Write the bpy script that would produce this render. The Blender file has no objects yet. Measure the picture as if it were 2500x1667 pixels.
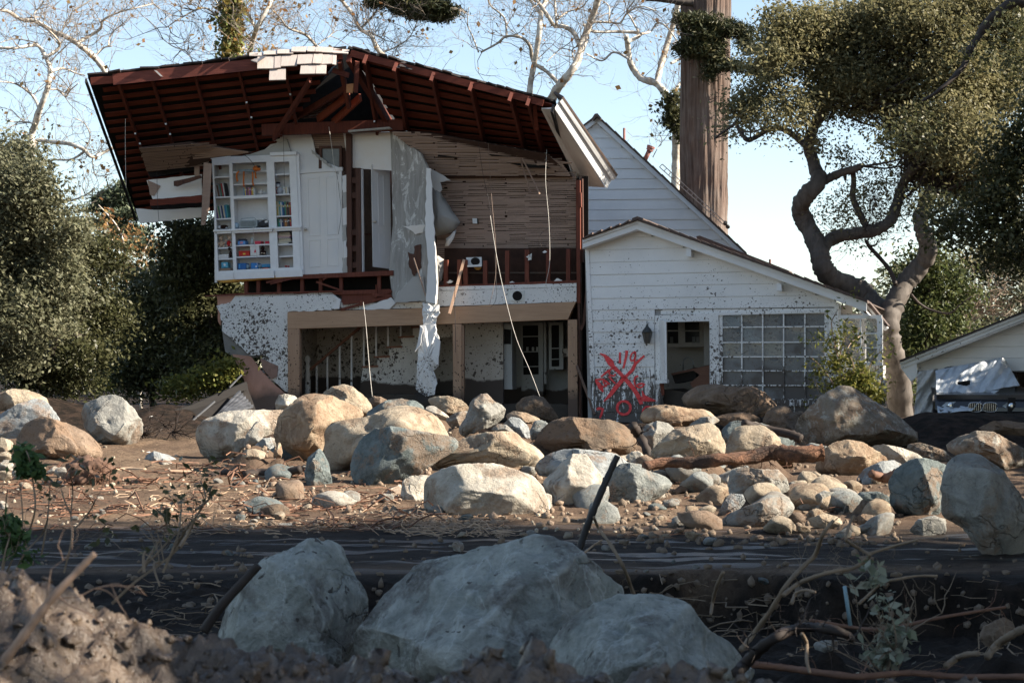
import bpy, bmesh, math, random
import numpy as np
from mathutils import Vector, Matrix

random.seed(7)
rng = np.random.default_rng(7)
SC = bpy.context.scene
COL = SC.collection
R = math.radians

# ------------------------------------------------------------------ camera, sky, sun, exposure
FPX, CAMH, HX, HY = 4167.0, 1.6, 1250.0, 900.0      # focal length in photo pixels, eye height, horizon point
cam = bpy.data.cameras.new('camera')
cam.lens = 60.0
cam.sensor_width = 36.0
cam.shift_y = (HY - 833.5) / 2500.0
cam.clip_start = 0.1
cam.clip_end = 3000
cam.dof.use_dof = True
cam.dof.focus_distance = 25.0
cam.dof.aperture_fstop = 8.0
camo = bpy.data.objects.new('camera', cam)
COL.objects.link(camo)
camo.location = (0, 0, CAMH)
camo.rotation_euler = (R(90), 0, 0)
SC.camera = camo

SUN_EL, SUN_AZ = 33.0, -8.0          # azimuth measured from +X towards +Y
w = bpy.data.worlds.new('World')
SC.world = w
w.use_nodes = True
wn = w.node_tree
bg = wn.nodes['Background']
sky = wn.nodes.new('ShaderNodeTexSky')
sky.sky_type = 'NISHITA'
sky.sun_disc = False
sky.sun_elevation = R(SUN_EL)
sky.sun_rotation = R(90 - SUN_AZ)
sky.air_density = 1.0
sky.dust_density = 0.25
sky.ozone_density = 1.0
sgm = wn.nodes.new('ShaderNodeGamma')      # evens out the hazy winter sky
sgm.inputs[1].default_value = 0.82
wn.links.new(sky.outputs[0], sgm.inputs[0])
wn.links.new(sgm.outputs[0], bg.inputs[0])
bg.inputs[1].default_value = 0.092

sl = bpy.data.lights.new('sun', 'SUN')
sl.energy = 5.0
sl.angle = R(0.53)
sl.color = (1.0, 0.9, 0.76)
so = bpy.data.objects.new('sun', sl)
COL.objects.link(so)
sd = Vector((math.cos(R(SUN_EL)) * math.cos(R(SUN_AZ)), math.cos(R(SUN_EL)) * math.sin(R(SUN_AZ)), math.sin(R(SUN_EL))))
so.rotation_euler = (-sd).to_track_quat('-Z', 'Y').to_euler()
so.location = (40, 10, 40)

SC.view_settings.view_transform = 'Standard'
SC.view_settings.look = 'None'
SC.view_settings.gamma = 1
SC.view_settings.exposure = 1.72
SC.view_settings.use_curve_mapping = False
SC.cycles.max_bounces = 6
SC.cycles.transparent_max_bounces = 12


# ------------------------------------------------------------------ photo pixel + depth -> world point
def W(px, py, Y):
    return Vector(((px - HX) * Y / FPX, Y, CAMH - (py - HY) * Y / FPX))


class Plane:
    """a vertical facade seen at (px0, depth Y0) on its left and (px1, Y1) on its right"""
    def __init__(s, px0, Y0, px1, Y1):
        a = Vector(((px0 - HX) * Y0 / FPX, Y0, 0))
        b = Vector(((px1 - HX) * Y1 / FPX, Y1, 0))
        s.u = (b - a).normalized()
        s.n = Vector((-s.u.y, s.u.x, 0))            # away from the camera
        s.k = a.dot(s.n)

    def __call__(s, px, py, off=0.0):
        t = (px - HX) / FPX
        Y = (s.k + off) / (t * s.n.x + s.n.y)
        return W(px, py, Y)


# ------------------------------------------------------------------ numpy gradient noise
_perm = rng.permutation(256)
_perm = np.concatenate([_perm, _perm, _perm])
_grad = rng.normal(size=(256, 3))
_grad /= np.linalg.norm(_grad, axis=1)[:, None]


def pnoise(p):
    p = np.asarray(p, float)
    i = np.floor(p).astype(int)
    f = p - i
    u = f * f * f * (f * (f * 6 - 15) + 10)
    i &= 255
    out = 0
    for dx in (0, 1):
        for dy in (0, 1):
            for dz in (0, 1):
                h = _perm[_perm[_perm[(i[:, 0] + dx) & 255] + ((i[:, 1] + dy) & 255)] + ((i[:, 2] + dz) & 255)]
                g = _grad[h]
                d = g[:, 0] * (f[:, 0] - dx) + g[:, 1] * (f[:, 1] - dy) + g[:, 2] * (f[:, 2] - dz)
                wgt = (u[:, 0] if dx else 1 - u[:, 0]) * (u[:, 1] if dy else 1 - u[:, 1]) * (u[:, 2] if dz else 1 - u[:, 2])
                out = out + d * wgt
    return out


def fbm(p, octv=4, gain=.5):
    p = np.asarray(p, float)
    a, s, o = 1.0, 0.0, 0.0
    for k in range(octv):
        s = s + a * pnoise(p * (2.03 ** k) + 17.3 * k)
        a *= gain
    return s


# ------------------------------------------------------------------ object plumbing
def origin_of(o):
    v = Vector((0, 0, 0))
    while o is not None:
        v = v + Vector(o.location)
        o = o.parent
    return v


def tag(o, label=None, cat=None, group=None, kind=None):
    if label: o['label'] = label
    if cat: o['category'] = cat
    if group: o['group'] = group
    if kind: o['kind'] = kind
    return o


def empty(name, loc, label=None, cat=None, group=None):
    o = bpy.data.objects.new(name, None)
    o.empty_display_size = .2
    COL.objects.link(o)
    o.location = loc
    return tag(o, label, cat, group)


def link_mesh(name, me, m, parent=None, loc=None):
    o = bpy.data.objects.new(name, me)
    COL.objects.link(o)
    if m is not None and not me.materials:
        me.materials.append(m)
    if parent is not None:
        o.parent = parent
    if loc is not None:
        o.location = loc
    return o


def np_mesh(name, V, F, smooth=False):
    """V (n,3), F (m,k) all the same k"""
    me = bpy.data.meshes.new(name)
    V = np.asarray(V, np.float32)
    F = np.asarray(F, np.int32)
    m, k = F.shape
    me.vertices.add(len(V))
    me.vertices.foreach_set('co', V.ravel())
    me.loops.add(m * k)
    me.loops.foreach_set('vertex_index', F.ravel())
    me.polygons.add(m)
    me.polygons.foreach_set('loop_start', np.arange(0, m * k, k, dtype=np.int32))
    me.polygons.foreach_set('loop_total', np.full(m, k, np.int32))
    if smooth:
        me.polygons.foreach_set('use_smooth', np.ones(m, bool))
    me.update(calc_edges=True)
    return me


class MB:
    def __init__(s):
        s.v, s.f = [], []

    def add(s, vs, fs):
        b = len(s.v)
        s.v += [tuple(x) for x in vs]
        s.f += [tuple(i + b for i in f) for f in fs]
        return s

    def prism(s, pts, vec):
        pts = [Vector(p) for p in pts]
        vec = Vector(vec)
        n = len(pts)
        nrm = Vector((0, 0, 0))
        for i in range(n):
            nrm += pts[i].cross(pts[(i + 1) % n])
        if nrm.dot(vec) > 0:
            pts.reverse()
        fs = [tuple(range(n)), tuple(range(2 * n - 1, n - 1, -1))]
        fs += [(i, i + n, (i + 1) % n + n, (i + 1) % n) for i in range(n)]
        return s.add(pts + [p + vec for p in pts], fs)

    def box(s, c, size, rot=None):
        c = Vector(c)
        x, y, z = [q / 2 for q in size]
        P = [Vector((a * x, b * y, d * z)) for d in (-1, 1) for a, b in ((-1, -1), (1, -1), (1, 1), (-1, 1))]
        if rot is not None: P = [rot @ p for p in P]
        return s.add([c + p for p in P], [(3, 2, 1, 0), (4, 5, 6, 7), (0, 1, 5, 4), (1, 2, 6, 5), (2, 3, 7, 6), (3, 0, 4, 7)])

    def beam(s, a, b, wd, ht, up=(0, 0, 1)):
        a, b = Vector(a), Vector(b)
        d = (b - a)
        L = d.length
        d.normalize()
        up = Vector(up)
        sd = d.cross(up)
        if sd.length < 1e-5: sd = d.cross(Vector((1, 0, 0)))
        sd.normalize()
        up = sd.cross(d)
        m = Matrix((sd, d, up)).transposed()
        return s.box((a + b) / 2, (wd, L, ht), m)

    def tube(s, pts, rad, n=6, cap=True):
        pts = [Vector(p) for p in pts]
        if not hasattr(rad, '__len__'): rad = [rad] * len(pts)
        m = len(pts)
        T = []
        for i in range(m):
            t = pts[min(i + 1, m - 1)] - pts[max(i - 1, 0)]
            T.append(t.normalized() if t.length > 1e-9 else Vector((0, 0, 1)))
        a = T[0].orthogonal().normalized()
        vs, fs = [], []
        for i in range(m):
            a = (a - T[i] * a.dot(T[i]))
            a = a.normalized() if a.length > 1e-6 else T[i].orthogonal().normalized()
            b = T[i].cross(a)
            for k in range(n):
                q = 2 * math.pi * k / n
                vs.append(pts[i] + (a * math.cos(q) + b * math.sin(q)) * rad[i])
        for i in range(m - 1):
            for k in range(n):
                fs.append((i * n + k, i * n + (k + 1) % n, (i + 1) * n + (k + 1) % n, (i + 1) * n + k))
        if cap:
            fs.append(tuple(range(n - 1, -1, -1)))
            fs.append(tuple((m - 1) * n + k for k in range(n)))
        return s.add(vs, fs)

    def lathe(s, c, prof, n=12, rot=None):
        """prof: list of (radius, z)"""
        c = Vector(c)
        vs, fs = [], []
        for r, z in prof:
            for k in range(n):
                q = 2 * math.pi * k / n
                p = Vector((r * math.cos(q), r * math.sin(q), z))
                vs.append(c + (rot @ p if rot is not None else p))
        m = len(prof)
        for i in range(m - 1):
            for k in range(n):
                fs.append((i * n + k, i * n + (k + 1) % n, (i + 1) * n + (k + 1) % n, (i + 1) * n + k))
        fs.append(tuple(range(n - 1, -1, -1)))
        fs.append(tuple((m - 1) * n + k for k in range(n)))
        return s.add(vs, fs)

    def ball(s, c, r, sub=2):
        V, F = ico(sub)
        r = Vector(r) if hasattr(r, '__len__') else Vector((r, r, r))
        return s.add([Vector(c) + Vector((p[0] * r.x, p[1] * r.y, p[2] * r.z)) for p in V], [tuple(f) for f in F])

    def build(s, name, m, parent=None, smooth=False, at=None, bevel=0):
        """links as ONE object; world vertices are moved under the parent's origin. at = own base when top-level"""
        o0 = origin_of(parent) if parent is not None else (Vector(at) if at is not None else Vector((0, 0, 0)))
        me = bpy.data.meshes.new(name)
        me.from_pydata([(x - o0.x, y - o0.y, z - o0.z) for x, y, z in s.v], [], s.f)
        if smooth:
            me.polygons.foreach_set('use_smooth', np.ones(len(me.polygons), bool))
        me.update()
        o = link_mesh(name, me, m, parent, o0 if parent is None else None)
        if bevel:
            bv = o.modifiers.new('bevel', 'BEVEL')
            bv.width = bevel
            bv.segments = 1
            bv.limit_method = 'ANGLE'
        return o


_ico = {}


def ico(sub):
    if sub not in _ico:
        bm = bmesh.new()
        bmesh.ops.create_icosphere(bm, subdivisions=sub, radius=1)
        bm.verts.ensure_lookup_table()
        _ico[sub] = (np.array([v.co[:] for v in bm.verts]), np.array([[v.index for v in f.verts] for f in bm.faces]))
        bm.free()
    return _ico[sub]


def copy_tree(o, parent=None):
    c = o.copy()
    COL.objects.link(c)
    if parent is not None: c.parent = parent
    for ch in list(o.children):
        copy_tree(ch, c)
    return c


# ------------------------------------------------------------------ materials
class NT:
    def __init__(s, name):
        s.m = bpy.data.materials.new(name)
        s.m.use_nodes = True
        s.t = s.m.node_tree
        s.b = s.t.nodes['Principled BSDF']
        s.co = None

    def n(s, typ, **kw):
        nd = s.t.nodes.new('ShaderNode' + typ)
        for k, v in kw.items(): setattr(nd, k, v)
        return nd

    def l(s, a, b):
        s.t.links.new(a, b)

    def coords(s, st=(1, 1, 1), world=False):
        if world:
            src = s.n('NewGeometry').outputs['Position']
        else:
            src = s.n('TexCoord').outputs['Object']
        if tuple(st) == (1, 1, 1): return src
        mp = s.n('Mapping')
        mp.inputs['Scale'].default_value = st
        s.l(src, mp.inputs['Vector'])
        return mp.outputs[0]

    def noise(s, sc, det=5, rough=.6, st=(1, 1, 1), world=False, dist=0):
        nd = s.n('TexNoise')
        nd.inputs['Scale'].default_value = sc
        nd.inputs['Detail'].default_value = det
        nd.inputs['Roughness'].default_value = rough
        nd.inputs['Distortion'].default_value = dist
        s.l(s.coords(st, world), nd.inputs['Vector'])
        return nd.outputs['Fac']

    def voro(s, sc, st=(1, 1, 1), world=False, rnd=1, warp=0.0):
        nd = s.n('TexVoronoi')
        nd.inputs['Scale'].default_value = sc
        nd.inputs['Randomness'].default_value = rnd
        c = s.coords(st, world)
        if warp:
            nz = s.n('TexNoise')
            nz.inputs['Scale'].default_value = sc * 1.3
            nz.inputs['Detail'].default_value = 3
            s.l(c, nz.inputs['Vector'])
            vm = s.n('VectorMath', operation='MULTIPLY_ADD')
            vm.inputs[1].default_value = (warp,) * 3
            s.l(nz.outputs['Color'], vm.inputs[0])
            s.l(c, vm.inputs[2])
            c = vm.outputs[0]
        s.l(c, nd.inputs['Vector'])
        return nd.outputs['Distance']

    def ramp(s, v, lo, hi, a=0.0, b=1.0):
        nd = s.n('MapRange')
        nd.inputs[1].default_value = lo
        nd.inputs[2].default_value = hi
        nd.inputs[3].default_value = a
        nd.inputs[4].default_value = b
        s.l(v, nd.inputs[0])
        return nd.outputs[0]

    def math(s, op, a, b):
        nd = s.n('Math', operation=op)
        for k, x in ((0, a), (1, b)):
            if isinstance(x, (int, float)): nd.inputs[k].default_value = x
            else: s.l(x, nd.inputs[k])
        return nd.outputs[0]

    def z(s):
        sp = s.n('SeparateXYZ')
        s.l(s.n('NewGeometry').outputs['Position'], sp.inputs[0])
        return sp.outputs[2]

    def mix(s, fac, a, b):
        nd = s.n('Mix', data_type='RGBA')
        if isinstance(fac, (int, float)): nd.inputs[0].default_value = fac
        else: s.l(fac, nd.inputs[0])
        for k, x in ((6, a), (7, b)):
            if isinstance(x, tuple): nd.inputs[k].default_value = (*x[:3], 1)
            else: s.l(x, nd.inputs[k])
        return nd.outputs[2]

    def done(s, col, rough=.85, bump=None, bs=.3, bd=.02, spec=.3, metal=0):
        if isinstance(col, tuple): s.b.inputs['Base Color'].default_value = (*col[:3], 1)
        else: s.l(col, s.b.inputs['Base Color'])
        if isinstance(rough, (int, float)): s.b.inputs['Roughness'].default_value = rough
        else: s.l(rough, s.b.inputs['Roughness'])
        s.b.inputs['Specular IOR Level'].default_value = spec
        s.b.inputs['Metallic'].default_value = metal
        if bump is not None:
            bn = s.n('Bump')
            bn.inputs['Strength'].default_value = bs
            bn.inputs['Distance'].default_value = bd
            s.l(bump, bn.inputs['Height'])
            s.l(bn.outputs[0], s.b.inputs['Normal'])
        return s.m


def plain(name, c, rough=.7, var=.25, sc=9, spec=.3, metal=0, st=(1, 1, 1), bump=.15):
    t = NT(name)
    nz = t.noise(sc, st=st)
    d = tuple(x * (1 - var) for x in c)
    e = tuple(min(1, x * (1 + var * .6)) for x in c)
    return t.done(t.mix(t.ramp(nz, .3, .7), d, e), rough, nz, bump, .01, spec, metal)


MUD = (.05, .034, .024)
MUDDRY = (.20, .135, .09)


def rockmat(name, base, light, dark, mud=.5, lichen=None, mudc=(.17, .11, .07), pits=False):
    t = NT(name)
    info = t.n('ObjectInfo')
    co = t.n('TexCoord').outputs['Object']
    vm = t.n('VectorMath', operation='MULTIPLY_ADD')
    t.l(info.outputs['Random'], vm.inputs[0])
    vm.inputs[1].default_value = (37, 11, 23)
    t.l(co, vm.inputs[2])
    cc = vm.outputs[0]

    def nz(sc, det=6, r=.62, dist=0):
        nd = t.n('TexNoise')
        nd.inputs['Scale'].default_value = sc
        nd.inputs['Detail'].default_value = det
        nd.inputs['Roughness'].default_value = r
        nd.inputs['Distortion'].default_value = dist
        t.l(cc, nd.inputs['Vector'])
        return nd.outputs['Fac']
    big, mid, fine = nz(1.6, 5), nz(6, 8, .7, .4), nz(38, 6, .7)
    col = t.mix(t.ramp(big, .3, .7), dark, base)
    col = t.mix(t.ramp(mid, .42, .75), col, light)
    vo = t.n('TexVoronoi', feature='DISTANCE_TO_EDGE')
    vo.inputs['Scale'].default_value = 2.3
    wz = t.n('VectorMath', operation='MULTIPLY_ADD')
    nn = t.n('TexNoise')
    nn.inputs['Scale'].default_value = 3.5
    nn.inputs['Detail'].default_value = 5
    t.l(cc, nn.inputs['Vector'])
    wz.inputs[1].default_value = (.7, .7, .7)
    t.l(nn.outputs['Color'], wz.inputs[0])
    t.l(cc, wz.inputs[2])
    t.l(wz.outputs[0], vo.inputs['Vector'])
    crack = t.math('MULTIPLY', t.ramp(vo.outputs[0], 0, .03, 1, 0), t.ramp(nz(1.1, 3), .48, .6))
    col = t.mix(t.math('MULTIPLY', crack, .7), col, tuple(x * .35 for x in dark))
    if mud > 0:
        mm = t.ramp(t.math('ADD', nz(2.2, 7, .66, .3), t.math('MULTIPLY', fine, .18)), .73 - .3 * mud, .80 - .3 * mud)
        col = t.mix(t.math('MULTIPLY', mm, .85), col, mudc)
    sp = t.math('LESS_THAN', nz(17, 3, .5), .33)
    col = t.mix(t.math('MULTIPLY', sp, .55), col, tuple(x * .45 for x in dark))
    col = t.mix(t.ramp(fine, .35, .75, 0, .48), col, light)
    if pits:
        pv = t.n('TexVoronoi')
        pv.inputs['Scale'].default_value = 6.5
        t.l(wz.outputs[0], pv.inputs['Vector'])
        pm_ = t.math('MULTIPLY', t.math('LESS_THAN', pv.outputs['Distance'], .17), t.ramp(big, .42, .5))
        col = t.mix(t.math('MULTIPLY', pm_, .85), col, (.05, .042, .038))
        vein = t.ramp(t.math('ABSOLUTE', t.math('SUBTRACT', nz(1.7, 6, .6, .8), .5), 0), .0, .014, 1, 0)
        col = t.mix(t.math('MULTIPLY', vein, .5), col, (.46, .48, .46))
        col = t.mix(t.ramp(nz(3.2, 7, .7, .5), .5, .68, 0, .55), col, dark)
    if lichen:
        col = t.mix(t.math('MULTIPLY', t.ramp(nz(7, 9, .75), .53, .58), .8), col, lichen)
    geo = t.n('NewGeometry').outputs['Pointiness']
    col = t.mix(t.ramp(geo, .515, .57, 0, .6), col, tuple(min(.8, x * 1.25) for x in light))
    h = t.math('ADD', t.math('ADD', t.math('MULTIPLY', mid, 1.0), t.math('MULTIPLY', fine, .38)), t.math('MULTIPLY', crack, -.6))
    return t.done(col, .9, h, .85, .055, .2)


RM = {
    'tan': rockmat('rock_tan', (.275, .225, .16), (.38, .325, .25), (.18, .138, .095), .52),
    'pale': rockmat('rock_pale', (.33, .30, .25), (.44, .41, .355), (.22, .195, .155), .42),
    'grey': rockmat('rock_grey', (.205, .198, .178), (.31, .305, .275), (.125, .12, .11), .46),
    'green': rockmat('rock_green', (.145, .158, .148), (.27, .28, .265), (.07, .08, .08), .42),
    'blue': rockmat('rock_blue', (.20, .213, .212), (.31, .322, .32), (.12, .132, .135), .4),
    'brown': rockmat('rock_brown', (.148, .104, .072), (.245, .185, .138), (.08, .054, .038), .62),
    'orange': rockmat('rock_orange', (.255, .19, .125), (.36, .295, .215), (.18, .108, .066), .56, None, (.155, .09, .054)),
    'lichen': rockmat('rock_lichen', (.135, .115, .083), (.25, .22, .185), (.075, .058, .042), .5, (.30, .29, .255)),
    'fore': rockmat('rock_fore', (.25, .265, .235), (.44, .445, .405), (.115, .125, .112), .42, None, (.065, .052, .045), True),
    'mudrock': rockmat('rock_muddy', (.095, .07, .05), (.17, .133, .10), (.052, .037, .027), .6),
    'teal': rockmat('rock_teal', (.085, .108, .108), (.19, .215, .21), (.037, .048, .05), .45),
}

# --- house materials


def wallmat(name, base, spot_sc=11, z_hi=3.0, z_lo=1.0, dens=.3, mudline=None, warm=None, streak=False, st=(1, 1, 1), bump=.1, rough=.65, peel=None):
    """painted surface splashed with mud: drops get denser towards the ground, optional flood line"""
    t = NT(name)
    z = t.z()
    nz = t.noise(1.3, 5)
    col = t.mix(t.ramp(nz, .35, .7), tuple(x * .88 for x in base), base)
    if warm: col = t.mix(t.ramp(t.noise(.9, 4), .45, .7), col, warm)
    if peel:
        col = t.mix(t.ramp(t.noise(2.2, 9, .74, (1.8, 1.8, .7), dist=1.0), .535, .565), col, peel)
    hgt = t.ramp(z, z_lo, z_hi, 1, 0)
    clus = t.ramp(t.noise(1.6, 4), .35, .65, .35, 1.2)
    thr = t.math('MULTIPLY', t.math('MULTIPLY', hgt, clus), dens)
    v1 = t.voro(spot_sc, st, warp=.10)
    m1 = t.math('LESS_THAN', v1, thr)
    v2 = t.voro(spot_sc * 2.3, st, warp=.05)
    m2 = t.math('LESS_THAN', v2, t.math('MULTIPLY', thr, .95))
    msk = t.math('MAXIMUM', m1, m2)
    if peel:
        col = t.mix(t.ramp(t.noise(5, 7, .75, (3, 3, .35)), .40, .62, .45, 0), col, (.13, .12, .11))
    if streak:
        sk = t.noise(9, 6, .75, (2.2, 2.2, .22))
        low = t.ramp(z, .7, 2.35, 1, 0)
        msk = t.math('MAXIMUM', msk, t.math('GREATER_THAN', t.math('ADD', sk, t.math('MULTIPLY', low, .36)), .75))
    gr = t.math('MULTIPLY', t.ramp(t.noise(2.2, 7, .7, (1, 1, .5)), .45, .75), t.ramp(z, z_lo, z_lo + (z_hi - z_lo) * .6, .5, 0))
    col = t.mix(gr, col, (.22, .165, .12))
    col = t.mix(t.math('MULTIPLY', msk, .93), col, MUD)
    if mudline is not None:
        zz = t.math('ADD', z, t.math('MULTIPLY', t.noise(1.1, 5, .55), .45))
        col = t.mix(t.ramp(zz, mudline + .2, mudline + .24, 1, 0), col, (.06, .043, .033))
    return t.done(col, rough, t.noise(60, 3), bump, .004, .35)


MAT = {}
MAT['stucco'] = wallmat('stucco_white', (.78, .77, .74), 13, 4.2, 1.2, .60, bump=.35)
MAT['white_int'] = wallmat('plaster_white', (.80, .79, .77), 9, 2.9, 1.3, .22, warm=(.72, .66, .58))
MAT['white_up'] = wallmat('paint_white_upper', (.74, .74, .74), 9, 1.0, 0.5, .1, warm=(.76, .73, .69))
MAT['trim'] = wallmat('trim_white', (.82, .82, .81), 11, 3.2, .8, .3)
MAT['siding'] = wallmat('siding_white', (.84, .835, .82), 12, 4.3, 1.2, .44, streak=True, bump=.15)
MAT['siding_clean'] = wallmat('siding_clean', (.86, .84, .81), 12, 2.0, .5, .1)
MAT['hall'] = wallmat('hall_wall', (.50, .44, .37), 9, 4.2, 1.4, .42, mudline=1.42)
MAT['kitchen'] = wallmat('kitchen_wall', (.42, .42, .40), 8, 2.4, 1.1, .2, mudline=1.2)
MAT['plaster'] = wallmat('plaster_grey', (.40, .385, .36), 9, 2.6, .8, .35, bump=.6, peel=(.70, .69, .66))
MAT['plaster_rough'] = wallmat('plaster_scratch', (.43, .42, .395), 30, 2.2, .6, .3, bump=.9)
MAT['stair'] = wallmat('stair_white', (.80, .77, .72), 10, 4.2, 1.3, .40, mudline=1.3)
MAT['strip'] = wallmat('plaster_strip', (.80, .79, .77), 16, 2.6, .9, .45, bump=.4)


def wood(name, c, d, st=(1, 1, 14), sc=2.2, rough=.75, splash=0, zs=(1, 3), knots=.0):
    t = NT(name)
    g = t.noise(sc, 7, .65, st, dist=.6)
    col = t.mix(t.ramp(g, .3, .7), d, c)
    col = t.mix(t.ramp(t.noise(1.2, 3), .35, .75, 0, .55), col, d)
    if splash:
        thr = t.math('MULTIPLY', t.ramp(t.z(), zs[0], zs[1], 1, .25), splash)
        m = t.math('LESS_THAN', t.voro(15, warp=.08), thr)
        col = t.mix(m, col, MUD)
        zz = t.math('ADD', t.z(), t.math('MULTIPLY', t.noise(1.4, 4), .5))
        col = t.mix(t.ramp(zz, zs[0] + .3, zs[0] + .5, 1, 0), col, (.12, .08, .06))
    return t.done(col, rough, g, .4, .006, .3)


MAT['header'] = wood('header_wood', (.52, .34, .215), (.38, .235, .145), (1.2, 1, 16), 1.6, splash=.17, zs=(1.0, 3.2))
MAT['postw'] = wood('post_wood', (.46, .30, .195), (.34, .21, .135), (14, 8, 1), 1.6, splash=.3, zs=(1.0, 3.0))
MAT['red'] = wood('redwood', (.185, .040, .020), (.085, .019, .010), (1.2, 5, 14), 2)
MAT['red2'] = wood('redwood_rafter', (.16, .040, .022), (.075, .019, .012), (9, 1, 1), 2)
MAT['redv'] = wood('redwood_stud', (.20, .062, .036), (.10, .026, .016), (12, 8, 1), 2)
MAT['brownv'] = wood('stud_brown', (.13, .06, .04), (.06, .028, .02), (12, 8, 1), 2)
MAT['lath'] = wood('lath_wood', (.40, .285, .22), (.29, .20, .155), (1, 1, 9), 3)
MAT['ply'] = wood('plywood_pink', (.52, .28, .20), (.42, .22, .15), (5, 5, 1), 2, splash=.08)
MAT['felt'] = plain('roof_felt', (.012, .010, .009), .9, .4)
MAT['shingle_dark'] = wood('shingle_dark', (.055, .045, .045), (.028, .022, .022), (14, 3, 3), 3)
MAT['shingle'] = wood('shingle_weathered', (.46, .40, .36), (.33, .28, .25), (16, 3, 1), 3)
MAT['shingle_brown'] = wood('shingle_brown', (.12, .085, .07), (.07, .05, .042), (14, 3, 3), 3)
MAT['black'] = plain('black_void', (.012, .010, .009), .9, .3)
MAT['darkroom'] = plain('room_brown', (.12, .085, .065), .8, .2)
MAT['yellow'] = plain('floor_edge', (.55, .28, .05), .6)
MAT['duct'] = plain('duct_metal', (.45, .46, .47), .4, .2, metal=.7)
MAT['glass_dirty'] = plain('window_dirty', (.13, .135, .13), .3, .3, spec=.5)
MAT['mudin'] = plain('mud_wet', (.035, .026, .020), .45, .4, 5, bump=.5)
MAT['knob'] = plain('knob_metal', (.55, .5, .42), .3, .1, metal=.8)
MAT['wire_pale'] = plain('wire_pale', (.62, .58, .52), .5, .1)
MAT['wire_dark'] = plain('wire_dark', (.03, .025, .025), .6, .1)
MAT['iron'] = plain('iron_black', (.02, .018, .018), .6, .3, bump=.4)
# ================================================================== the torn-open house
FP = Plane(530, 33.2, 1420, 32.0)
hb = FP(980, 1000, 1.0)
house = empty('damaged_house', (hb.x, hb.y, .55), 'white two-storey house torn open at the front, its upper bedroom and red roof timbers exposed', 'house')


def zf(x0, y0, s):
    """reader for points noted in an enlarged view of the photo"""
    return lambda pts: [(x0 + x * s, y0 + y * s) for x, y in pts]


z1 = zf(180, 80, .3061)
z2 = zf(800, 80, .3061)
z4 = zf(900, 450, .23595)
z5 = zf(500, 680, .2551)
z6 = zf(1000, 700, .22957)


def slab(pts, off=0.0, th=.04, mb=None, P=FP):
    mb = mb or MB()
    return mb.prism([P(x, y, off) for x, y in pts], P.n * th)


def rect(x0, y0, x1, y1):
    return [(x0, y0), (x1, y0), (x1, y1), (x0, y1)]


def jag(pts, amp=2.0, step=9, seed=0):
    """break the straight edges of an outline into a torn one"""
    r = random.Random(seed)
    out = []
    n = len(pts)
    for i in range(n):
        a, b = pts[i], pts[(i + 1) % n]
        L = math.hypot(b[0] - a[0], b[1] - a[1])
        k = max(1, int(L / step))
        for j in range(k):
            t = j / k
            q = amp if j else amp * .3
            out.append((a[0] + (b[0] - a[0]) * t + r.uniform(-q, q), a[1] + (b[1] - a[1]) * t + r.uniform(-q, q)))
    return out


# ---- ground floor: stucco wall, plywood, header beam, posts
slab(jag(z5([(300, 152), (1215, 132), (1300, 200), (1290, 292), (1225, 300), (790, 320), (797, 480), (803, 1090), (765, 1080), (640, 960), (690, 935), (700, 835), (540, 768), (600, 742), (430, 738), (165, 500), (150, 340), (112, 262), (245, 222)]), 2.2, 10, 3), -.02, .09).build('front_wall', MAT['stucco'], house)
slab(z5([(165, 502), (432, 742), (560, 750), (300, 760), (195, 700)]), .03, .05).build('wall_backing', plain('stucco_base_grey', (.24, .23, .21), .9, .2), house)
slab(jag(z5([(115, 165), (300, 160), (260, 230), (140, 280), (150, 450), (125, 410)]), 1.2, 10, 4), .03, .03).build('sheathing_panel', MAT['ply'], house)
pl = MB().prism([FP(x, y, o) for (x, y), o in zip(z5([(262, 722), (440, 745), (540, 880), (650, 1000), (770, 1100), (660, 1250), (490, 1252), (420, 1080), (340, 890)]), (-.02, -.02, -.05, -.10, -.14, -.35, -.35, -.22, -.1))], FP.n * .03)
pl.build('torn_sheathing', MAT['ply'], house)
slab(jag(z5([(530, 760), (700, 835), (690, 940), (635, 960), (560, 870)]), 1, 8, 6), -.06, .02).build('torn_paper', plain('building_paper', (.30, .19, .15), .9), house)
slab(z5([(790, 320), (1900, 290), (2080, 282), (3552, 222), (3474, 392), (2352, 434), (2050, 444), (905, 480), (790, 482)]), -.07, .2).build('header_beam', MAT['header'], house, bevel=.006)
for k, (a, b, c, d, q) in enumerate(((702, 731, 802.5, 1015, 731), (1105, 1127, 791.5, 1010, 1127), (1386, 1409, 780.5, 1030, 1411))):
    slab([(a, c), (b, c - .8), (q, d), (a + 1, d)], -.066, .16).build('post', MAT['postw'], house, bevel=.006)
slab(rect(1128, 794, 1132, 1010), -.03, .13).build('post_return', MAT['postw'], house)
slab(jag(z4([(706, 1062), (2150, 1022), (2150, 1214), (712, 1262)]), .5, 25, 8), -.03, .05).build('drywall_band', MAT['stucco'], house)
slab(z5([(1300, 230), (1700, 235), (2080, 225), (2080, 280), (1300, 300)]), -.01, .05).build('drywall_band', MAT['stucco'], house)
slab(z4([(706, 1098), (2150, 1058), (2150, 1064), (706, 1106)]), -.034, .03).build('plaster_seam', MAT['plaster'], house)
# triangular chips and the duct opening in the band
for pts in ([(945, 1125), (995, 1120), (972, 1155)], [(1175, 1112), (1204, 1108), (1188, 1130)]):
    slab(z4(pts), -.036, .02).build('plaster_chip', MAT['plaster'], house)
dc = slab(rect(1239, 709.5, 1281, 735.5), -.04, .03).build('duct_plate', MAT['duct'], house)


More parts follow.
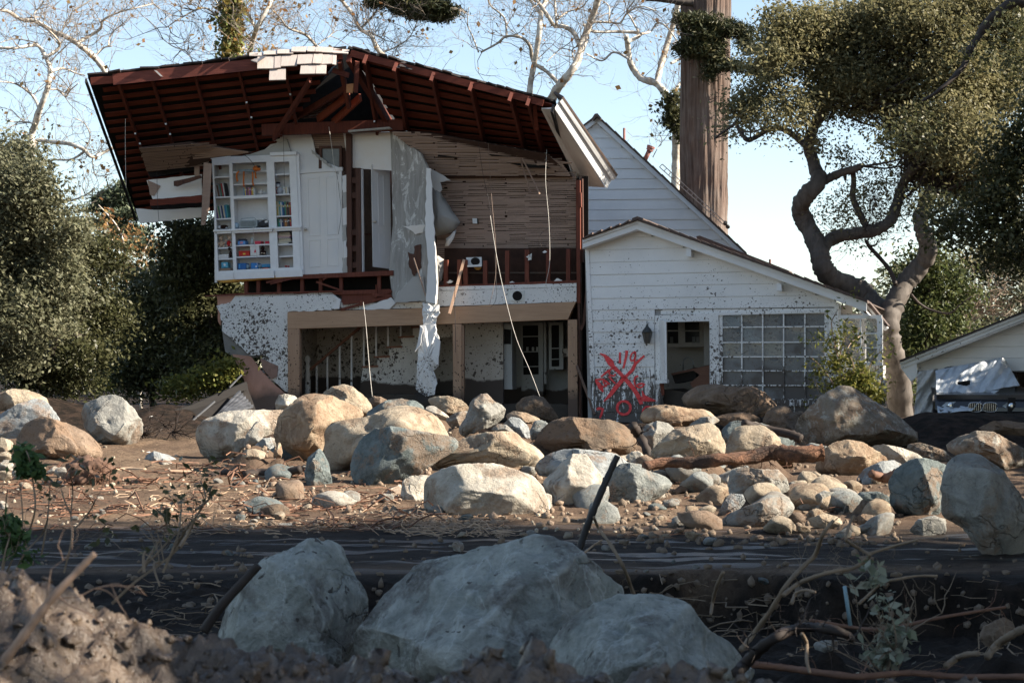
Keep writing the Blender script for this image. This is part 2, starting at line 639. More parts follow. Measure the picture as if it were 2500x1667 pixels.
def ring(c, r, w, off, P=FP, n=28, depth=.05):
    """open round collar of radius r px about pixel c"""
    mb = MB()
    pts = []
    for k in range(n):
        q = 2 * math.pi * k / n
        for rr in (r, r - w):
            pts.append((c[0] + rr * math.cos(q), c[1] + rr * math.sin(q)))
    V = [P(x, y, off) for x, y in pts] + [P(x, y, off + depth) for x, y in pts]
    N = 2 * n
    fs = []
    for k in range(n):
        a, b = 2 * k, 2 * ((k + 1) % n)
        fs += [(a, b, b + 1, a + 1), (a + 1, b + 1, b + 1 + N, a + 1 + N), (a, a + N, b + N, b)]
    return mb.add(V, fs)


slab([(1263 + 12.5 * math.cos(k * .2618), 722.5 + 12.5 * math.sin(k * .2618)) for k in range(24)], -.044, .004).build('duct_opening', MAT['black'], dc)
ring((1263, 722.5), 14, 2, -.06).build('duct_collar', MAT['duct'], dc)

# ---- joist bay above the ground floor, both sides
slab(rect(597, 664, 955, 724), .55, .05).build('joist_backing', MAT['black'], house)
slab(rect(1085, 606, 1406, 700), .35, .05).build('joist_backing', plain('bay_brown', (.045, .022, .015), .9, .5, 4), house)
for x in (600, 630, 680, 737, 782, 832, 925):
    slab([(x - 4, 668), (x + 4, 668), (x + 4, 722), (x - 4, 722)], .02 + .02 * (x % 3), .09).build('stud', MAT['redv'], house)
for x, yt in ((1088, 634), (1121, 634), (1136, 634), (1184, 636), (1238, 612), (1286, 610), (1338, 609), (1387, 608)):
    slab([(x - 5, yt), (x + 5, yt), (x + 5, 697), (x - 5, 697)], .04, .09).build('stud', MAT['redv'], house)
    slab([(x - 3, 684), (x + 6, 684), (x + 6, 697), (x - 3, 697)], .015, .03).build('stud_block', MAT['redv'], house)
slab([(597, 716), (955, 706), (955, 716), (597, 724)], -.02, .14).build('sill_plate', MAT['redv'], house)
slab([(500, 721.5), (600, 715), (832, 709), (832, 712.5), (600, 719.5), (500, 724)], -.06, .04).build('splintered_plate', MAT['redv'], house)
slab([(1066, 697), (1408, 684), (1408, 692), (1066, 702)], -.01, .13).build('sill_plate', MAT['redv'], house)
for a, b in (((660, 693), (745, 672)), ((772, 688), (842, 712)), ((650, 690), (720, 674)), ((788, 683), (800, 676))):
    MB().beam(FP(*a, -.05), FP(*b, .02), .03, .035).build('splinter', MAT['redv'], house)
# torn red boards at the right end of the bay
slab(z5([(1310, 125), (1760, 100), (1790, 165), (1500, 230), (1310, 290)]), .015, .025).build('torn_board', MAT['redv'], house)
for a, b in (((1300, 298), (1790, 165)), ((1310, 215), (1560, 225)), ((1320, 240), (1780, 185)), ((1600, 150), (1780, 165)), ((1640, 60), (1650, 190)), ((1620, 170), (1790, 120))):
    (pa, pb) = z5([a, b])
    MB().beam(FP(*pa, -.09), FP(*pb, -.02), .02, .05).build('splinter', MAT['redv'], house)
slab(jag(z5([(1500, 290), (1780, 180), (1830, 235), (1770, 290), (1560, 300)]), 1.2, 9, 2), -.06, .02).build('drywall_scrap', MAT['strip'], house)
slab(z5([(1210, 150), (1300, 200), (1285, 290), (1215, 290), (1265, 215)]), -.075, .03).build('drywall_scrap', MAT['strip'], house)

# ---- floor edge under the bedroom
slab([(527, 686), (735, 668), (735, 675), (545, 690)], -.05, .25).build('floor_edge', MAT['yellow'], house)
slab([(728, 671), (960, 660), (960, 672), (640, 684)], -.03, .3).build('floor_edge', MAT['redv'], house)
slab(rect(560, 664, 1410, 668), .33, 3.0).build('upper_floor', MAT['darkroom'], house)

# ---- bedroom wall with bookcase, door and broken opening
slab(jag([(645, 366), (690, 326), (756, 325), (764, 342), (770, 372), (790, 395), (834, 412), (834, 422), (731, 422), (733, 672), (716, 672), (712, 377), (660, 372)], 1.2, 10, 11), .10, .05).build('bedroom_wall', MAT['white_up'], house)
slab([(612, 376), (650, 364), (700, 340), (712, 379), (665, 388), (515, 386), (520, 381), (590, 381)], .02, .06).build('broken_plaster_edge', MAT['plaster_rough'], house)
dr = slab([(733, 425), (834, 417), (838, 668), (736, 673)], .075, .045).build('door', MAT['white_up'], house, bevel=.004)
for q in ([(749, 434), (781, 431.5), (783, 576), (752, 578)], [(793, 431), (822, 428.5), (826, 574), (796, 576)], [(752, 587), (783, 585), (784, 652), (753, 654)], [(796, 584), (826, 582), (828, 650), (797, 651)]):
    cx, cy = sum(p[0] for p in q) / 4, sum(p[1] for p in q) / 4
    fr = MB()
    V = [FP(x, y, .073) for x, y in q] + [FP(cx + (x - cx) * .86, cy + (y - cy) * .965, .066) for x, y in q] + [FP(cx + (x - cx) * .74, cy + (y - cy) * .93, .073) for x, y in q]
    fr.add(V, [(i, (i + 1) % 4, 4 + (i + 1) % 4, 4 + i) for i in range(4)] + [(4 + i, 4 + (i + 1) % 4, 8 + (i + 1) % 4, 8 + i) for i in range(4)])
    fr.build('door_panel', MAT['white_up'], dr)
MB().ball(FP(746, 560, .02), .03).lathe(FP(746, 560, .05), [(.03, 0), (.012, .01), (.012, .03)], 10, Matrix.Rotation(R(90), 3, 'X')).build('door_knob', MAT['knob'], dr, True)
slab([(727, 420), (733, 420), (738, 673), (731, 674)], .05, .07).build('door_casing', MAT['white_up'], house)
slab([(731, 416), (836, 408), (836, 417), (731, 424)], .05, .07).build('door_casing', MAT['white_up'], house)
# dark opening and lath beside it
slab(rect(750, 316, 846, 418), .21, .02).build('wall_cavity', MAT['brownv'], house)
ow = slab(rect(783, 361, 829, 409), .14, .02).build('broken_opening', MAT['glass_dirty'], house)
for q in (rect(779, 356, 833, 362), rect(778, 362, 785, 412), rect(828, 362, 834, 408)):
    slab(q, .09, .07).build('opening_frame', MAT['brownv'], ow)
lm = MB()
for k in range(9):
    y = 322 + k * 4.6
    slab([(758 + k * .8, y), (843, y - 1.5), (843, y + 2.3), (758 + k * .8, y + 3.4)], .15 + .006 * (k % 2), .01, lm)
tag(lm.build('lath', MAT['lath'], house), kind='stuff')
for k in range(7):
    a = (760 + k * 9, 372 + k * 7.5)
    slab(jag([(a[0], a[1] - 6), (a[0] + 11, a[1]), (a[0] + 13, a[1] + 9), (a[0] + 2, a[1] + 3)], 1.3, 6, 30 + k), .06, .03).build('plaster_crumb', MAT['plaster_rough'], house)
# studs between the two doorways
for q in ([(844, 326), (857, 326), (859, 668), (848, 668)], [(868, 410), (879, 410), (882, 667), (870, 667)]):
    slab(q, .02, .12).build('stud', MAT['brownv'], house)
for k in range(6):
    y = 430 + 40 * k
    slab(jag([(835, y), (846, y - 4), (848, y + 38), (838, y + 40)], 2.2, 9, 60 + k), .03 + .01 * (k % 2), .03).build('plaster_strip', MAT['plaster_rough'] if k % 2 else MAT['white_up'], house)
slab(rect(842, 320, 872, 668), .19, .02).build('wall_cavity', MAT['brownv'], house)
for y in (433, 470, 560, 600, 640):
    slab(rect(857, y, 870, y + 14), .05, .07).build('stud_block', MAT['brownv'], house)
# hall beyond, casing and open door
slab([(838, 326), (962, 322), (962, 417), (881, 412), (880, 410), (862, 410), (845, 372)], .13, .05).build('bedroom_wall', MAT['white_int'], house)
slab([(879, 413), (884, 413), (887, 667), (882, 667)], .08, .1).build('door_casing', MAT['white_up'], house)
slab(rect(840, 400, 960, 672), 1.6, .05).build('hall_wall', MAT['darkroom'], house)
slab(rect(884, 570, 912, 574), 1.55, .04).build('hall_rail', MAT['brownv'], house)
od = MB().prism([FP(907, 402, .10), FP(952, 412, .55), FP(956, 657, .55), FP(911, 651, .10)], FP.u * -.02 + FP.n * .035).build('open_door', MAT['white_up'], house)
for q in (((922, 425), (936, 428), (938, 552), (925, 549)), ((925, 568), (938, 571), (940, 640), (927, 637))):
    for e in range(4):
        a, b = q[e], q[(e + 1) % 4]
        oa, ob = [.10 + (p[0] - 907) / 45 * .45 - .03 for p in (a, b)]
        MB().beam(FP(*a, oa), FP(*b, ob), .012, .012).build('panel_moulding', MAT['white_up'], od)
MB().ball(FP(916, 541, .11), .03).build('door_knob', MAT['knob'], od, True)

# ---- the torn plaster partition standing towards the viewer, and flaps
pp = [((953, 320), .10), ((966, 328), .0), ((1027, 375), -.12), ((1045, 411), -.2), ((1045, 450), -.22), ((1056, 557), -.28), ((1064, 648), -.3), ((1066, 690), -.3), ((1063, 742), -.3),
      ((1034, 738), -.26), ((1020, 735), -.22), ((964, 738), -.05), ((957, 722), .0), ((950, 662), .04), ((952, 620), .05), ((959, 548), .07), ((957, 450), .08)]
mbp = MB()
outl = [FP(p[0], p[1], o) for p, o in pp]
mbp.prism(outl, FP.n * .07 + FP.u * .02)
mbp.build('plaster_partition', MAT['plaster'], house)
for q, o, m in (([(560, 980), (1000, 1110)], 0, 0),):
    pass
# hole with broken edges low in the partition
slab(jag(z4([(405, 700), (470, 720), (470, 640), (540, 620), (545, 860), (470, 950), (420, 860)]), 1.6, 8, 9), -.20, .02).build('torn_hole', MAT['brownv'], house)
slab(jag(z4([(345, 430), (590, 420), (560, 500), (480, 520), (430, 470)]), 1.6, 8, 5), -.19, .02).build('plaster_flake', MAT['white_int'], house)
slab(jag(z4([(455, 960), (565, 950), (605, 1205), (265, 1225), (300, 1130)]), 1.2, 9, 7), -.27, .025).build('stucco_flap', MAT['plaster_rough'], house)
slab(jag([(1041, 410), (1052, 412), (1064, 640), (1066, 700), (1063, 742), (1040, 736), (1046, 640), (1038, 560)], 1.5, 12, 12), -.36, .05).build('plaster_edge', MAT['strip'], house)
MB().beam(FP(1010, 630, -.30), FP(1043, 735, -.33), .015, .02).build('hanging_lath', MAT['lath'], house)
slab(jag(z2([(820, 1080), (980, 1178), (895, 1190), (910, 1250), (880, 1290), (835, 1230), (805, 1150)]), 1.5, 8, 13), .25, .03).build('plaster_remnant', MAT['white_int'], house)


def sheet(name, pts, offs, m, seed, th=.03, bulge=.12, parent=house):
    """a hanging plaster sheet: outline with its own offsets, bulged in the middle and wrinkled"""
    P = [FP(x, y, o) for (x, y), o in zip(pts, offs)]
    c = sum(P, Vector()) / len(P) - FP.n * bulge
    n = len(P)
    rings = [P]
    for t in (.35, .7):
        rings.append([p.lerp(c, t) - FP.n * bulge * (.5 * t) for p in P])
    V = []
    for rg in rings: V += rg
    V.append(c - FP.n * bulge * .2)
    V = [v + FP.n * .02 * random.uniform(-1, 1) for v in V]
    fs = []
    for k in range(2):
        for i in range(n):
            fs.append((k * n + i, (k + 1) * n + i, (k + 1) * n + (i + 1) % n, k * n + (i + 1) % n))
    for i in range(n):
        fs.append((2 * n + i, 3 * n, 2 * n + (i + 1) % n))
    o = MB().add(V, fs).build(name, m, parent, name != 'hanging_plaster')
    so_ = o.modifiers.new('solid', 'SOLIDIFY')
    so_.thickness = th
    return o


sheet('plaster_flap', jag(z4([(640, 80), (700, 20), (745, 60), (770, 130), (950, 395), (930, 420), (870, 490), (820, 510), (700, 540), (660, 470)]), 1.4, 9, 3), [.3] * 200, MAT['plaster_rough'], 1, bulge=.2)
sheet('plaster_flap', jag(z4([(690, 720), (800, 790), (790, 850), (760, 985), (730, 1020), (698, 1000)]), 1.2, 8, 4), [.1] * 200, MAT['plaster'], 2, bulge=.06)
sheet('plaster_flap', jag(z4([(800, 560), (905, 470), (880, 560), (830, 640), (790, 640)]), 1, 8, 5), [.2] * 200, MAT['white_int'], 2, bulge=.03)
# the strip hanging over the ground-floor beam
st1 = jag([(1032, 738), (1072, 744), (1074, 765), (1068, 772), (1064, 800), (1054, 797), (1044, 800), (1034, 797), (1031, 768)], 1.4, 6, 14)
sheet('hanging_plaster', st1, [-.30] * 200, MAT['strip'], 3, bulge=.03)
st2 = jag(z5([(2060, 450), (2200, 445), (2250, 600), (2235, 840), (2190, 880), (2225, 1000), (2200, 1110), (2110, 1130), (2020, 1060), (2030, 850), (2045, 640)]), 1.6, 9, 15)
sheet('hanging_plaster', st2, [-.34] * 200, MAT['strip'], 4, bulge=.05)
slab(jag(z5([(2060, 450), (2090, 480), (2060, 640), (2010, 700), (2040, 600)]), 1.2, 7, 3), -.42, .02).build('plaster_flake', MAT['strip'], house)
slab(jag(z5([(2195, 520), (2252, 600), (2235, 830), (2165, 760), (2200, 640)]), 1.2, 8, 8), -.5, .02).build('plaster_flake', MAT['strip'], house)
wm = MB()
for k in range(12):
    for s in (-1, 1):
        a = (1014 + k * 2.2, 958)
        wm.tube([FP(a[0], a[1], -.42), FP(a[0] + s * 5, a[1] + 12, -.44), FP(a[0] + s * 9 + 3, a[1] + 24, -.46)], .003, 3)
tag(wm.build('wire_mesh', MAT['iron'], house), kind='stuff')

# ---- lath room on the right: rear wall, sloped ceiling
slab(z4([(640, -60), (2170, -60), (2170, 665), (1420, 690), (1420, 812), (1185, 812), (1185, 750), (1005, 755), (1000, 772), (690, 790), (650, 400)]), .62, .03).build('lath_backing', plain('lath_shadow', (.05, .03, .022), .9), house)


def laths(poly, xs, y0, y1, dy, sk, off, seed, gap=.34, ceil=None):
    """rows of lath nailed across studs; here and there one has dropped out or slipped"""
    r = random.Random(seed)
    mb = MB()
    y = y0
    while y < y1:
        for i in range(len(xs) - 1):
            a, b = xs[i] + r.uniform(-6, 3), xs[i + 1] + (r.uniform(3, 9) if r.random() < .86 else r.uniform(-7, 0))
            h = dy * (1.0 if r.random() > gap else r.uniform(.60, .84))
            q = r.uniform(-.35, .35)
            ya = y + sk * (a - xs[0])
            yb = y + sk * (b - xs[0])
            lo, hi = poly(y)
            a2, b2 = max(a, lo), min(b, hi)
            if b2 - a2 < 4: continue
            o = off if ceil is None else ceil(y)
            o += r.uniform(-.006, .006)
            slab([(a2, ya + q), (b2, yb - q), (b2, yb - q + h), (a2, ya + q + h)], o, .009, mb)
        y += dy
    return mb


XS = [1040, 1090, 1136, 1184, 1237, 1286, 1338, 1386, 1408]
lw = laths(lambda y: ((1052 if y < 560 else 1066), 1406 if y < 612 else (1406 if y < 608 else 1237)), XS, 424, 632, 4.75, -.012, .58, 5, .62)
tag(lw.build('lath', MAT['lath'], house), kind='stuff')


def ceil_lim(y):
    lo = np.interp(y, [324, 330, 375, 411, 440, 470], [958, 965, 1027, 1045, 1062, 1062])
    hi = np.interp(y, [318, 325, 350, 374, 400, 430, 450, 470], [1000, 1045, 1200, 1335, 1375, 1395, 1404, 1404])
    return lo, hi


XC = [950, 1010, 1062, 1115, 1165, 1215, 1262, 1310, 1360, 1410]
tag(laths(ceil_lim, XC, 322, 428, 4.3, .0, 0, 8, .3, lambda y: float(np.interp(y, [318, 440], [-.35, .50]))).build('lath', MAT['lath'], house), kind='stuff')
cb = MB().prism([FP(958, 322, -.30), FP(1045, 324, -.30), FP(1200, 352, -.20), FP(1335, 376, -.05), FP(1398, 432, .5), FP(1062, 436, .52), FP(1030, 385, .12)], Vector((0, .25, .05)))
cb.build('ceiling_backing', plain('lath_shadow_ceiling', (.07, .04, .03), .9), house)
for q in ([(1070, 378), (1130, 386), (1068, 383)], [(1235, 397), (1330, 404), (1345, 411), (1290, 410)], [(1190, 376), (1255, 383), (1200, 381)], [(1270, 372), (1350, 380), (1290, 375)]):
    slab(q, np.interp(q[0][1], [318, 440], [-.35, .50]) - .02, .012).build('lath_gap_plate', MAT['black'], house)  # black plates laid over the laths stand for shaded gaps
for a, b in (((1268, 380), (1295, 472)), ((1272, 380), (1318, 474)), ((1240, 395), (1372, 388)), ((1310, 402), (1390, 398)), ((1330, 390), (1396, 399))):
    MB().beam(FP(*a, .1), FP(*b, .3), .008, .03).build('hanging_lath', MAT['lath'], house)
sw = slab([(1153, 533), (1164, 533), (1165, 546), (1154, 546)], .53, .02).build('switch_box', plain('box_white', (.72, .74, .75), .4, .05), house, bevel=.003)
slab([(1164.5, 533), (1167, 534), (1167.5, 547), (1165, 546)], .535, .03).build('box_side', MAT['iron'], sw)
# duct boot in the bay
db = slab(z4([(1010, 757), (1168, 752), (1172, 835), (1015, 845)]), .10, .02).build('duct_boot', plain('duct_white', (.62, .66, .68), .4, .1), house)
slab([(1160.5 + 11 * math.cos(k * .2618), 638 + 9.5 * math.sin(k * .2618)) for k in range(24)], .095, .004).build('duct_opening', MAT['black'], db)
slab(z4([(1008, 836), (1170, 830), (1170, 850), (1010, 856)]), .04, .03).build('duct_flange', plain('duct_white2', (.72, .73, .73), .4, .1), db)
slab([(1166 + 9 * math.cos(-k * .26), 652 + 7 * math.sin(k * .26)) for k in range(13)], .2, .03).build('duct_insulation', MAT['yellow'], db)
MB().beam(FP(1133, 634, -.05), FP(1097, 766, -.30), .035, .05, (1, 0, 0)).build('loose_board', wood('board_loose', (.58, .38, .26), (.44, .28, .19), (9, 9, 1), 2), house)
for px, py, r_ in ((1291, 625, 7), (1250, 690, 8), (1330, 614, 6), (1362, 684, 10), (1098, 687, 8)):
    slab(jag([(px - r_, py + 2), (px, py - r_ * .5), (px + r_, py), (px + r_ * .4, py + r_ * .5)], 1.5, 4, px), -.0, .03).build('plaster_crumb', MAT['white_int'], house)
slab([(1290, 626), (1298, 618), (1297, 634), (1289, 636)], .0, .05).build('junction_box', MAT['duct'], house)

# corner studs at the right end
for q, m, o in (([(1406, 440), (1416, 440), (1417, 740), (1408, 740)], 'redv', -.02), ([(1416, 436), (1422, 436), (1424, 640), (1419, 640)], 'brownv', .08), ([(1410, 738), (1415, 738), (1420, 1020), (1414, 1020)], 'brownv', .0), ([(1412, 470), (1418, 470), (1419, 505), (1413, 505)], 'redv', -.08)):
    slab(q, o, .12).build('corner_stud', MAT[m], house)
slab(rect(1418, 430, 1436, 1030), .5, .05).build('side_wall', MAT['black'], house)  # black sheet stands for the shade in the gap beside the wing
slab([(1412, 800), (1422, 790), (1432, 672), (1437, 690), (1428, 790), (1420, 808)], -.12, .04).build('loose_board', MAT['brownv'], house)
MB().beam(FP(1408, 893, -.1), FP(1452, 1012, -.45), .06, .04, (1, 0, 0)).build('loose_board', wood('board_muddy', (.22, .14, .10), (.12, .08, .06)), house)

# ---- ground floor interior
HI = .0
slab(rect(735, 770, 1106, 985), 2.3, .06).build('hall_wall', MAT['hall'], house)
slab([(700, 780), (736, 780), (736, 985), (700, 985)], 1.2, 1.2).build('hall_side_wall', MAT['hall'], house)
stp = MB()
poly = [(885, 897), (921, 896), (921, 872), (950, 871), (950, 848), (979, 846), (979, 823), (1008, 821), (1008, 798), (1024, 797), (1024, 1005), (870, 1005), (884, 910)]
stairs = slab(poly, 1.5, .08).build('staircase', MAT['stair'], house)
for k, (a, b, y) in enumerate(((883, 922, 893.5), (912, 951, 869.5), (943, 981, 845.5), (972, 1010, 821), (1003, 1030, 797))):
    slab([(a, y), (b, y - 1.5), (b, y + 2.5), (a, y + 4)], 1.45, .5).build('tread', plain('tread_brown%d' % k, (.30, .13, .08), .6), stairs)
for k, (x, yb) in enumerate(((773, 960), (799, 960), (829, 960), (858, 960), (888, 895), (918, 870), (947, 846), (978, 821))):
    yt = max(790, 899 - (x - 760) * .846)
    slab([(x - 2.1, yt), (x + 2.1, yt), (x + 2.1, yb), (x - 2.1, yb)], 1.47, .03).build('baluster', MAT['white_int'], stairs)
MB().beam(FP(758, 902, 1.48), FP(884, 795, 1.48), .06, .05).build('handrail', wood('handrail', (.28, .13, .08), (.18, .08, .05)), stairs)
nw = MB().lathe(FP(751, 1000, 1.46), [(.06, 0), (.06, .6), (.045, .64), (.06, .7), (.035, .78), (.055, .86), (.03, .93), (.065, 1.0), (.05, 1.06), (.01, 1.1)], 12)
nw.build('newel', MAT['white_int'], stairs, True)
mud_in = MB()
for x0, x1, yt, o in ((700, 1106, 962, .35), (1126, 1390, 985, .3)):
    slab(jag([(x0, yt), (x1, yt + 3), (x1, 1040), (x0, 1040)], 2, 14, x0), o, 2.2 if x0 < 800 else .4, mud_in)
mud_in.build('mud_fill', MAT['mudin'], house)
# lower-right rooms
slab([(1064, 770), (1106, 768), (1106, 822), (1064, 826)], 1.0, .04).build('hall_wall', MAT['hall'], house)
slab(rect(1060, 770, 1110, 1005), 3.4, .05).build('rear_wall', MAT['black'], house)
slab([(1131, 786), (1228, 781), (1229, 990), (1131, 990)], .7, .08).build('kitchen_wall', MAT['hall'], house)
slab(rect(1225, 760, 1392, 1000), 2.5, .06).build('kitchen_wall', MAT['kitchen'], house)
fr = slab(z6([(1000, 390), (1086, 400), (1092, 1090), (1002, 1090)]), .8, .5).build('door_panel_white', MAT['kitchen'], house)
slab(z6([(1005, 450), (1078, 455), (1078, 610), (1005, 610)]), .79, .02).build('panel_recess', MAT['black'], fr)
hut = slab(z6([(1180, 385), (1420, 380), (1420, 1150), (1190, 1150)]), 2.0, .4).build('kitchen_cabinet', MAT['kitchen'], house)
slab(z6([(1202, 415), (1365, 410), (1372, 930), (1210, 935)]), 1.985, .02).build('cabinet_glass', MAT['black'], hut)
for y in (525, 688, 845, 1005):
    slab(z6([(1200, y), (1375, y - 4), (1375, y + 6), (1200, y + 10)]), 1.97, .03).build('shelf', MAT['kitchen'], hut)
slab(z6([(1425, 380), (1452, 380), (1455, 1030), (1428, 1030)]), 1.9, .1).build('door_casing', MAT['kitchen'], house)
cab = slab(z6([(1480, 385), (1632, 380), (1635, 878), (1482, 882)]), 1.9, .3).build('kitchen_cabinet', MAT['kitchen'], house)
slab(z6([(1508, 410), (1588, 408), (1590, 845), (1510, 848)]), 1.885, .02).build('cabinet_glass', MAT['black'], cab)
for y in (650, 765):
    slab(z6([(1508, y), (1590, y - 2), (1590, y + 8), (1508, y + 10)]), 1.87, .03).build('shelf', MAT['kitchen'], cab)
slab(z6([(1622, 660), (1690, 655), (1690, 740), (1622, 745)]), 1.8, .1).build('wall_panel', MAT['hall'], house)
for x in (1240, 1300, 1345):
    slab(z6([(x, 640), (x + 22, 640), (x + 22, 682), (x, 682)]), 2.0 - .06, .03).build('cup', MAT['kitchen'], hut)

# shell that keeps the interior dark: floors, ceilings, far and side walls
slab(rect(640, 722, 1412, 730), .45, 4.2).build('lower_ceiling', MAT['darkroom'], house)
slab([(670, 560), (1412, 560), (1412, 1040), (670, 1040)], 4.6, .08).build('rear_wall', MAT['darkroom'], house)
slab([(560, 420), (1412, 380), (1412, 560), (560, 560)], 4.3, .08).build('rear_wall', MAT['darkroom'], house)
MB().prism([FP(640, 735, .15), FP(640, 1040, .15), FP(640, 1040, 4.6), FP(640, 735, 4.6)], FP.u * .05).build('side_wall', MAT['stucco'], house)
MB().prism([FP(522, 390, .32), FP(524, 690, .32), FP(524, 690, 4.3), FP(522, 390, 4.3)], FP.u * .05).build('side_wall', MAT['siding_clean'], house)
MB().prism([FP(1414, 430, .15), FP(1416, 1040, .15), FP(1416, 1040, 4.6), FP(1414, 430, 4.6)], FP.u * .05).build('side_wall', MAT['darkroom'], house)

# ================================================================== roof of the torn house
A, B_, C_ = W(214, 196, 31.0), W(846, 124, 30.9), W(1352, 255, 30.5)
D_ = W(337, 541, 35.0)
E_ = B_ + (D_ - A)
F_ = W(1408, 452, 34.4)


def bil(P00, P10, P11, P01):
    return lambda s, t: (P00 * (1 - s) + P10 * s) * (1 - t) + (P01 * (1 - s) + P11 * s) * t


LS, RS = bil(A, B_, E_, D_), bil(B_, C_, F_, E_)
nL = (B_ - A).cross(D_ - A).normalized()
nL = nL if nL.z > 0 else -nL
nR = (C_ - B_).cross(E_ - B_).normalized()
nR = nR if nR.z > 0 else -nR


def endL(t): return 1.0 - .62 * t if t < .55 else .66 - .0 * t


def begR(t): return .03 + .36 * t if t < .6 else .25


roofL = MB()
for S_, nn, s_lo, s_hi in ((LS, nL, lambda t: 0, endL), (RS, nR, lambda t: 0 if t < .1 else begR(t), lambda t: 1)):
    for k in range(14):
        t0, t1 = k / 14, (k + 1.02) / 14
        for j in range(5):
            lo0, hi0, lo1, hi1 = s_lo(t0), s_hi(t0), s_lo(t1), s_hi(t1)
            q = [(lo0 + (hi0 - lo0) * j / 5, t0), (lo0 + (hi0 - lo0) * (j + 1) / 5, t0), (lo1 + (hi1 - lo1) * (j + 1) / 5, t1), (lo1 + (hi1 - lo1) * j / 5, t1)]
            roofL.prism([S_(*p) + nn * .06 for p in q], nn * .05)
roof = roofL.build('roof', MAT['felt'], house)
NLp, NRp = 19, 15
for k in range(NLp):
    t0, t1 = k / NLp + .008, (k + .62) / NLp
    t1 += random.uniform(-.004, .004)
    s1 = endL(t0) - random.uniform(0, .02)
    s0 = .012 + random.uniform(0, .02)
    if k == 1: s0 = .045
    MB().prism([LS(s0, t0), LS(s1, t0), LS(s1, t1), LS(s0, t1)], nL * .022).build('sheathing_board', MAT['red'], roof)
for k in range(NRp):
    t0, t1 = k / NRp + .008, (k + .72) / NRp
    MB().prism([RS(begR(t0) + random.uniform(0, .015), t0), RS(.99, t0), RS(.985, t1), RS(begR(t1), t1)], nR * .022).build('sheathing_board', MAT['red'], roof)
for s in (.115, .245, .41, .58, .755):
    te = .98 if s < .6 else .40
    MB().beam(LS(s, .015) - nL * .055, LS(s + .004, te) - nL * .055, .045, .11, nL).build('rafter', MAT['red2'], roof)
for s in (.10, .245, .425, .61, .80, .885):
    MB().beam(RS(s, .02) - nR * .07, RS(s + .01, .97) - nR * .07, .05, .14, nR).build('rafter', MAT['red2'], roof)
    MB().beam(RS(s, .0) - nR * .01 + Vector((0, -.03, .01)), RS(s, .0) - nR * .19 + Vector((0, -.03, 0)), .06, .04, (0, 1, 0)).build('rafter_end', MAT['red2'], roof)
for s_, t_ in ((.115, .34), (.12, .41), (.245, .30), (.25, .37), (.41, .5), (.58, .22), (.585, .32), (.755, .2), (.76, .27)):
    MB().box(LS(s_ + .004, t_) - nL * .115, (.03, .05, .03)).build('nail_plate', MAT['duct'], roof)
for s_, t_ in ((.25, .45), (.255, .5), (.43, .5), (.61, .55), (.1, .4)):
    MB().box(RS(s_ + .004, t_) - nR * .145, (.03, .05, .03)).build('nail_plate', MAT['duct'], roof)
# ridge boards
MB().beam(LS(.10, 0) + Vector((0, -.03, -.05)), LS(.66, 0) + Vector((0, -.03, -.07)), .035, .20).build('ridge_board', wood('ridge_red', (.20, .056, .038), (.11, .03, .02), (1.2, 5, 14), 2), roof)
MB().beam(LS(.012, 0) + Vector((0, .0, -.03)), LS(.14, 0) + Vector((0, .0, -.05)), .03, .14).build('ridge_board', MAT['red'], roof)
MB().beam(LS(.60, 0) + Vector((0, -.02, -.05)), LS(.985, 0) + Vector((0, -.02, -.06)), .035, .18).build('ridge_board', MAT['red'], roof)
MB().beam(RS(.02, 0) + Vector((0, -.02, -.03)), RS(.95, 0) + Vector((0, -.02, -.03)), .035, .12).build('ridge_board', MAT['red'], roof)
MB().beam(RS(1.0, 0) + Vector((-.02, -.02, -.07)), RS(1.0, 1) + Vector((-.02, 0, -.02)), .05, .15, nR).build('barge_rafter', MAT['iron'], roof)
MB().prism([W(1300, 258, 30.7), W(1310, 256, 30.7), W(1315, 318, 31.1), W(1306, 318, 31.1)], Vector((0, .08, 0))).build('hanging_block', MAT['red'], roof)
MB().beam(LS(.0, 0) + Vector((-.03, -.02, -.01)), LS(.0, 1) + Vector((-.03, 0, .0)), .03, .09, nL).build('rake_board', MAT['iron'], roof)
MB().beam(LS(.0, .3) + Vector((-.05, -.02, .05)), LS(.0, 1) + Vector((-.05, 0, .05)), .02, .05, nL).build('rake_board', MAT['shingle_dark'], roof)
# timbers of the broken dormer in the middle
for a, b, wd in (((758, 196, 30.95), (668, 338, 32.6), .06), ((852, 142, 30.85), (960, 316, 32.8), .09), ((830, 150, 30.9), (852, 262, 31.6), .07), ((872, 150, 30.8), (868, 225, 31.0), .07), ((812, 172, 31.0), (852, 185, 31.0), .05), ((640, 318, 32.6), (985, 306, 32.5), .12), ((845, 215, 31.4), (700, 300, 33), .06)):
    MB().beam(W(*a), W(*b), wd, wd * 1.8).build('hip_rafter', MAT['red2'], roof)
MB().prism([W(846, 206, 31.0), W(865, 204, 31.0), W(860, 227, 31.1), W(845, 226, 31.1)], Vector((0, .07, 0))).build('rafter_stub', wood('stub_bright', (.62, .36, .20), (.5, .26, .13)), roof)
for k in range(8):
    t = k / 8
    a, b = W(858 - 85 * t, 215 + 80 * t, 32.0 + 1.2 * t), W(742 - 30 * t + 25, 262 + 30 * t, 33.6 + .8 * t)
    MB().beam(a, b, .10, .02, (0, -.3, 1)).build('sheathing_board', MAT['red'], roof)
for a, b in (((852, 232, 31.7), (776, 292, 32.6)), ((880, 238, 31.8), (812, 300, 32.6))):
    MB().beam(W(*a), W(*b), .05, .14).build('valley_rafter', wood('rafter_sunlit', (.30, .075, .038), (.18, .04, .02), (9, 1, 1), 2), roof)  # lighter red stands for sunlight falling on these rafters
att = MB()
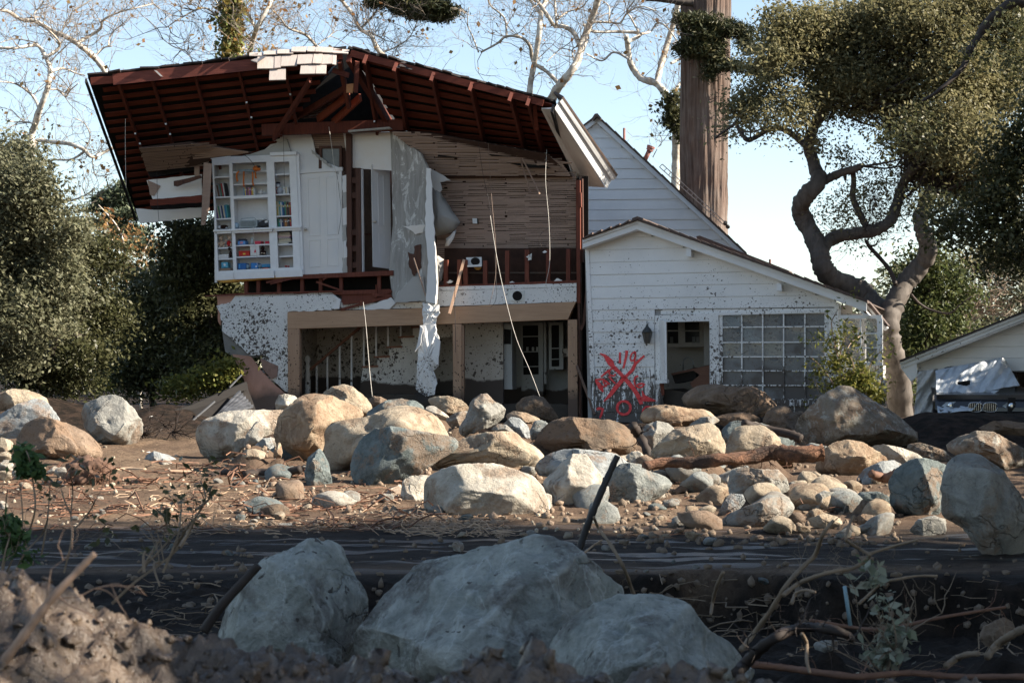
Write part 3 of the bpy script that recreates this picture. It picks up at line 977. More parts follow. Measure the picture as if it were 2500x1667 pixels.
att.prism([W(640, 300, 36.2), W(1010, 296, 36.2), W(900, 120, 36.2), W(760, 130, 36.2)], Vector((0, .1, 0)))
att.prism([W(836, 150, 31.2), W(655, 330, 33), W(660, 330, 36.2), W(800, 150, 36.2)], Vector((0, .05, .06)))
att.prism([W(852, 150, 31.2), W(970, 318, 33), W(985, 318, 36.2), W(880, 150, 36.2)], Vector((0, .05, .06)))
att.build('attic_lining', MAT['felt'], roof)
slab([(850, 318), (950, 310), (955, 314), (850, 323)], -.3, .3).build('insulation', plain('insulation_grey', (.38, .38, .36), .9), house)

# shingles left on the ridge
for k in range(15):
    s0 = k / 15 * .62
    ww = random.uniform(.045, .085)
    p = LS(s0, 0) + Vector((0, random.uniform(-.12, .05), random.uniform(.06, .10)))
    q = LS(s0 + ww, 0) + Vector((0, random.uniform(-.12, .05), random.uniform(.06, .10)))
    MB().prism([p, q, q + Vector((0, .36, -.12)), p + Vector((0, .36, -.12))], (0, 0, .028)).build('shingle', MAT['shingle_dark'], roof)
for k in range(22):
    s0 = .03 + k / 22 * .96
    ww = random.uniform(.03, .055)
    p = RS(s0, 0) + Vector((0, random.uniform(-.1, .04), random.uniform(.05, .085)))
    q = RS(min(1, s0 + ww), 0) + Vector((0, random.uniform(-.1, .04), random.uniform(.05, .085)))
    MB().prism([p, q, q + Vector((0, .36, -.12)), p + Vector((0, .36, -.12))], (0, 0, .025)).build('shingle', MAT['shingle_dark'], roof)
for p in ((960, 164), (975, 162), (990, 168)):
    a = W(p[0], p[1], 30.7)
    MB().prism([a, a + Vector((.12, 0, -.02)), a + Vector((.14, .1, .07)), a + Vector((.02, .1, .09))], (0, .02, .02)).build('shingle', MAT['shingle_dark'], roof)
r1 = [((1402, 160), (1510, 158), (1508, 184), (1400, 183)), ((1518, 146), (1622, 144), (1622, 172), (1514, 174)), ((1627, 134), (1748, 133), (1752, 165), (1622, 166)), ((1740, 114), (1858, 110), (1850, 152), (1735, 150)), ((1866, 110), (1925, 110), (1922, 150), (1862, 148)), ((1930, 114), (1980, 112), (1976, 152), (1926, 150)), ((1983, 114), (2074, 116), (2068, 158), (1978, 154)), ((2080, 120), (2200, 130), (2185, 166), (2066, 160))]
r2 = [((1412, 220), (1490, 190), (1535, 186), (1462, 236)), ((1466, 192), (1600, 188), (1598, 284), (1464, 286)), ((1602, 188), (1652, 184), (1650, 276), (1600, 282)), ((1657, 180), (1784, 174), (1780, 262), (1652, 266)), ((1788, 176), (1910, 168), (1902, 244), (1780, 250)), ((1915, 168), (1985, 170), (1975, 246), (1904, 242)), ((1988, 172), (2064, 172), (2060, 246), (1978, 250)), ((2066, 176), (2096, 178), (2092, 256), (2062, 250))]
r3 = [((1562, 292), (1690, 284), (1690, 374), (1558, 378)), ((1812, 258), (1932, 254), (1928, 326), (1804, 328)), ((1934, 256), (2016, 258), (2012, 326), (1930, 326))]
for row, (yt, yb, zz) in ((r1, (30.98, 30.78, 0)), (r2, (30.80, 30.55, 0)), (r3, (30.58, 30.36, 0))):
    for i, q in enumerate(row):
        q = z1(list(q))
        dj = .012 * (i % 3)
        P = [W(*q[0], yt - dj), W(*q[1], yt - dj), W(*q[2], yb - dj), W(*q[3], yb - dj)]
        MB().prism(P, (0, .012, -.014)).build('shingle', MAT['shingle'], roof)
MB().prism([z for z in [W(*q, 30.9) for q in z1([(640, 300), (665, 305), (712, 352), (690, 348)])]], (0, .02, 0)).build('torn_flashing', plain('flashing', (.5, .48, .45), .5), roof)

# white boxed eave on the right-hand rake
sa, sb, sc_, sd_ = W(1322, 267, 30.62), W(1353, 266, 30.5), W(1478, 458, 33.5), W(1426, 455, 33.7)
eave = MB().prism([sa, sb, sc_, sd_], (0, .03, .03)).build('rake_soffit', MAT['siding_clean'], house)
fa, fb = W(1355, 264, 30.48), W(1481, 457, 33.45)
MB().prism([fa, fb, fb + Vector((.10, 0, .17)), fa + Vector((.08, 0, .15))], (.015, .03, 0)).build('fascia_board', MAT['trim'], eave)
MB().prism([fa + Vector((.085, -.02, .11)), fb + Vector((.11, -.02, .13)), fb + Vector((.19, -.02, .20)), fa + Vector((.14, -.02, .17))], (.015, .03, 0)).build('fascia_board', MAT['trim'], eave)
MB().prism([fa + Vector((.0, -.02, -.02)), fb + Vector((.0, -.02, -.02)), fb + Vector((.03, -.02, .02)), fa + Vector((.03, -.02, .02))], (.01, .03, 0)).build('fascia_trim', MAT['trim'], eave)
MB().prism([fa + Vector((.13, -.04, .17)), fb + Vector((.19, -.04, .20)), fb + Vector((.22, -.04, .235)), fa + Vector((.15, -.04, .205))], (-.15, .35, .15)).build('rake_shingles', MAT['shingle_brown'], eave)
MB().prism([W(1322, 268, 30.6), W(1330, 268, 30.6), W(1432, 452, 33.6), W(1424, 470, 33.6)], (0, .05, 0)).build('rake_trim', MAT['siding_clean'], eave)

# ---- left end: ceiling lath, broken attic wall, rear eave
DL = .85
c1 = [((339, 363), 33.0), ((465, 349), 33.0), ((517, 357), 33.05), ((615, 374), 33.2), ((513, 387), 33.3), ((510, 393), 33.4), ((478, 405), 33.6), ((361, 421), 33.9)]
MB().prism([W(*p, y - DL) for p, y in c1], (0, .03, .03)).build('lath_ceiling', plain('lath_shade_backing', (.07, .04, .03), .9), house)  # dark backing colour makes the shade between the laths
ll = MB()
r_ = random.Random(4)
for k in range(15):
    t = k / 15
    xa, xb = 341 + 20 * t + r_.uniform(-3, 3), 520 - 20 * t + r_.uniform(-12, 12)
    ya = 363 + 57 * t
    yb = ya - 14
    Yk = 32.93 - DL + .9 * t
    xm = r_.uniform(395, 470)
    Yk -= .14
    for a, b in ((xa, xm), (xm + 2, xb)):
        f = lambda x: ya + (yb - ya) * (x - xa) / (xb - xa)
        ll.prism([W(a, f(a), Yk), W(b, f(b), Yk), W(b, f(b) + 2.9, Yk + .05), W(a, f(a) + r_.uniform(2.4, 3.1), Yk + .05)], (0, .01, .006))
for k in range(7):
    t = k / 7
    xa, xb = 466 + 6 * t, 606 - 30 * t
    ll.prism([W(xa, 351 + 40 * t, 32.93 - DL + .4 * t), W(xb, 371 + 5 * t, 33.1 - DL + .1 * t), W(xb, 374 + 5 * t, 33.12 - DL + .1 * t), W(xa, 354.5 + 40 * t, 32.96 - DL + .4 * t)], (0, .01, .006))
tag(ll.build('lath', MAT['lath'], house), kind='stuff')
for k, (q, y, m) in enumerate((([(360, 421), (478, 403), (478, 414), (366, 432)], 33.9, 'felt'), ([(358, 440), (492, 426), (492, 480), (372, 486)], 34.0, 'siding_clean'), ([(366, 488), (492, 476), (492, 482), (492, 494), (366, 502)], 33.8, 'red'), ([(366, 502), (492, 494), (492, 506), (372, 512)], 34.2, 'felt'), ([(331, 509), (368, 512), (492, 505), (490, 531), (341, 545)], 34.9, 'siding_clean'), ([(424, 442), (490, 428), (492, 434), (432, 455), (424, 454)], 33.7, 'brownv'), ([(360, 440), (392, 454), (376, 478), (366, 476)], 33.98, 'lath'), ([(475, 404), (486, 402), (486, 430), (475, 432)], 33.8, 'lath'))):
    MB().prism([W(a, b, y - DL) for a, b in jag(q, .8, 14, k)], (0, .06, 0)).build(('attic_board', 'attic_panel', 'broken_joist', 'attic_board', 'eave_soffit', 'broken_joist', 'wall_scrap', 'wall_scrap')[k], MAT[m], house)
for k in range(4):
    x = 493 + k * 5
    MB().prism([W(x + 4, 398 + k, 33.3 - DL - .03 * k), W(x + 9, 396 + k, 33.3 - DL - .03 * k), W(x + 8 - 2 * k, 548 - 12 * k, 33.4 - DL - .03 * k), W(x - 2 - k, 550 - 10 * k, 33.4 - DL - .03 * k)], (0, .05, 0)).build('split_stud', MAT['lath'], house)

# ---- built-in bookcase
def BC(u, v, off=0.0):
    return FP(517 + u + .042 * v, 385 - .045 * u + v, off)


def bslab(u0, v0, u1, v1, off, th):
    return MB().prism([BC(u0, v0, off), BC(u1, v0, off), BC(u1, v1, off), BC(u0, v1, off)], FP.n * th)


bkm = plain('bookcase_paint', (.80, .80, .80), .45, .06)
bki = plain('bookcase_inside', (.74, .73, .72), .5, .06)
bookcase = bslab(0, 0, 205, 300, .31, .03).build('bookcase', bki, house)
COLS = {'left': (4, 41, [19, 47, 96, 149, 176], [188, 220, 247, 277]), 'middle': (49, 132, [16, 37, 67, 96, 174], [188, 216, 244, 276]), 'right': (151, 188, [18, 47, 96, 149, 176], [185, 218, 247, 276])}
for u0, u1 in ((0, 4), (41, 49), (132, 151), (188, 205)):
    bslab(u0, 0, u1, 300, -.02, .04).build('face_frame', bkm, bookcase)
for u in (0, 45, 141, 200):
    bslab(u - 1 if u else 0, 1, u + 1.5, 299, .02, .29).build('divider', bki, bookcase)
for c, (u0, u1, a, b) in COLS.items():
    bslab(u0, 0, u1, a[0], -.018, .04).build('face_frame', bkm, bookcase)
    for v in a[1:-1] + b[1:-1]:
        th = 7 if (c == 'middle' and v == 96) else 3
        o = -.02 if th == 7 else .02
        bslab(u0, v, u1, v + th, o, .30).build('shelf', bkm, bookcase)
    bslab(u0, b[-1], u1, 300, -.017, .04).build('face_frame', bkm, bookcase)
for u0, u1, o in ((-4, 41, -.05), (41, 140, -.12), (140, 210, -.08)):
    bslab(u0, 176, u1, 181, o, .38 + (-.05 - o)).build('counter', bkm, bookcase, bevel=.004)
    bslab(u0 + 2, 181, u1 - 1, 186, o + .03, .36).build('counter_moulding', bkm, bookcase)
    bslab(u0 + 3, 282, u1 - 1, 299, o + .02, .05).build('plinth', bkm, bookcase)
bslab(142, -6, 206, 2, -.07, .3).build('crown_moulding', bkm, bookcase)
bslab(-3, -3, 44, 3, -.04, .3).build('crown_moulding', bkm, bookcase)
bslab(203, 0, 212, 300, .0, .1).build('side_panel', bkm, bookcase)

# ---- things left on the shelves
BCOL = {'red': (.42, .05, .05), 'blue': (.06, .22, .42), 'green': (.08, .26, .16), 'white': (.70, .70, .68), 'black': (.03, .03, .035), 'orange': (.55, .22, .05), 'yellow': (.62, .48, .12), 'purple': (.22, .10, .30), 'pink': (.60, .22, .30), 'brown': (.20, .11, .07), 'teal': (.08, .34, .36), 'grey': (.30, .31, .32), 'navy': (.03, .06, .16), 'cream': (.66, .58, .42)}
BM = {k: plain('book_' + k, c, .5, .08) for k, c in BCOL.items()}
NUMW = ('first', 'second', 'third', 'fourth', 'fifth', 'sixth', 'seventh', 'eighth', 'ninth', 'tenth', 'eleventh', 'twelfth', 'thirteenth')


def books(u, v, cols, hs, place, lean=0.0, wd=(2.6, 3.8), grp=None, dep=.17):
    ids = cols.split()
    seen = {}
    for i, c in enumerate(ids):
        w_ = random.uniform(*wd)
        h = hs * random.uniform(.85, 1.0)
        root = BC(u + w_ / 2, v, .10)
        top = BC(u + w_ / 2 - lean * h * .5 * (1 - .4 * i / max(1, len(ids))), v - h, .10)
        nb = ids[i - 1] if i else None
        na = ids[i + 1] if i + 1 < len(ids) else None
        if nb is None: rel = 'at left end beside a %s one' % na
        elif na is None: rel = 'at right end beside a %s one' % nb
        else: rel = 'between %s and %s ones' % (nb, na)
        t = '%s book %s, %s' % (c, rel, place)
        seen[t] = seen.get(t, 0) + 1
        if seen[t] > 1: t = t.replace(' one', ' book') + ' again'
        bk = empty('book', root, t, 'book', grp or 'books on the built-in bookcase')
        MB().beam(root + FP.n * dep / 2, top + FP.n * dep / 2, w_ * .0076, dep, FP.n).build('cover', BM[c], bk)
        d = (top - root).normalized()
        sd_ = d.cross(FP.n).normalized() * (w_ * .0076 * .3)
        MB().prism([top + FP.n * .01 - sd_ - d * .002, top + FP.n * .01 + sd_ - d * .002, top + FP.n * (dep - .01) + sd_ - d * .002, top + FP.n * (dep - .01) - sd_ - d * .002], d * .004).build('pages', BM['cream'], bk)
        if random.random() < .6 and lean < .3:
            MB().beam(root + d * (h * .0076 * .65) - FP.n * .002, root + d * (h * .0076 * .8) - FP.n * .002, w_ * .0076 * .8, .004, FP.n).build('spine_label', BM[random.choice(['white', 'cream', 'yellow'])], bk)
        u += w_ + random.uniform(.1, .5) + (lean * 1.4)


books(9, 95.5, 'white brown grey green red white black', 33, 'upper shelf of left column', .35, (2.2, 3))
books(7, 148.5, 'purple cream green white navy cream blue teal', 33, 'third shelf of left column', .30, (2.4, 3.2))
books(74, 95.5, 'blue yellow purple brown pink purple orange yellow white', 20, 'below the orange plush toy', .05, (2.2, 3.2))
books(153, 95.5, 'red pink white cream green white white cream white', 18, 'below the plush in black hat', .0, (2.6, 3.8))
books(153, 148.5, 'yellow cream teal white blue navy green brown black brown red', 36, 'middle shelf of right column', .06, (2.4, 3.3))
books(154, 175.5, 'green teal white navy brown orange brown black red', 20, 'just above the right counter', .1, (2.6, 3.6))
for k, (c, u0, u1) in enumerate((('white', 153, 178), ('grey', 152, 186), ('cream', 155, 183), ('black', 153, 185), ('purple', 153, 182), ('pink', 152, 184), ('brown', 155, 184), ('black', 154, 183))):
    v = 217.5 - 3.4 * k
    t = empty('book', BC(168, v, .05), '%s book lying %s in the flat stack at lower right' % (c, NUMW[k] + ' from the bottom'), 'book', 'books stacked flat in the bookcase')
    MB().prism([BC(u0, v - 3, .05), BC(u1, v - 3, .05), BC(u1, v, .05), BC(u0, v, .05)], FP.n * .2).build('cover', BM[c], t)
    MB().prism([BC(u0 + 1, v - 2.3, .045), BC(u1 - 1, v - 2.3, .045), BC(u1 - 1, v - .8, .045), BC(u0 + 1, v - .8, .045)], FP.n * .01).build('pages', BM['cream'], t)


def fab(name, c): return plain(name, c, .95, .25, 30, .1)


def px(k): return k * .0077


def toy(name, u, v, label, cat, off=.12):
    return empty(name, BC(u, v, off), label, cat)


# long-limbed orange plush draped over the shelves
t = toy('plush_toy', 70, 58, 'long-limbed orange plush toy draped over the middle shelves', 'plush toy', -.1)
om, gm = fab('plush_orange', (.60, .17, .04)), fab('plush_grey', (.25, .30, .33))
pts = lambda L, o=-.09: [FP(480 + x * .23596, 350 + y * .23596, o) for x, y in L]
MB().tube(pts([(440, 285), (500, 283), (560, 285), (600, 290)]), [px(3), px(3.6), px(4), px(4)], 8).build('body', gm, t, True)
MB().ball(pts([(612, 262)])[0], px(7.5)).ball(pts([(640, 268)])[0], (px(6), px(5), px(4.5))).build('head', om, t, True)
MB().ball(pts([(640, 240)])[0], (px(6), px(5), px(2.6))).build('cap', BM['black'], t, True)
for L in ([(440, 288), (418, 310), (414, 350), (424, 396)], [(490, 290), (487, 350), (486, 400), (490, 452)], [(580, 295), (582, 350), (580, 400), (588, 440)], [(606, 300), (610, 330), (612, 358), (622, 356)]):
    MB().tube(pts(L, -.10), [px(2.3)] * 4, 6).build('limb', om, t, True)
t = toy('plush_toy', 158, 78, 'grey plush animal in a black hat above the books at right', 'plush toy')
MB().ball(BC(159, 76, .1), px(6)).ball(BC(163, 88, .1), (px(9), px(6), px(10))).build('body', fab('plush_silver', (.40, .42, .46)), t, True)
MB().ball(BC(159, 69, .1), (px(6), px(5), px(3))).build('hat', BM['black'], t, True)
MB().ball(BC(158, 77, .06), (px(3), px(2), px(2.5))).build('muzzle', BM['white'], t, True)
t = toy('plush_toy', 17, 219, 'cream teddy bear sitting at lower left of the bookcase', 'plush toy')
tb = fab('plush_cream', (.60, .44, .32))
MB().ball(BC(15, 211, .1), (px(6.5), px(5), px(8))).build('body', tb, t, True)
MB().ball(BC(14, 198, .09), px(5.2)).ball(BC(10, 193, .1), px(2)).ball(BC(18.5, 192.5, .1), px(2)).ball(BC(14, 199.5, .05), px(2.3)).build('head', tb, t, True)
for u, v in ((8, 210), (22, 209), (11, 218), (20, 218)):
    MB().ball(BC(u, v, .06), (px(2.6), px(3), px(3.4))).build('limb', tb, t, True)
t = toy('plush_toy', 34, 219, 'teddy bear in red clothes leaning beside the cream bear', 'plush toy')
MB().ball(BC(33, 211, .11), (px(6), px(5), px(8))).build('body', fab('plush_red', (.50, .03, .03)), t, True)
MB().ball(BC(35, 198, .1), px(4.6)).ball(BC(31, 193, .11), px(1.8)).ball(BC(38.5, 193, .11), px(1.8)).build('head', tb, t, True)
for u, v in ((26, 203), (38, 213), (28, 217), (37, 218)):
    MB().ball(BC(u, v, .07), (px(2.4), px(3), px(3))).build('limb', tb, t, True)
t = toy('plush_toy', 33, 247, 'dark brown plush animal peering round the left column frame', 'plush toy', .0)
db_ = fab('plush_dark', (.035, .018, .015))
MB().ball(BC(36, 237, .05), (px(4), px(4), px(9))).build('body', db_, t, True)
MB().ball(BC(34, 224, .03), px(4.4)).ball(BC(30.5, 220, .04), px(1.6)).ball(BC(37, 219.5, .04), px(1.6)).build('head', db_, t, True)
t = toy('plush_toy', 115, 243, 'black plush animal with white muzzle beside the white lidded box', 'plush toy')
MB().ball(BC(115, 237, .1), (px(9), px(6), px(6.5))).build('body', db_, t, True)
MB().ball(BC(115, 226, .1), (px(5), px(5), px(7))).build('head', db_, t, True)
MB().ball(BC(112, 238, .04), (px(2.5), px(2), px(2))).ball(BC(118, 239, .04), (px(2.5), px(2), px(2))).build('paws', fab('plush_tan', (.5, .4, .3)), t, True)
t = toy('plush_toy', 22, 175, 'black and white plush animal lying on the left counter', 'plush toy', .0)
MB().ball(BC(22, 170, .08), (px(12), px(6), px(5.2))).build('body', db_, t, True)
MB().ball(BC(12, 170, .05), (px(4), px(4), px(4.5))).build('head', fab('plush_white', (.6, .6, .6)), t, True)
MB().ball(BC(29, 173, .03), (px(4), px(3), px(2.5))).build('paw', fab('plush_grey2', (.32, .33, .34)), t, True)
t = toy('teapot', 117, 95, 'small white toy teapot beside the coloured books', 'teapot')
pw = plain('china', (.78, .76, .73), .25, .05)
MB().ball(BC(117, 90, .1), (px(5), px(5), px(4.2))).build('body', pw, t, True)
MB().ball(BC(117, 85, .1), (px(2.6), px(2.6), px(1.4))).ball(BC(117, 83, .1), px(.9)).build('lid', pw, t, True)
MB().tube([BC(121, 91, .1), BC(124, 89, .1), BC(125, 86, .1)], [px(1.2), px(.9), px(.7)], 6).build('spout', pw, t, True)
MB().tube([BC(113, 87, .1), BC(110.5, 88, .1), BC(110.5, 91, .1), BC(113, 93, .1)], px(.6), 5).build('handle', pw, t, True)
t = toy('radio', 80, 174, 'grey radio with a rounded speaker grille on the middle counter', 'radio', -.06)
rd = plain('radio_grey', (.34, .39, .40), .45, .1)
q = [(60, 159), (64, 156), (100, 156), (104, 159), (104, 171), (100, 174), (64, 174), (60, 171)]
MB().prism([BC(u, v, -.06) for u, v in q], FP.n * .16).build('body', rd, t, bevel=.008)
MB().prism([BC(u, v, -.066) for u, v in ((63, 161), (66, 158.5), (97, 158.5), (100, 161), (100, 169), (97, 171.5), (66, 171.5), (63, 169))], FP.n * .01).build('grille', plain('radio_grille', (.22, .25, .25), .7, .3, 60), t)
MB().tube([BC(64, 156, 0), BC(66, 152, 0), BC(98, 151, 0), BC(101, 156, 0)], px(.8), 6).build('handle', rd, t, True)
t = toy('lamp_base', 120, 174, 'black toy vehicle with white patch on the middle counter', 'toy', -.04)
MB().prism([BC(u, v, -.04) for u, v in ((105, 173), (106, 163), (114, 160), (126, 157), (131, 160), (131, 173))], FP.n * .2).build('body', BM['black'], t, bevel=.01)
MB().prism([BC(u, v, -.05) for u, v in ((122, 160), (129, 158.5), (129.5, 164), (123, 165))], FP.n * .02).build('patch', BM['white'], t)
for u in (110, 124):
    MB().lathe(BC(u, 172, -.06), [(px(2.4), 0), (px(2.4), .03)], 12, Matrix.Rotation(R(90), 3, 'X')).build('wheel', MAT['iron'], t)
t = toy('folder', 95, 156, 'white paper folder lying on top of the grey radio', 'folder', .0)
MB().prism([BC(72, 154, .0), BC(120, 154, .0), BC(122, 157, .0), BC(74, 156, .0)], FP.n * .2).build('cover', BM['white'], t)
t = toy('cloth', 54, 174, 'crumpled pale blue cloth beside the grey radio', 'cloth', -.04)
V, F = ico(3)
dn = .25 * fbm(V * 3 + 5, 3)
MB().add([BC(54, 168, .05) + Vector(v) * (1 + k) * px(7) for v, k in zip(V, dn)], [tuple(f) for f in F]).build('folds', plain('cloth_blue', (.42, .55, .66), .9, .2), t, True)


def box_thing(name, u0, v0, u1, v1, c, label, cat, off=.08, dep=.16, lid=None, badge=None):
    t = toy(name, (u0 + u1) / 2, v1, label, cat, off)
    m = plain(name + label[:12].replace(' ', ''), c, .5, .08)
    MB().prism([BC(u0, v0, off), BC(u1, v0, off), BC(u1, v1, off), BC(u0, v1, off)], FP.n * dep).build('body', m, t, bevel=.004)
    if lid:
        MB().prism([BC(u0 - .8, v0 - 2.5, off - .01), BC(u1 + .8, v0 - 2.5, off - .01), BC(u1 + .8, v0 + 1, off - .01), BC(u0 - .8, v0 + 1, off - .01)], FP.n * (dep + .02)).build('lid', plain('lid' + label[:9].replace(' ', ''), lid, .5, .08), t, bevel=.003)
    if badge:
        MB().prism([BC(u, v, off - .004) for u, v in badge[1:]], FP.n * .003).build('badge', plain('badge' + label[:9].replace(' ', ''), badge[0], .5, .05), t)
    return t


box_thing('box', 84, 220, 106, 243, (.72, .70, .68), 'white lidded box with a red triangle on its front', 'box', .03, .2, (.74, .72, .70), ((.55, .04, .08), (93, 236), (96, 227), (99.5, 236)))
box_thing('box', 56, 233, 82, 243, (.55, .03, .02), 'red game box beside the white lidded box', 'game box', .03, .2, (.48, .03, .02), ((.7, .5, .08), (66, 236), (72, 236), (72, 240), (66, 240)))
box_thing('box', 54, 206, 73, 215.5, (.12, .30, .62), 'blue patterned box under a small dark box on the lower shelf', 'box', .05, .2, None, ((.6, .25, .3), (60, 208), (67, 208), (67, 213), (60, 213)))
box_thing('box', 56, 201, 72, 205.8, (.03, .04, .08), 'small dark blue box on top of the patterned blue box', 'box', .06, .16)
t = toy('canister', 90, 215, 'pale blue cylinder canister standing on the lower middle shelf', 'canister')
MB().lathe(BC(90, 215, .12), [(px(4), 0), (px(4), px(15))], 16).build('body', plain('canister', (.52, .62, .62), .5, .1), t, True)
MB().lathe(BC(90, 199.5, .12), [(px(4.2), 0), (px(4.2), px(1.6)), (px(1), px(2)), (px(1), px(3))], 16).build('lid', BM['white'], t)
box_thing('box', 96, 210.5, 110, 215.8, (.62, .03, .08), 'flat red box in the middle of the lower shelf', 'box', .05, .18, (.7, .08, .12))
box_thing('box', 121, 209.5, 131.5, 215.8, (.50, .02, .05), 'red box pushed against the right side of the lower shelf', 'box', .03, .18)
box_thing('box', 12, 256, 28, 270, (.12, .42, .58), 'turquoise box standing at the bottom of the left column', 'box', .06, .16, None, ((.7, .75, .75), (17, 260), (22, 259), (23.5, 264), (19, 266)))
box_thing('book', 7, 271, 34, 276.5, (.30, .20, .14), 'flat brown book under the turquoise box', 'book', .04, .2)
box_thing('tray', 6, 240, 30, 246.5, (.72, .72, .72), 'white plastic tray on the left column shelf', 'tray', .02, .22, (.78, .78, .78))
box_thing('box', 52, 260, 72, 275.5, (.03, .14, .38), 'dark blue toy box at lower left of the middle column', 'box', .05, .2, None, ((.1, .4, .7), (55, 263), (58, 263), (58, 272), (55, 272)))
box_thing('box', 84, 261, 101, 275.5, (.04, .20, .50), 'bright blue toy box in the middle of the bottom shelf', 'box', .04, .2, None, ((.6, .65, .7), (95, 268), (99, 268), (99, 272), (95, 272)))
box_thing('box', 110, 265, 131, 273, (.05, .24, .45), 'blue game box lying at right of the bottom shelf', 'box', .06, .2)
box_thing('box', 112, 274, 126, 276, (.66, .12, .06), 'thin orange pencil tin at the front of the bottom shelf', 'tin', -.0, .04)
for k, (u, v) in enumerate(((76, 269), (104, 270))):
    t = toy('toy', u, 276, ('clear plastic toy bag between the dark and bright blue boxes', 'small pale toy pieces right of the bright blue box')[k], 'toy', .06)
    V, F = ico(2)
    dn = .35 * fbm(V * 2.5 + 9 * k, 3)
    MB().add([BC(u, v, .12) + Vector(x) * (1 + d) * px(6) for x, d in zip(V, dn)], [tuple(f) for f in F]).build('bag', plain('toybag%d' % k, (.35, .5, .58), .35, .35, 25), t)
t = toy('toy', 172, 275, 'small dark red toy on the bottom shelf of the right column', 'toy')
MB().ball(BC(170, 273, .1), (px(4), px(3), px(2.4))).ball(BC(176, 273.5, .1), (px(3), px(3), px(2))).build('body', BM['red'], t, True)

# ---- wires and cables hanging from the wreck
def wire(pts, r, m, label, base):
    P = [W(*p) for p in pts]
    t = MB()
    # smooth the polyline
    Q = []
    for i in range(len(P) - 1):
        p0, p1, p2, p3 = P[max(0, i - 1)], P[i], P[i + 1], P[min(len(P) - 1, i + 2)]
        for k in range(6):
            s = k / 6
            Q.append(.5 * ((2 * p1) + (p2 - p0) * s + (2 * p0 - 5 * p1 + 4 * p2 - p3) * s * s + (3 * p1 - p0 - 3 * p2 + p3) * s ** 3))
    Q.append(P[-1])
    t.tube(Q, r, 5)
    o = t.build('hanging_wire', m, None, True, at=P[base])
    return tag(o, label, 'wire', 'wires hanging from the torn house')


wire([(1197, 527, 31.5), (1215, 640, 31.4), (1238, 745, 31.2), (1262, 830, 30.9), (1292, 900, 30.5), (1318, 968, 30.2)], .0045, MAT['wire_pale'], 'long pale cable slanting down to the boulder before the kitchen doorway', -1)
wire([(887, 738, 32.2), (893, 790, 31.9), (898, 850, 31.7), (903, 910, 31.4), (909, 968, 31.2)], .0045, MAT['wire_pale'], 'pale cable hanging in front of the staircase opening', -1)
wire([(1168, 348, 31.8), (1180, 430, 31.7), (1195, 500, 31.6), (1206, 600, 31.6), (1212, 720, 31.5), (1198, 750, 31.5)], .004, MAT['wire_dark'], 'dark wire crossing the lath wall left of centre', 0)
wire([(1192, 350, 31.8), (1200, 480, 31.7), (1210, 600, 31.6), (1209, 680, 31.5), (1195, 745, 31.5)], .004, plain('wire_grey', (.25, .18, .14), .6), 'thin brown wire beside the dark wire on the lath wall', 0)
wire([(1335, 365, 31.8), (1332, 440, 31.6), (1340, 540, 31.5), (1342, 640, 31.4), (1333, 690, 31.4), (1338, 706, 31.4)], .0042, MAT['wire_pale'], 'pale cable hanging down the right side of the lath wall', 0)
wire([(1342, 556, 31.6), (1335, 560, 31.6), (1320, 572, 31.6), (1318, 590, 31.6), (1322, 603, 31.6)], .004, MAT['wire_dark'], 'short dark wire curling off the lath wall', 0)
wire([(692, 326, 32.4), (693, 400, 32.4), (695, 450, 32.4), (697, 472, 32.4)], .004, MAT['wire_dark'], 'black wire hanging over the right bookcase column', 0)
wire([(585, 372, 32.6), (605, 385, 32.5), (618, 400, 32.5), (623, 410, 32.5)], .005, MAT['wire_dark'], 'short black wire curving down to the orange plush toy', 0)
wire([(618, 553, 32.9), (619, 580, 32.9), (624, 605, 32.9), (627, 630, 32.9), (628, 648, 32.9)], .004, MAT['wire_pale'], 'white cord dangling over the lower bookcase shelves', 0)
wire([(803, 310, 32.3), (810, 360, 32.3), (817, 410, 32.3), (830, 465, 32.3), (836, 520, 32.3), (838, 580, 32.2), (839, 650, 32.2)], .0045, MAT['wire_pale'], 'pale cable hanging down beside the closed bedroom door', 0)
wire([(822, 420, 32.3), (828, 470, 32.3), (833, 520, 32.3), (826, 572, 32.3)], .004, MAT['wire_dark'], 'dark wire drooping across the closed bedroom door', 0)
wire([(306, 290, 31.9), (306, 380, 31.9), (308, 460, 31.9)], .004, MAT['wire_pale'], 'thin pale wire dangling under the far left of the roof', 0)
wire([(382, 355, 32.8), (383, 430, 32.8), (385, 500, 32.8), (388, 540, 32.8)], .004, MAT['wire_dark'], 'thin dark wire dangling in front of the broken eave', 0)
wire([(1127, 700, 32.0), (1112, 698, 31.9), (1110, 740, 31.9), (1112, 790, 31.9), (1112, 860, 31.8)], .005, MAT['wire_dark'], 'black cable running down the middle post', 0)
# ================================================================== kitchen wing
KP = Plane(1430, 31.6, 2041, 30.3)
kb = KP(1735, 1000, 2.0)
wing = empty('kitchen_wing', (kb.x, kb.y, .5), 'white one-storey wing with mud-splashed siding, red spray-paint marks and a many-paned window', 'house wing')
z7 = zf(1400, 500, .34014)
z8 = zf(1440, 830, .13605)
zg = zf(1400, 250, .24876)


def rake_y(x, P0, PK, P1):
    return np.interp(x, [P0[0], PK[0], P1[0]], [P0[1], PK[1], P1[1]])


K0, KK, K1 = (1422, 606), (1556, 560), (2116, 760)
rows = [552, 582, 611, 641, 671, 700, 729, 757, 782, 811, 839, 867, 895, 922, 951, 978, 1005, 1034]
KS = []


def kyx(y, x):       # a level board seen in perspective
    return 900 - (900 - y) * (1 + .055 * (x - 1440) / 611)


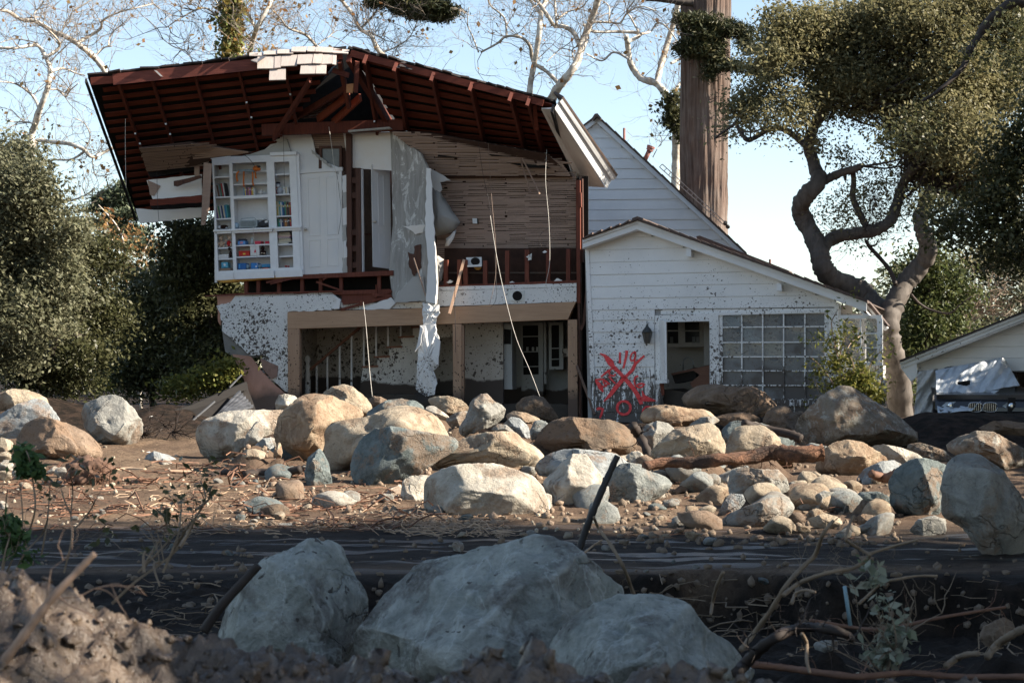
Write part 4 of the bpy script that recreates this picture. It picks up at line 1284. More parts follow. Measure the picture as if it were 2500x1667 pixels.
def boards(ya, yb, x0, x1, parent, P, lim, lev, m, off=0.0, name='siding_board'):
    xs = sorted(set([x0, x1, lim[1][0]] + list(np.linspace(x0, x1, 40))))
    xs = [x for x in xs if x0 <= x <= x1]
    keep = [x for x in xs if rake_y(x, *lim) < lev(yb, x) - .3]
    if len(keep) < 2: return
    top = [(x, max(lev(ya, x) + .2, rake_y(x, *lim))) for x in keep]
    bot = [(x, lev(yb, x) - .2) for x in reversed((keep[0], keep[-1]))]
    # drop collinear points along the level part
    tp = [top[0]]
    for i in range(1, len(top) - 1):
        a, b, c = top[i - 1], top[i], top[i + 1]
        if abs((b[0] - a[0]) * (c[1] - a[1]) - (b[1] - a[1]) * (c[0] - a[0])) > .02: tp.append(b)
    tp.append(top[-1])
    pts = tp + bot
    j = random.uniform(-.004, .004)
    V = [P(x, y, off + j) for x, y in tp] + [P(x, y, off + j - .014) for x, y in bot]
    MB().prism(V, P.n * .022).build(name, m, parent)


slab([(1428, 606), (1556, 560), (2041, 733), (2041, 1040), (2022, 1040), (2022, 765), (1754, 765), (1754, 1040), (1732, 1040), (1732, 786), (1611, 786), (1611, 1040), (1436, 1040)], .03, .08, P=KP).build('wall', plain('siding_gap', (.34, .33, .32), .9), wing)
for i in range(len(rows) - 1):
    ya, yb = rows[i], rows[i + 1]
    xl = 1436 + max(0, (ya - 600) * .045)
    if ya < 750: boards(ya, yb, xl, 2036, wing, KP, (K0, KK, K1), kyx, MAT['siding'])
    else:
        boards(ya, yb, xl, 1598, wing, KP, (K0, KK, K1), kyx, MAT['siding'])
slab([(1428, 602), (1437, 600), (1458, 1036), (1446, 1036)], -.03, .06, P=KP).build('corner_board', MAT['siding'], wing)
slab([(2036, 735), (2047, 738), (2047, 1036), (2036, 1036)], -.03, .06, P=KP).build('corner_board', MAT['siding'], wing)
slab([(1599, 782), (1611, 780), (1613, 1036), (1601, 1036)], -.02, .06, P=KP).build('door_casing', MAT['siding'], wing)
slab([(1599, 770), (1754, 764), (1754, 783), (1599, 787)], -.022, .05, P=KP).build('door_head', MAT['siding'], wing)
slab([(1732, 783), (1755, 783), (1757, 1036), (1735, 1036)], -.021, .06, P=KP).build('door_casing', MAT['siding'], wing)
slab([(1613, 755.5), (2036, 752), (2036, 764), (1613, 767)], .012, .03, P=KP).build('header_board', MAT['siding'], wing)
# rake boards, tails, roof
for a, b in ((K0, KK), (KK, K1)):
    slab([(a[0], a[1] - 17), (b[0], b[1] - 18), b, a], -.28, .035, P=KP).build('rake_board', MAT['trim'], wing)
    slab([(a[0], a[1] - 21), (b[0], b[1] - 22), (b[0], b[1] - 15), (a[0], a[1] - 14)], -.31, .03, P=KP).build('rake_moulding', MAT['trim'], wing)
    slab([a, b, (b[0], b[1] + 1.5), (a[0], a[1] + 1.5)], -.26, .28, P=KP).build('soffit', MAT['siding_clean'], wing)
for q in ([(1675, 606), (1687, 609), (1687, 627), (1675, 625)], [(1896, 690), (1908, 694), (1908, 711), (1896, 708)]):
    slab(q, -.24, .22, P=KP).build('rafter_tail', MAT['trim'], wing)
roofk = MB()
for a, b in ((K0, KK), (KK, K1)):
    roofk.prism([KP(a[0], a[1] - 21, -.34), KP(b[0], b[1] - 22, -.34), KP(b[0], b[1] - 25, -.34), KP(a[0], a[1] - 24, -.34)], KP.n * 6)
roofk = roofk.build('wing_roof', MAT['shingle_brown'], wing)
for a, b, n in ((K0, KK, 6), (KK, K1, 22)):
    for k in range(n):
        t0, t1 = k / n, (k + 1.06) / n
        p = lambda t, d: (a[0] + (b[0] - a[0]) * t, a[1] - 23 + (b[1] - a[1]) * t - d)
        hi, lo = (6.5, 3) if a is K0 else (3, 6.5)
        lift = random.uniform(0, 1.4)
        slab([p(t0, lo + lift), p(t1, hi - 4 if a is K0 else lo - 2.5 + lift), p(t1, hi - 7 if a is K0 else -2), p(t0, 0)] if a is not K0 else [p(t0, 2), p(t1, 6.5 + lift), p(t1, 2.5), p(t0, -1)], -.37 - .01 * (k % 3), .42, P=KP).build('shingle', MAT['shingle_brown'], roofk)
slab([(1543, 533), (1556, 528), (1570, 533), (1570, 540), (1556, 536), (1543, 541)], -.38, 6, P=KP).build('ridge_cap', MAT['shingle_brown'], roofk)
slab([(1700, 577), (1708, 575), (1925, 660), (1930, 668), (1918, 668), (1702, 585)], .6, .5, P=KP).build('roof_board', plain('brown_board', (.085, .06, .05), .8, .3), wing)
MB().tube([KP(1880, 648, 1.0), KP(1880, 633, 1.0)], .022, 8).build('roof_pipe', plain('pipe_brown', (.16, .09, .08), .7), wing)
# doorway with opened leaf and room behind
leaf = MB().prism([KP(1609, 780, -.02), KP(1622, 784, -.42), KP(1624, 929, -.42), KP(1613, 928, -.02)], KP.u * .035).build('door_leaf', MAT['trim'], wing)
slab([(1600, 928), (1628, 927), (1628, 935), (1600, 936)], -.42, .2, P=KP).build('door_remnant', MAT['trim'], wing)
slab([(1610, 936), (1620, 936), (1622, 962), (1616, 968)], -.3, .03, P=KP).build('door_splinter', MAT['redv'], wing)
slab(rect(1560, 750, 1780, 1040), 2.1, .05, P=KP).build('kitchen_wall', wallmat('wing_room', (.55, .53, .48), 8, 2.5, 1.1, .2, mudline=.85), wing)
slab(rect(1600, 765, 1760, 779), .12, 2.0, P=KP).build('kitchen_ceiling', MAT['darkroom'], wing)
cbk = slab([(1622, 778), (1716, 778), (1718, 846), (1624, 848)], 1.5, .4, P=KP).build('wall_cabinet', plain('cabinet_cream', (.50, .47, .42), .5, .08), wing)
for q in ([(1629, 785), (1655, 785), (1656, 838), (1630, 838)], [(1672, 785), (1707, 785), (1708, 835), (1673, 836)]):
    slab(q, 1.485, .02, P=KP).build('cabinet_glass', plain('cab_glass', (.03, .03, .028), .2, .2), cbk)
for y in (806,):
    slab([(1629, y), (1707, y), (1707, y + 3), (1629, y + 3)], 1.475, .03, P=KP).build('shelf', plain('shelf_cream', (.45, .43, .38), .5), cbk)
for u in (1636, 1690, 1700):
    slab(rect(u, 822, u + 7, 837), 1.47, .03, P=KP).build('jar', MAT['glass_dirty'], cbk)
slab([(1717, 778), (1732, 778), (1734, 890), (1719, 892)], 1.2, .5, P=KP).build('cabinet_side', plain('cabinet_cream2', (.46, .44, .40), .5, .08), wing)
fa_ = [(1668, 903), (1668, 885), (1671, 876), (1680, 872), (1689, 876), (1693, 886), (1693, 900)]
MB().tube([KP(x, y, 1.4) for x, y in fa_], .014, 7).build('faucet', MAT['duct'], wing, True)
bxp = slab([(1640, 913), (1696, 897), (1700, 925), (1648, 936)], .9, .5, P=KP).build('cabinet_drawer', plain('drawer_dark', (.03, .025, .022), .7), wing)
for q, o in (([(1638, 911), (1732, 891), (1732, 896), (1640, 916)], .8), ([(1692, 904), (1734, 893), (1735, 935), (1712, 950), (1690, 946), (1684, 935), (1708, 915)], .7)):
    slab(q, o, .05, P=KP).build('broken_panel', wood('cabinet_brown', (.28, .15, .10), (.2, .1, .07)), wing)
slab(jag([(1620, 950), (1740, 965), (1740, 1040), (1620, 1040)], 2, 12, 2), .3, 1.6, P=KP).build('mud_fill', MAT['mudin'], wing)
# the many-paned window
wx = [1760, 1811, 1862, 1913, 1965, 2017]
wy = [769, 802, 838, 872, 905, 939, 973]


def panemat():
    t = NT('pane_dirty')
    z = t.z()
    n1 = t.noise(2.0, 6, .6)
    low = t.ramp(z, 1.1, 2.4, 1, 0)
    dirt = t.ramp(t.math('ADD', n1, t.math('MULTIPLY', low, .3)), .5, .78)
    sp = t.math('LESS_THAN', t.voro(16, warp=.08), .22)
    dirt = t.math('MAXIMUM', dirt, sp)
    rnd = t.n('ObjectInfo').outputs['Random']
    dirt = t.math('MINIMUM', 1, t.math('ADD', dirt, t.ramp(rnd, .4, 1, 0, .35)))
    col = t.mix(dirt, (.30, .33, .345), (.085, .07, .06))
    m = t.done(col, t.ramp(dirt, 0, 1, .05, .7), spec=.9)
    t.l(t.ramp(dirt, 0, 1, .28, .95), t.b.inputs['Alpha'])
    return m


PANE = panemat()
kw = slab([(1752, 763), (2024, 756), (2024, 763), (1752, 770)], -.025, .07, P=KP).build('window', MAT['siding'], wing)
for i in range(5):
    for j in range(6):
        q = [(wx[i] + 2, kyx(wy[j], wx[i]) + 1), (wx[i + 1] - 1, kyx(wy[j], wx[i + 1]) + 1), (wx[i + 1] - 1, kyx(wy[j + 1], wx[i + 1]) - 1), (wx[i] + 2, kyx(wy[j + 1], wx[i]) - 1)]
        a, b = random.uniform(-.008, .008), random.uniform(-.008, .008)
        MB().prism([KP(x, y, .035 + o) for (x, y), o in zip(q, (a + b, -a + b, -a - b, a - b))], KP.n * .006).build('window_pane', PANE, kw)
for i, x in enumerate(wx):
    wd = 4 if i in (0, 5) else 1.6
    slab([(x - wd, 766), (x + wd, 766), (x + wd, 976), (x - wd, 976)], .0, .05, P=KP).build('window_stile' if i in (0, 5) else 'muntin', MAT['siding'], kw)
for j, y in enumerate(wy):
    wd = 3 if j in (0, 6) else 1.5
    slab([(1758, kyx(y, 1758) - wd), (2019, kyx(y, 2019) - wd), (2019, kyx(y, 2019) + wd), (1758, kyx(y, 1758) + wd)], .004, .05, P=KP).build('window_rail' if j in (0, 6) else 'muntin', MAT['siding'], kw)
slab([(1752, 976), (2026, 975), (2026, 990), (1752, 992)], -.06, .12, P=KP).build('window_sill', MAT['siding'], kw)
slab([(1752, 990), (2036, 989), (2036, 1036), (1752, 1036)], -.01, .04, P=KP).build('apron_board', MAT['siding'], wing)
slab([(2022, 762), (2036, 762), (2036, 990), (2022, 990)], -.012, .05, P=KP).build('window_casing', MAT['siding'], wing)
slab(rect(1735, 745, 2080, 1040), 2.6, .05, P=KP).build('rear_wall', wallmat('wing_rear', (.62, .60, .56), 8, 2.6, 1.1, .2, mudline=1.15), wing)
slab([(1930, 800), (1985, 800), (2010, 900), (1940, 905)], 1.6, .05, P=KP).build('room_board', MAT['white_int'], wing)
slab([(1775, 800), (1815, 800), (1815, 900), (1775, 900)], 1.7, .05, P=KP).build('room_board', plain('room_blue', (.40, .46, .48), .6), wing)
MB().prism([KP(1737, 750, .15), KP(1737, 1040, .15), KP(1737, 1040, 2.6), KP(1737, 750, 2.6)], KP.u * .05).build('partition', MAT['white_int'], wing)
# open casement and bay at the right corner
cs = MB()
for q in ([(2050, 769), (2153, 769), (2153, 778), (2050, 778)], [(2141, 778), (2155, 778), (2155, 892), (2141, 892)], [(2050, 778), (2058, 778), (2058, 892), (2050, 892)], [(2058, 884), (2141, 884), (2141, 892), (2058, 892)]):
    slab(q, -.15, .05, P=KP, mb=cs)
cas = cs.build('casement', MAT['trim'], wing)
for x in (2101,):
    slab(rect(x - 1.5, 778, x + 1.5, 884), -.14, .03, P=KP).build('muntin', MAT['trim'], cas)
for y in (814, 849):
    slab(rect(2058, y - 1.5, 2141, y + 1.5), -.138, .03, P=KP).build('muntin', MAT['trim'], cas)
for x0, x1 in ((2058, 2100), (2102, 2141)):
    for y0, y1 in ((779, 813), (815, 848), (850, 884)):
        slab(rect(x0 + .6, y0 + .6, x1 - .6, y1 - .6), -.125, .005, P=KP).build('window_pane', PANE, cas)
MB().prism([KP(2056, 765, 1.3), KP(2056, 905, 1.3), KP(2112, 905, .5), KP(2112, 765, .5)], (.03, .03, 0)).build('bay_sun_board', MAT['siding_clean'], wing)  # white board added facing the sun, stands for bright walls inside
slab([(2046, 892), (2156, 892), (2156, 1036), (2046, 1036)], -.02, .6, P=KP).build('bay_base', MAT['siding'], wing)
MB().prism([KP(2047, 740, .0), KP(2047, 1036, .0), KP(2047, 1036, 5), KP(2047, 800, 5)], KP.u * .04).build('side_wall', MAT['siding_clean'], wing)
for q, o in (([(2078, 736), (2086, 731), (2124, 770), (2112, 775)], -.2), ([(2112, 745), (2122, 742), (2166, 800), (2158, 806)], .3)):
    slab(q, o, .4, P=KP).build('bay_fascia', MAT['trim'], wing)
for q, o in (([(2080, 728), (2088, 726), (2117, 764), (2112, 765)], -.25), ([(2105, 728), (2120, 735), (2168, 794), (2163, 798), (2118, 744)], .22)):
    slab(q, o, .6, P=KP).build('bay_shingles', MAT['shingle_brown'], wing)
# carriage lantern
lan = empty('lantern', KP(1580, 800, -.05), 'dark metal lantern fixed to the white siding above the red spray-paint', 'lantern')
LM = plain('lantern_metal', (.06, .065, .065), .5, .3, metal=.4)
lc = KP(1580, 838, -.13)
MB().lathe(lc, [(.045, 0), (.05, .015), (.085, .16), (.09, .19)], 6).build('glass_body', plain('lantern_glass', (.10, .09, .075), .25, .3), lan)
MB().lathe(lc + Vector((0, 0, .19)), [(.10, 0), (.09, .03), (.05, .09), (.03, .11), (.018, .14), (.01, .17)], 10).build('cap', LM, lan, True)
for k in range(6):
    q = k * math.pi / 3
    MB().beam(lc + Vector((.05 * math.cos(q), .05 * math.sin(q), .01)), lc + Vector((.092 * math.cos(q), .092 * math.sin(q), .19)), .008, .008).build('cage_bar', LM, lan)
MB().tube([lc + Vector((0, 0, .33)), lc + Vector((0, .05, .40)), KP(1580, 795, 0)], .008, 6).build('bracket', LM, lan)

# ---- the spray-painted search marks, a skin of paint on the boards
paint = NT('spray_red')
pc = paint.mix(paint.ramp(paint.noise(14, 5), .35, .65), (.80, .045, .05), (.90, .10, .10))
paint.done(pc, .6)
ed = paint.ramp(paint.noise(42, 4, .75), .30, .40, 0, .97)
paint.l(ed, paint.b.inputs['Alpha'])


def stroke(pts, wds, mb):
    P = z8(pts)
    n = len(P)
    L = []
    for i in range(n):
        a, b = P[max(0, i - 1)], P[min(n - 1, i + 1)]
        d = Vector((b[0] - a[0], b[1] - a[1], 0)).normalized()
        nn = Vector((-d.y, d.x, 0))
        wd = (wds[i] if hasattr(wds, '__len__') else wds) * .92 * .13605 / 2 * random.uniform(.9, 1.1)
        L.append(((P[i][0] + nn.x * wd, P[i][1] + nn.y * wd), (P[i][0] - nn.x * wd, P[i][1] - nn.y * wd)))
    for i in range(n - 1):
        q = [L[i][0], L[i + 1][0], L[i + 1][1], L[i][1]]
        V = [KP(x, y, -.0245) for x, y in q]
        mb.add(V, [(0, 1, 2, 3)])


def dens(pts, k=5):
    out = []
    for i in range(len(pts) - 1):
        for j in range(k):
            t = j / k
            out.append((pts[i][0] + (pts[i + 1][0] - pts[i][0]) * t, pts[i][1] + (pts[i + 1][1] - pts[i][1]) * t))
    return out + [pts[-1]]


gf = MB()
stroke([(180, 240), (260, 275), (320, 340), (370, 400), (420, 480), (520, 570), (620, 680), (700, 770), (790, 880), (860, 990), (930, 1150)], [20, 50, 110, 120, 80, 70, 70, 80, 85, 90, 70], gf)
stroke([(980, 280), (900, 350), (820, 420), (760, 540), (690, 610), (610, 690), (520, 790), (440, 880), (360, 990), (250, 1100)], [40, 45, 60, 75, 60, 70, 90, 85, 80, 20], gf)
stroke([(540, 220), (540, 330), (538, 415)], [38, 40, 55], gf)
stroke([(664, 190), (650, 300), (620, 430), (600, 510)], [60, 50, 42, 36], gf)
stroke(dens([(815, 205), (750, 245), (722, 320), (740, 375), (790, 360), (815, 290), (820, 210), (815, 300), (800, 410)], 2), 30, gf)
stroke(dens([(450, 490), (380, 520), (280, 590), (200, 660)], 2), 36, gf)
stroke(dens([(360, 540), (345, 600), (380, 640), (440, 640), (460, 600)], 2), 32, gf)
stroke([(340, 650), (400, 720), (460, 780)], 34, gf)
stroke([(80, 712), (160, 705), (240, 705), (300, 750), (360, 795)], [22, 34, 36, 40, 30], gf)
stroke([(100, 715), (150, 780), (200, 860), (240, 930)], [40, 80, 80, 24], gf)
stroke([(235, 730), (262, 790), (300, 830), (240, 830), (190, 820)], 28, gf)
stroke([(340, 780), (300, 800), (262, 800)], 30, gf)
stroke(dens([(870, 645), (820, 660), (795, 720), (810, 800), (870, 850), (940, 840), (980, 790), (930, 780), (850, 800)], 2), 36, gf)
stroke([(940, 910), (960, 990), (1000, 1040), (1080, 1060), (1190, 1090)], [24, 60, 90, 60, 14], gf)
stroke([(900, 1030), (960, 1075), (1060, 1085), (1180, 1090)], [70, 60, 40, 14], gf)
stroke([(610 + 120 * math.cos(k * .3142), 1215 + 120 * math.sin(k * .3142)) for k in range(21)], 52, gf)
stroke([(120, 1240), (180, 1225), (235, 1235), (215, 1310), (180, 1400)], [44, 52, 56, 44, 34], gf)
stroke([(945, 1320), (955, 1250), (1000, 1200), (1060, 1190), (1110, 1210)], 38, gf)
gf.build('spray_paint_marks', paint.m, wing)

# ================================================================== gabled rear part of the house
GP = Plane(1425, 39.4, 1840, 38.9)
gbase = GP(1600, 1000, 3)
gable = empty('gabled_house', (gbase.x, gbase.y, .5), 'tall white gable with clean siding rising behind the kitchen wing', 'house')
G0, GK, G1 = (1405, 336), (1456, 297), (1822, 634)
slab([(1424, 320), (1456, 296), (1822, 634), (1822, 1000), (1424, 1000)], .03, .1, P=GP).build('wall', plain('gable_gap', (.68, .66, .63), .9), gable)
ry = [290] + [313 + 25 * k for k in range(14)]
for i in range(len(ry) - 1):
    boards(ry[i], ry[i + 1], 1425, 1822, gable, GP, (G0, GK, G1), lambda y, x: 900 - (900 - y) * (1 + .01 * (x - 1425) / 400), MAT['siding_clean'])
for a, b in ((G0, GK), (GK, G1)):
    slab([(a[0], a[1] - 13), (b[0], b[1] - 13), b, a], -.11, .035, P=GP).build('rake_board', MAT['trim'], gable)
    slab([a, b, (b[0], b[1] + 2), (a[0], a[1] + 2)], -.10, .12, P=GP).build('soffit', MAT['siding_clean'], gable)
    slab([(a[0], a[1] - 17), (b[0], b[1] - 17), (b[0], b[1] - 12.5), (a[0], a[1] - 12.5)], -.14, 6, P=GP).build('gable_roof', MAT['shingle_brown'], gable)
for k in range(16):
    t0, t1 = k / 16, (k + 1.05) / 16
    p = lambda t, d: (GK[0] + (G1[0] - GK[0]) * t, GK[1] - 17 + (G1[1] - GK[1]) * t - d)
    slab([p(t0, 3.5), p(t1, 1), p(t1, -1), p(t0, -1)], -.16, .5, P=GP).build('shingle', MAT['shingle_brown'], gable)
slab([(1444, 290), (1452, 278), (1459, 277), (1468, 288), (1466, 292), (1456, 284), (1448, 294)], -.3, 6, P=GP).build('ridge_cap', MAT['shingle_brown'], gable)
MB().tube([GP(1524, 350, .8), GP(1524, 313, .8)], .03, 8).build('vent_pipe', plain('pipe_red', (.28, .14, .12), .7), gable)
vt = MB().tube([GP(1574, 392, .8), GP(1586, 366, .8)], .055, 10).build('flue', plain('flue_red', (.25, .11, .09), .6), gable, True)
for a, b, r0 in (((1585, 368), (1588, 363), .085), ((1588, 362), (1590, 357), .1)):
    MB().tube([GP(*a, .8), GP(*b, .8)], r0, 12).build('flue_cap', plain('flue_cap', (.30, .14, .12), .6), vt)
for d in (0, 7):
    MB().beam(GP(1610 + d, 408 - d, .9), GP(1765 + d * .4, 548 - d, .9), .02, .02).build('roof_rail', plain('rail_grey', (.25, .24, .23), .6), gable)
for k in range(14):
    t = k / 14
    MB().beam(GP(1610 + 155 * t, 408 + 140 * t, .9), GP(1617 + 151 * t, 401 + 140 * t, .9), .015, .015).build('roof_rung', plain('rung_grey', (.22, .21, .2), .6), gable)
fl = MB().lathe(GP(1770, 548, .2), [(.02, 0), (.05, .03), (.05, .1), (.03, .12)], 10, Matrix.Rotation(R(70), 3, 'X')).build('floodlight', MAT['iron'], gable)
MB().lathe(GP(1776, 553, .2), [(.02, 0), (.05, .03), (.05, .1), (.03, .12)], 10, Matrix.Rotation(R(100), 3, 'X')).build('floodlight', MAT['iron'], gable)
slab([(1768, 566), (1822, 615), (1828, 628), (1812, 626), (1765, 580)], .3, .3, P=GP).build('gutter_panel', plain('panel_cream', (.55, .5, .43), .7), gable)

# ================================================================== garage, car and tarpaulin at the far right
RP = Plane(2231, 29.5, 2560, 28.6)
rb = RP(2400, 1010, 2)
garage = empty('garage', (rb.x, rb.y, .5), 'white garage with dark roof edge and an open doorway behind the covered car', 'garage')
R0, RK, R1 = (2198, 900), (2620, 733), (2621, 733)
slab([(2240, 884), (2620, 740), (2620, 908), (2472, 908), (2472, 1040), (2240, 1040)], .03, .1, P=RP).build('wall', plain('garage_gap', (.35, .35, .36), .9), garage)
gl = lambda y, x: 900 - (900 - y) * (1 + .06 * (x - 2240) / 320)
gr = [770, 800, 820, 848, 875, 905]
for i in range(len(gr) - 1):
    boards(gr[i], gr[i + 1], 2242, 2620, garage, RP, (R0, RK, R1), gl, MAT['siding_clean'])
for i in range(5):
    boards(905 + 28 * i, 933 + 28 * i, 2242, 2470, garage, RP, (R0, RK, R1), gl, MAT['siding_clean'])
slab([(2240, 885), (2248, 883), (2250, 1030), (2242, 1030)], -.02, .05, P=RP).build('corner_board', MAT['siding'], garage)
slab([(2198, 886), (2620, 719), (2620, 732), (2200, 900)], -.35, .04, P=RP).build('rake_board', MAT['trim'], garage)
slab([(2197, 882), (2620, 715), (2620, 723), (2197, 890)], -.39, .03, P=RP).build('rake_moulding', MAT['trim'], garage)
slab([(2196, 879), (2620, 711), (2620, 716), (2196, 884)], -.42, 5, P=RP).build('garage_roof', MAT['shingle_dark'], garage)
slab([(2200, 899), (2238, 885), (2240, 918), (2224, 931)], -.33, .03, P=RP).build('soffit', MAT['siding_clean'], garage)
slab([(2238, 885), (2620, 735), (2620, 737), (2238, 888)], -.33, .34, P=RP).build('soffit', MAT['siding_clean'], garage)
slab([(2465, 905), (2620, 900), (2620, 1040), (2465, 1040)], 3.0, .1, P=RP).build('garage_interior', MAT['black'], garage)
slab([(2465, 905), (2620, 903), (2620, 906), (2465, 908)], .15, 2.8, P=RP).build('door_head', MAT['darkroom'], garage)

car = empty('parked_car', W(2407, 1040, 27.6), 'black car with a slatted twin grille half buried in mud under the silver tarpaulin', 'car')
CB = plain('car_black', (.012, .012, .014), .18, .1, spec=.6, bump=.0)
X0 = W(2407, 1000, 27.4).x
prof = [(27.35, .72), (27.30, .95), (27.36, 1.10), (27.6, 1.18), (28.4, 1.28), (28.6, 1.30), (29.2, 1.66), (30.2, 1.72), (30.9, 1.62), (31.3, 1.3), (31.35, .6), (27.4, .5)]
body = MB()
n = len(prof)
V, fs = [], []
for sx, ins in ((-.78, .0), (-.72, .05), (.72, .05), (.78, .0)):
    for y, z in prof:
        k = 1.0 if z < 1.3 else .78
        V.append((X0 + sx * k, y + (.08 if abs(sx) > .75 else 0), z))
for j in range(3):
    for i in range(n):
        fs.append((j * n + i, j * n + (i + 1) % n, (j + 1) * n + (i + 1) % n, (j + 1) * n + i))
fs += [tuple(range(n - 1, -1, -1)), tuple(3 * n + i for i in range(n))]
cbd = body.add(V, fs).build('body', CB, car, bevel=.03)
MB().prism([(X0 - .55, 28.63, 1.33), (X0 + .55, 28.63, 1.33), (X0 + .50, 29.14, 1.63), (X0 - .50, 29.14, 1.63)], (0, -.012, .014)).build('windshield', plain('car_glass', (.02, .025, .03), .08, .1, spec=.7, bump=0), car)
CH = plain('chrome', (.62, .64, .66), .15, .05, metal=.9)
for s in (-1, 1):
    gx = X0 + s * .115
    gq = []
    for k in range(16):
        q = 2 * math.pi * k / 16
        gq.append((gx + .105 * math.copysign(abs(math.cos(q)) ** .6, math.cos(q)), 27.29, .985 + .075 * math.copysign(abs(math.sin(q)) ** .6, math.sin(q))))
    g = MB().prism(gq, (0, .03, 0)).build('grille', MAT['iron'], car)
    MB().tube([(a, b - .005, c) for a, b, c in gq + gq[:1]], .006, 6).build('grille_frame', CH, g, True)
    for k in range(6):
        x = gx - .08 + .032 * k
        MB().beam((x, 27.275, .925), (x, 27.275, 1.045), .005, .010, (0, 1, 0)).build('slat', CH, g)
    hx = X0 + s * .47
    hl = MB().prism([(hx - .17, 27.33, 1.0), (hx - .10, 27.32, 1.06), (hx + .16, 27.42, 1.08), (hx + .2, 27.44, .98), (hx, 27.36, .94)], (0, -.03, 0)).build('headlight', plain('headlight%d' % s, (.55, .6, .64), .1, .1, spec=.8, bump=0), car)
    MB().lathe((hx - .03, 27.30, 1.01), [(.05, 0), (.045, .02), (.02, .03)], 12, Matrix.Rotation(R(90), 3, 'X')).build('lamp_ring', CH, hl)
    for wy_ in (28.0, 31.0):
        whl = MB().lathe((X0 + s * .66, wy_, .72), [(.34, -.1), (.36, -.06), (.36, .06), (.34, .1)], 18, Matrix.Rotation(R(90), 3, 'Y')).build('wheel', MAT['iron'], car)
        MB().lathe((X0 + s * .77, wy_, .72), [(.21, -.01), (.2, .01), (.05, .02)], 14, Matrix.Rotation(R(90), 3, 'Y')).build('rim', CH, whl)

car.rotation_euler = (0, 0, R(-14))
tarp = empty('tarpaulin', W(2350, 990, 27.3), 'torn silver plastic tarpaulin hung over the parked car and the garage wall', 'tarpaulin')
tt = NT('tarp_silver')
tz = tt.noise(3, 6, .6, (2, 2, 1))
tt.done(tt.mix(tt.math('LESS_THAN', tt.voro(7, warp=.2), tt.math('MULTIPLY', tt.ramp(tt.z(), .8, 1.5, 1, 0), .35)), tt.mix(tt.ramp(tz, .4, .7), (.50, .55, .60), (.66, .70, .74)), (.05, .045, .04)), .28, tt.noise(6, 5, .6, (3, 3, 1), dist=1.2), .8, .06, .5)


def drape(name, top, bot, y0, y1, nx=46, ny=18, amp=.05, m=tt.m, seed=0, hole=None):
    V, F = [], []
    tx = np.array([p[0] for p in top], float); ty = np.array([p[1] for p in top], float)
    bx = np.array([p[0] for p in bot], float); by = np.array([p[1] for p in bot], float)
    for i in range(nx + 1):
        s = i / nx
        a = (np.interp(s, np.linspace(0, 1, len(tx)), tx), np.interp(s, np.linspace(0, 1, len(ty)), ty))
        b = (np.interp(s, np.linspace(0, 1, len(bx)), bx), np.interp(s, np.linspace(0, 1, len(by)), by))
        for j in range(ny + 1):
            t = j / ny
            V.append((a[0] + (b[0] - a[0]) * t, a[1] + (b[1] - a[1]) * t + 1.2 * math.sin(9 * s + seed) * t, y0 + (y1 - y0) * t))
    V = np.array(V)
    nn = fbm(np.c_[V[:, 0] * .045 + V[:, 1] * .03, V[:, 1] * .012 + seed, V[:, 0] * 0 + seed], 4)
    P = [W(x, y, Y + amp * q * 2) for (x, y, Y), q in zip(V, nn)]
    for i in range(nx):
        for j in range(ny):
            if hole and hole(i / nx, j / ny): continue
            k = i * (ny + 1) + j
            F.append((k, k + 1, k + ny + 2, k + ny + 1))
    o = MB().add(P, F).build(name, m, tarp, True)
    sm = o.modifiers.new('solid', 'SOLIDIFY')
    sm.thickness = .006
    return o


drape('upper_sheet', nx=90, ny=44, top=[(2284, 904), (2330, 894), (2400, 882), (2447, 871), (2456, 880)], bot=[(2286, 968), (2330, 964), (2400, 956), (2450, 945), (2490, 942)], y0=28.7, y1=27.9, amp=.09, seed=2, hole=lambda s, t: abs(s - .33) < .055 and .56 < t < .74 - 1.2 * abs(s - .35))
drape('lower_sheet', [(2286, 966), (2330, 963), (2400, 955), (2440, 952)], [(2290, 1008), (2330, 1006), (2372, 1002), (2385, 985)], 27.9, 27.25, amp=.06, seed=7)
drape('hanging_sheet', [(2242, 908), (2262, 904), (2290, 900)], [(2231, 1018), (2262, 1014), (2292, 1010)], 28.9, 28.5, 20, 24, .14, plain('tarp_clear', (.52, .50, .46), .35, .3, 5, st=(5, 5, .6)), 4)
MB().prism([(X0 + .30, 27.2, 1.14), (X0 + .42, 27.2, 1.14), (X0 + .42, 27.25, .6), (X0 + .30, 27.25, .6)], (0, .04, 0)).build('timber_post', MAT['iron'], tarp)
# ================================================================== boulders (outlines noted on enlarged views of the photo)
zA, zB, zC = zf(0, 920, .3061), zf(440, 920, .3061), zf(1040, 920, .3061)
zD, zE, zF, zG = zf(1600, 900, .38265), zf(480, 1267, .29762), zf(1100, 1267, .34014), zf(1800, 1267, .29762)
zX = zf(0, 0, 1.06293)
SUP = []         # (x, y, z, r): what the debris underneath has to carry


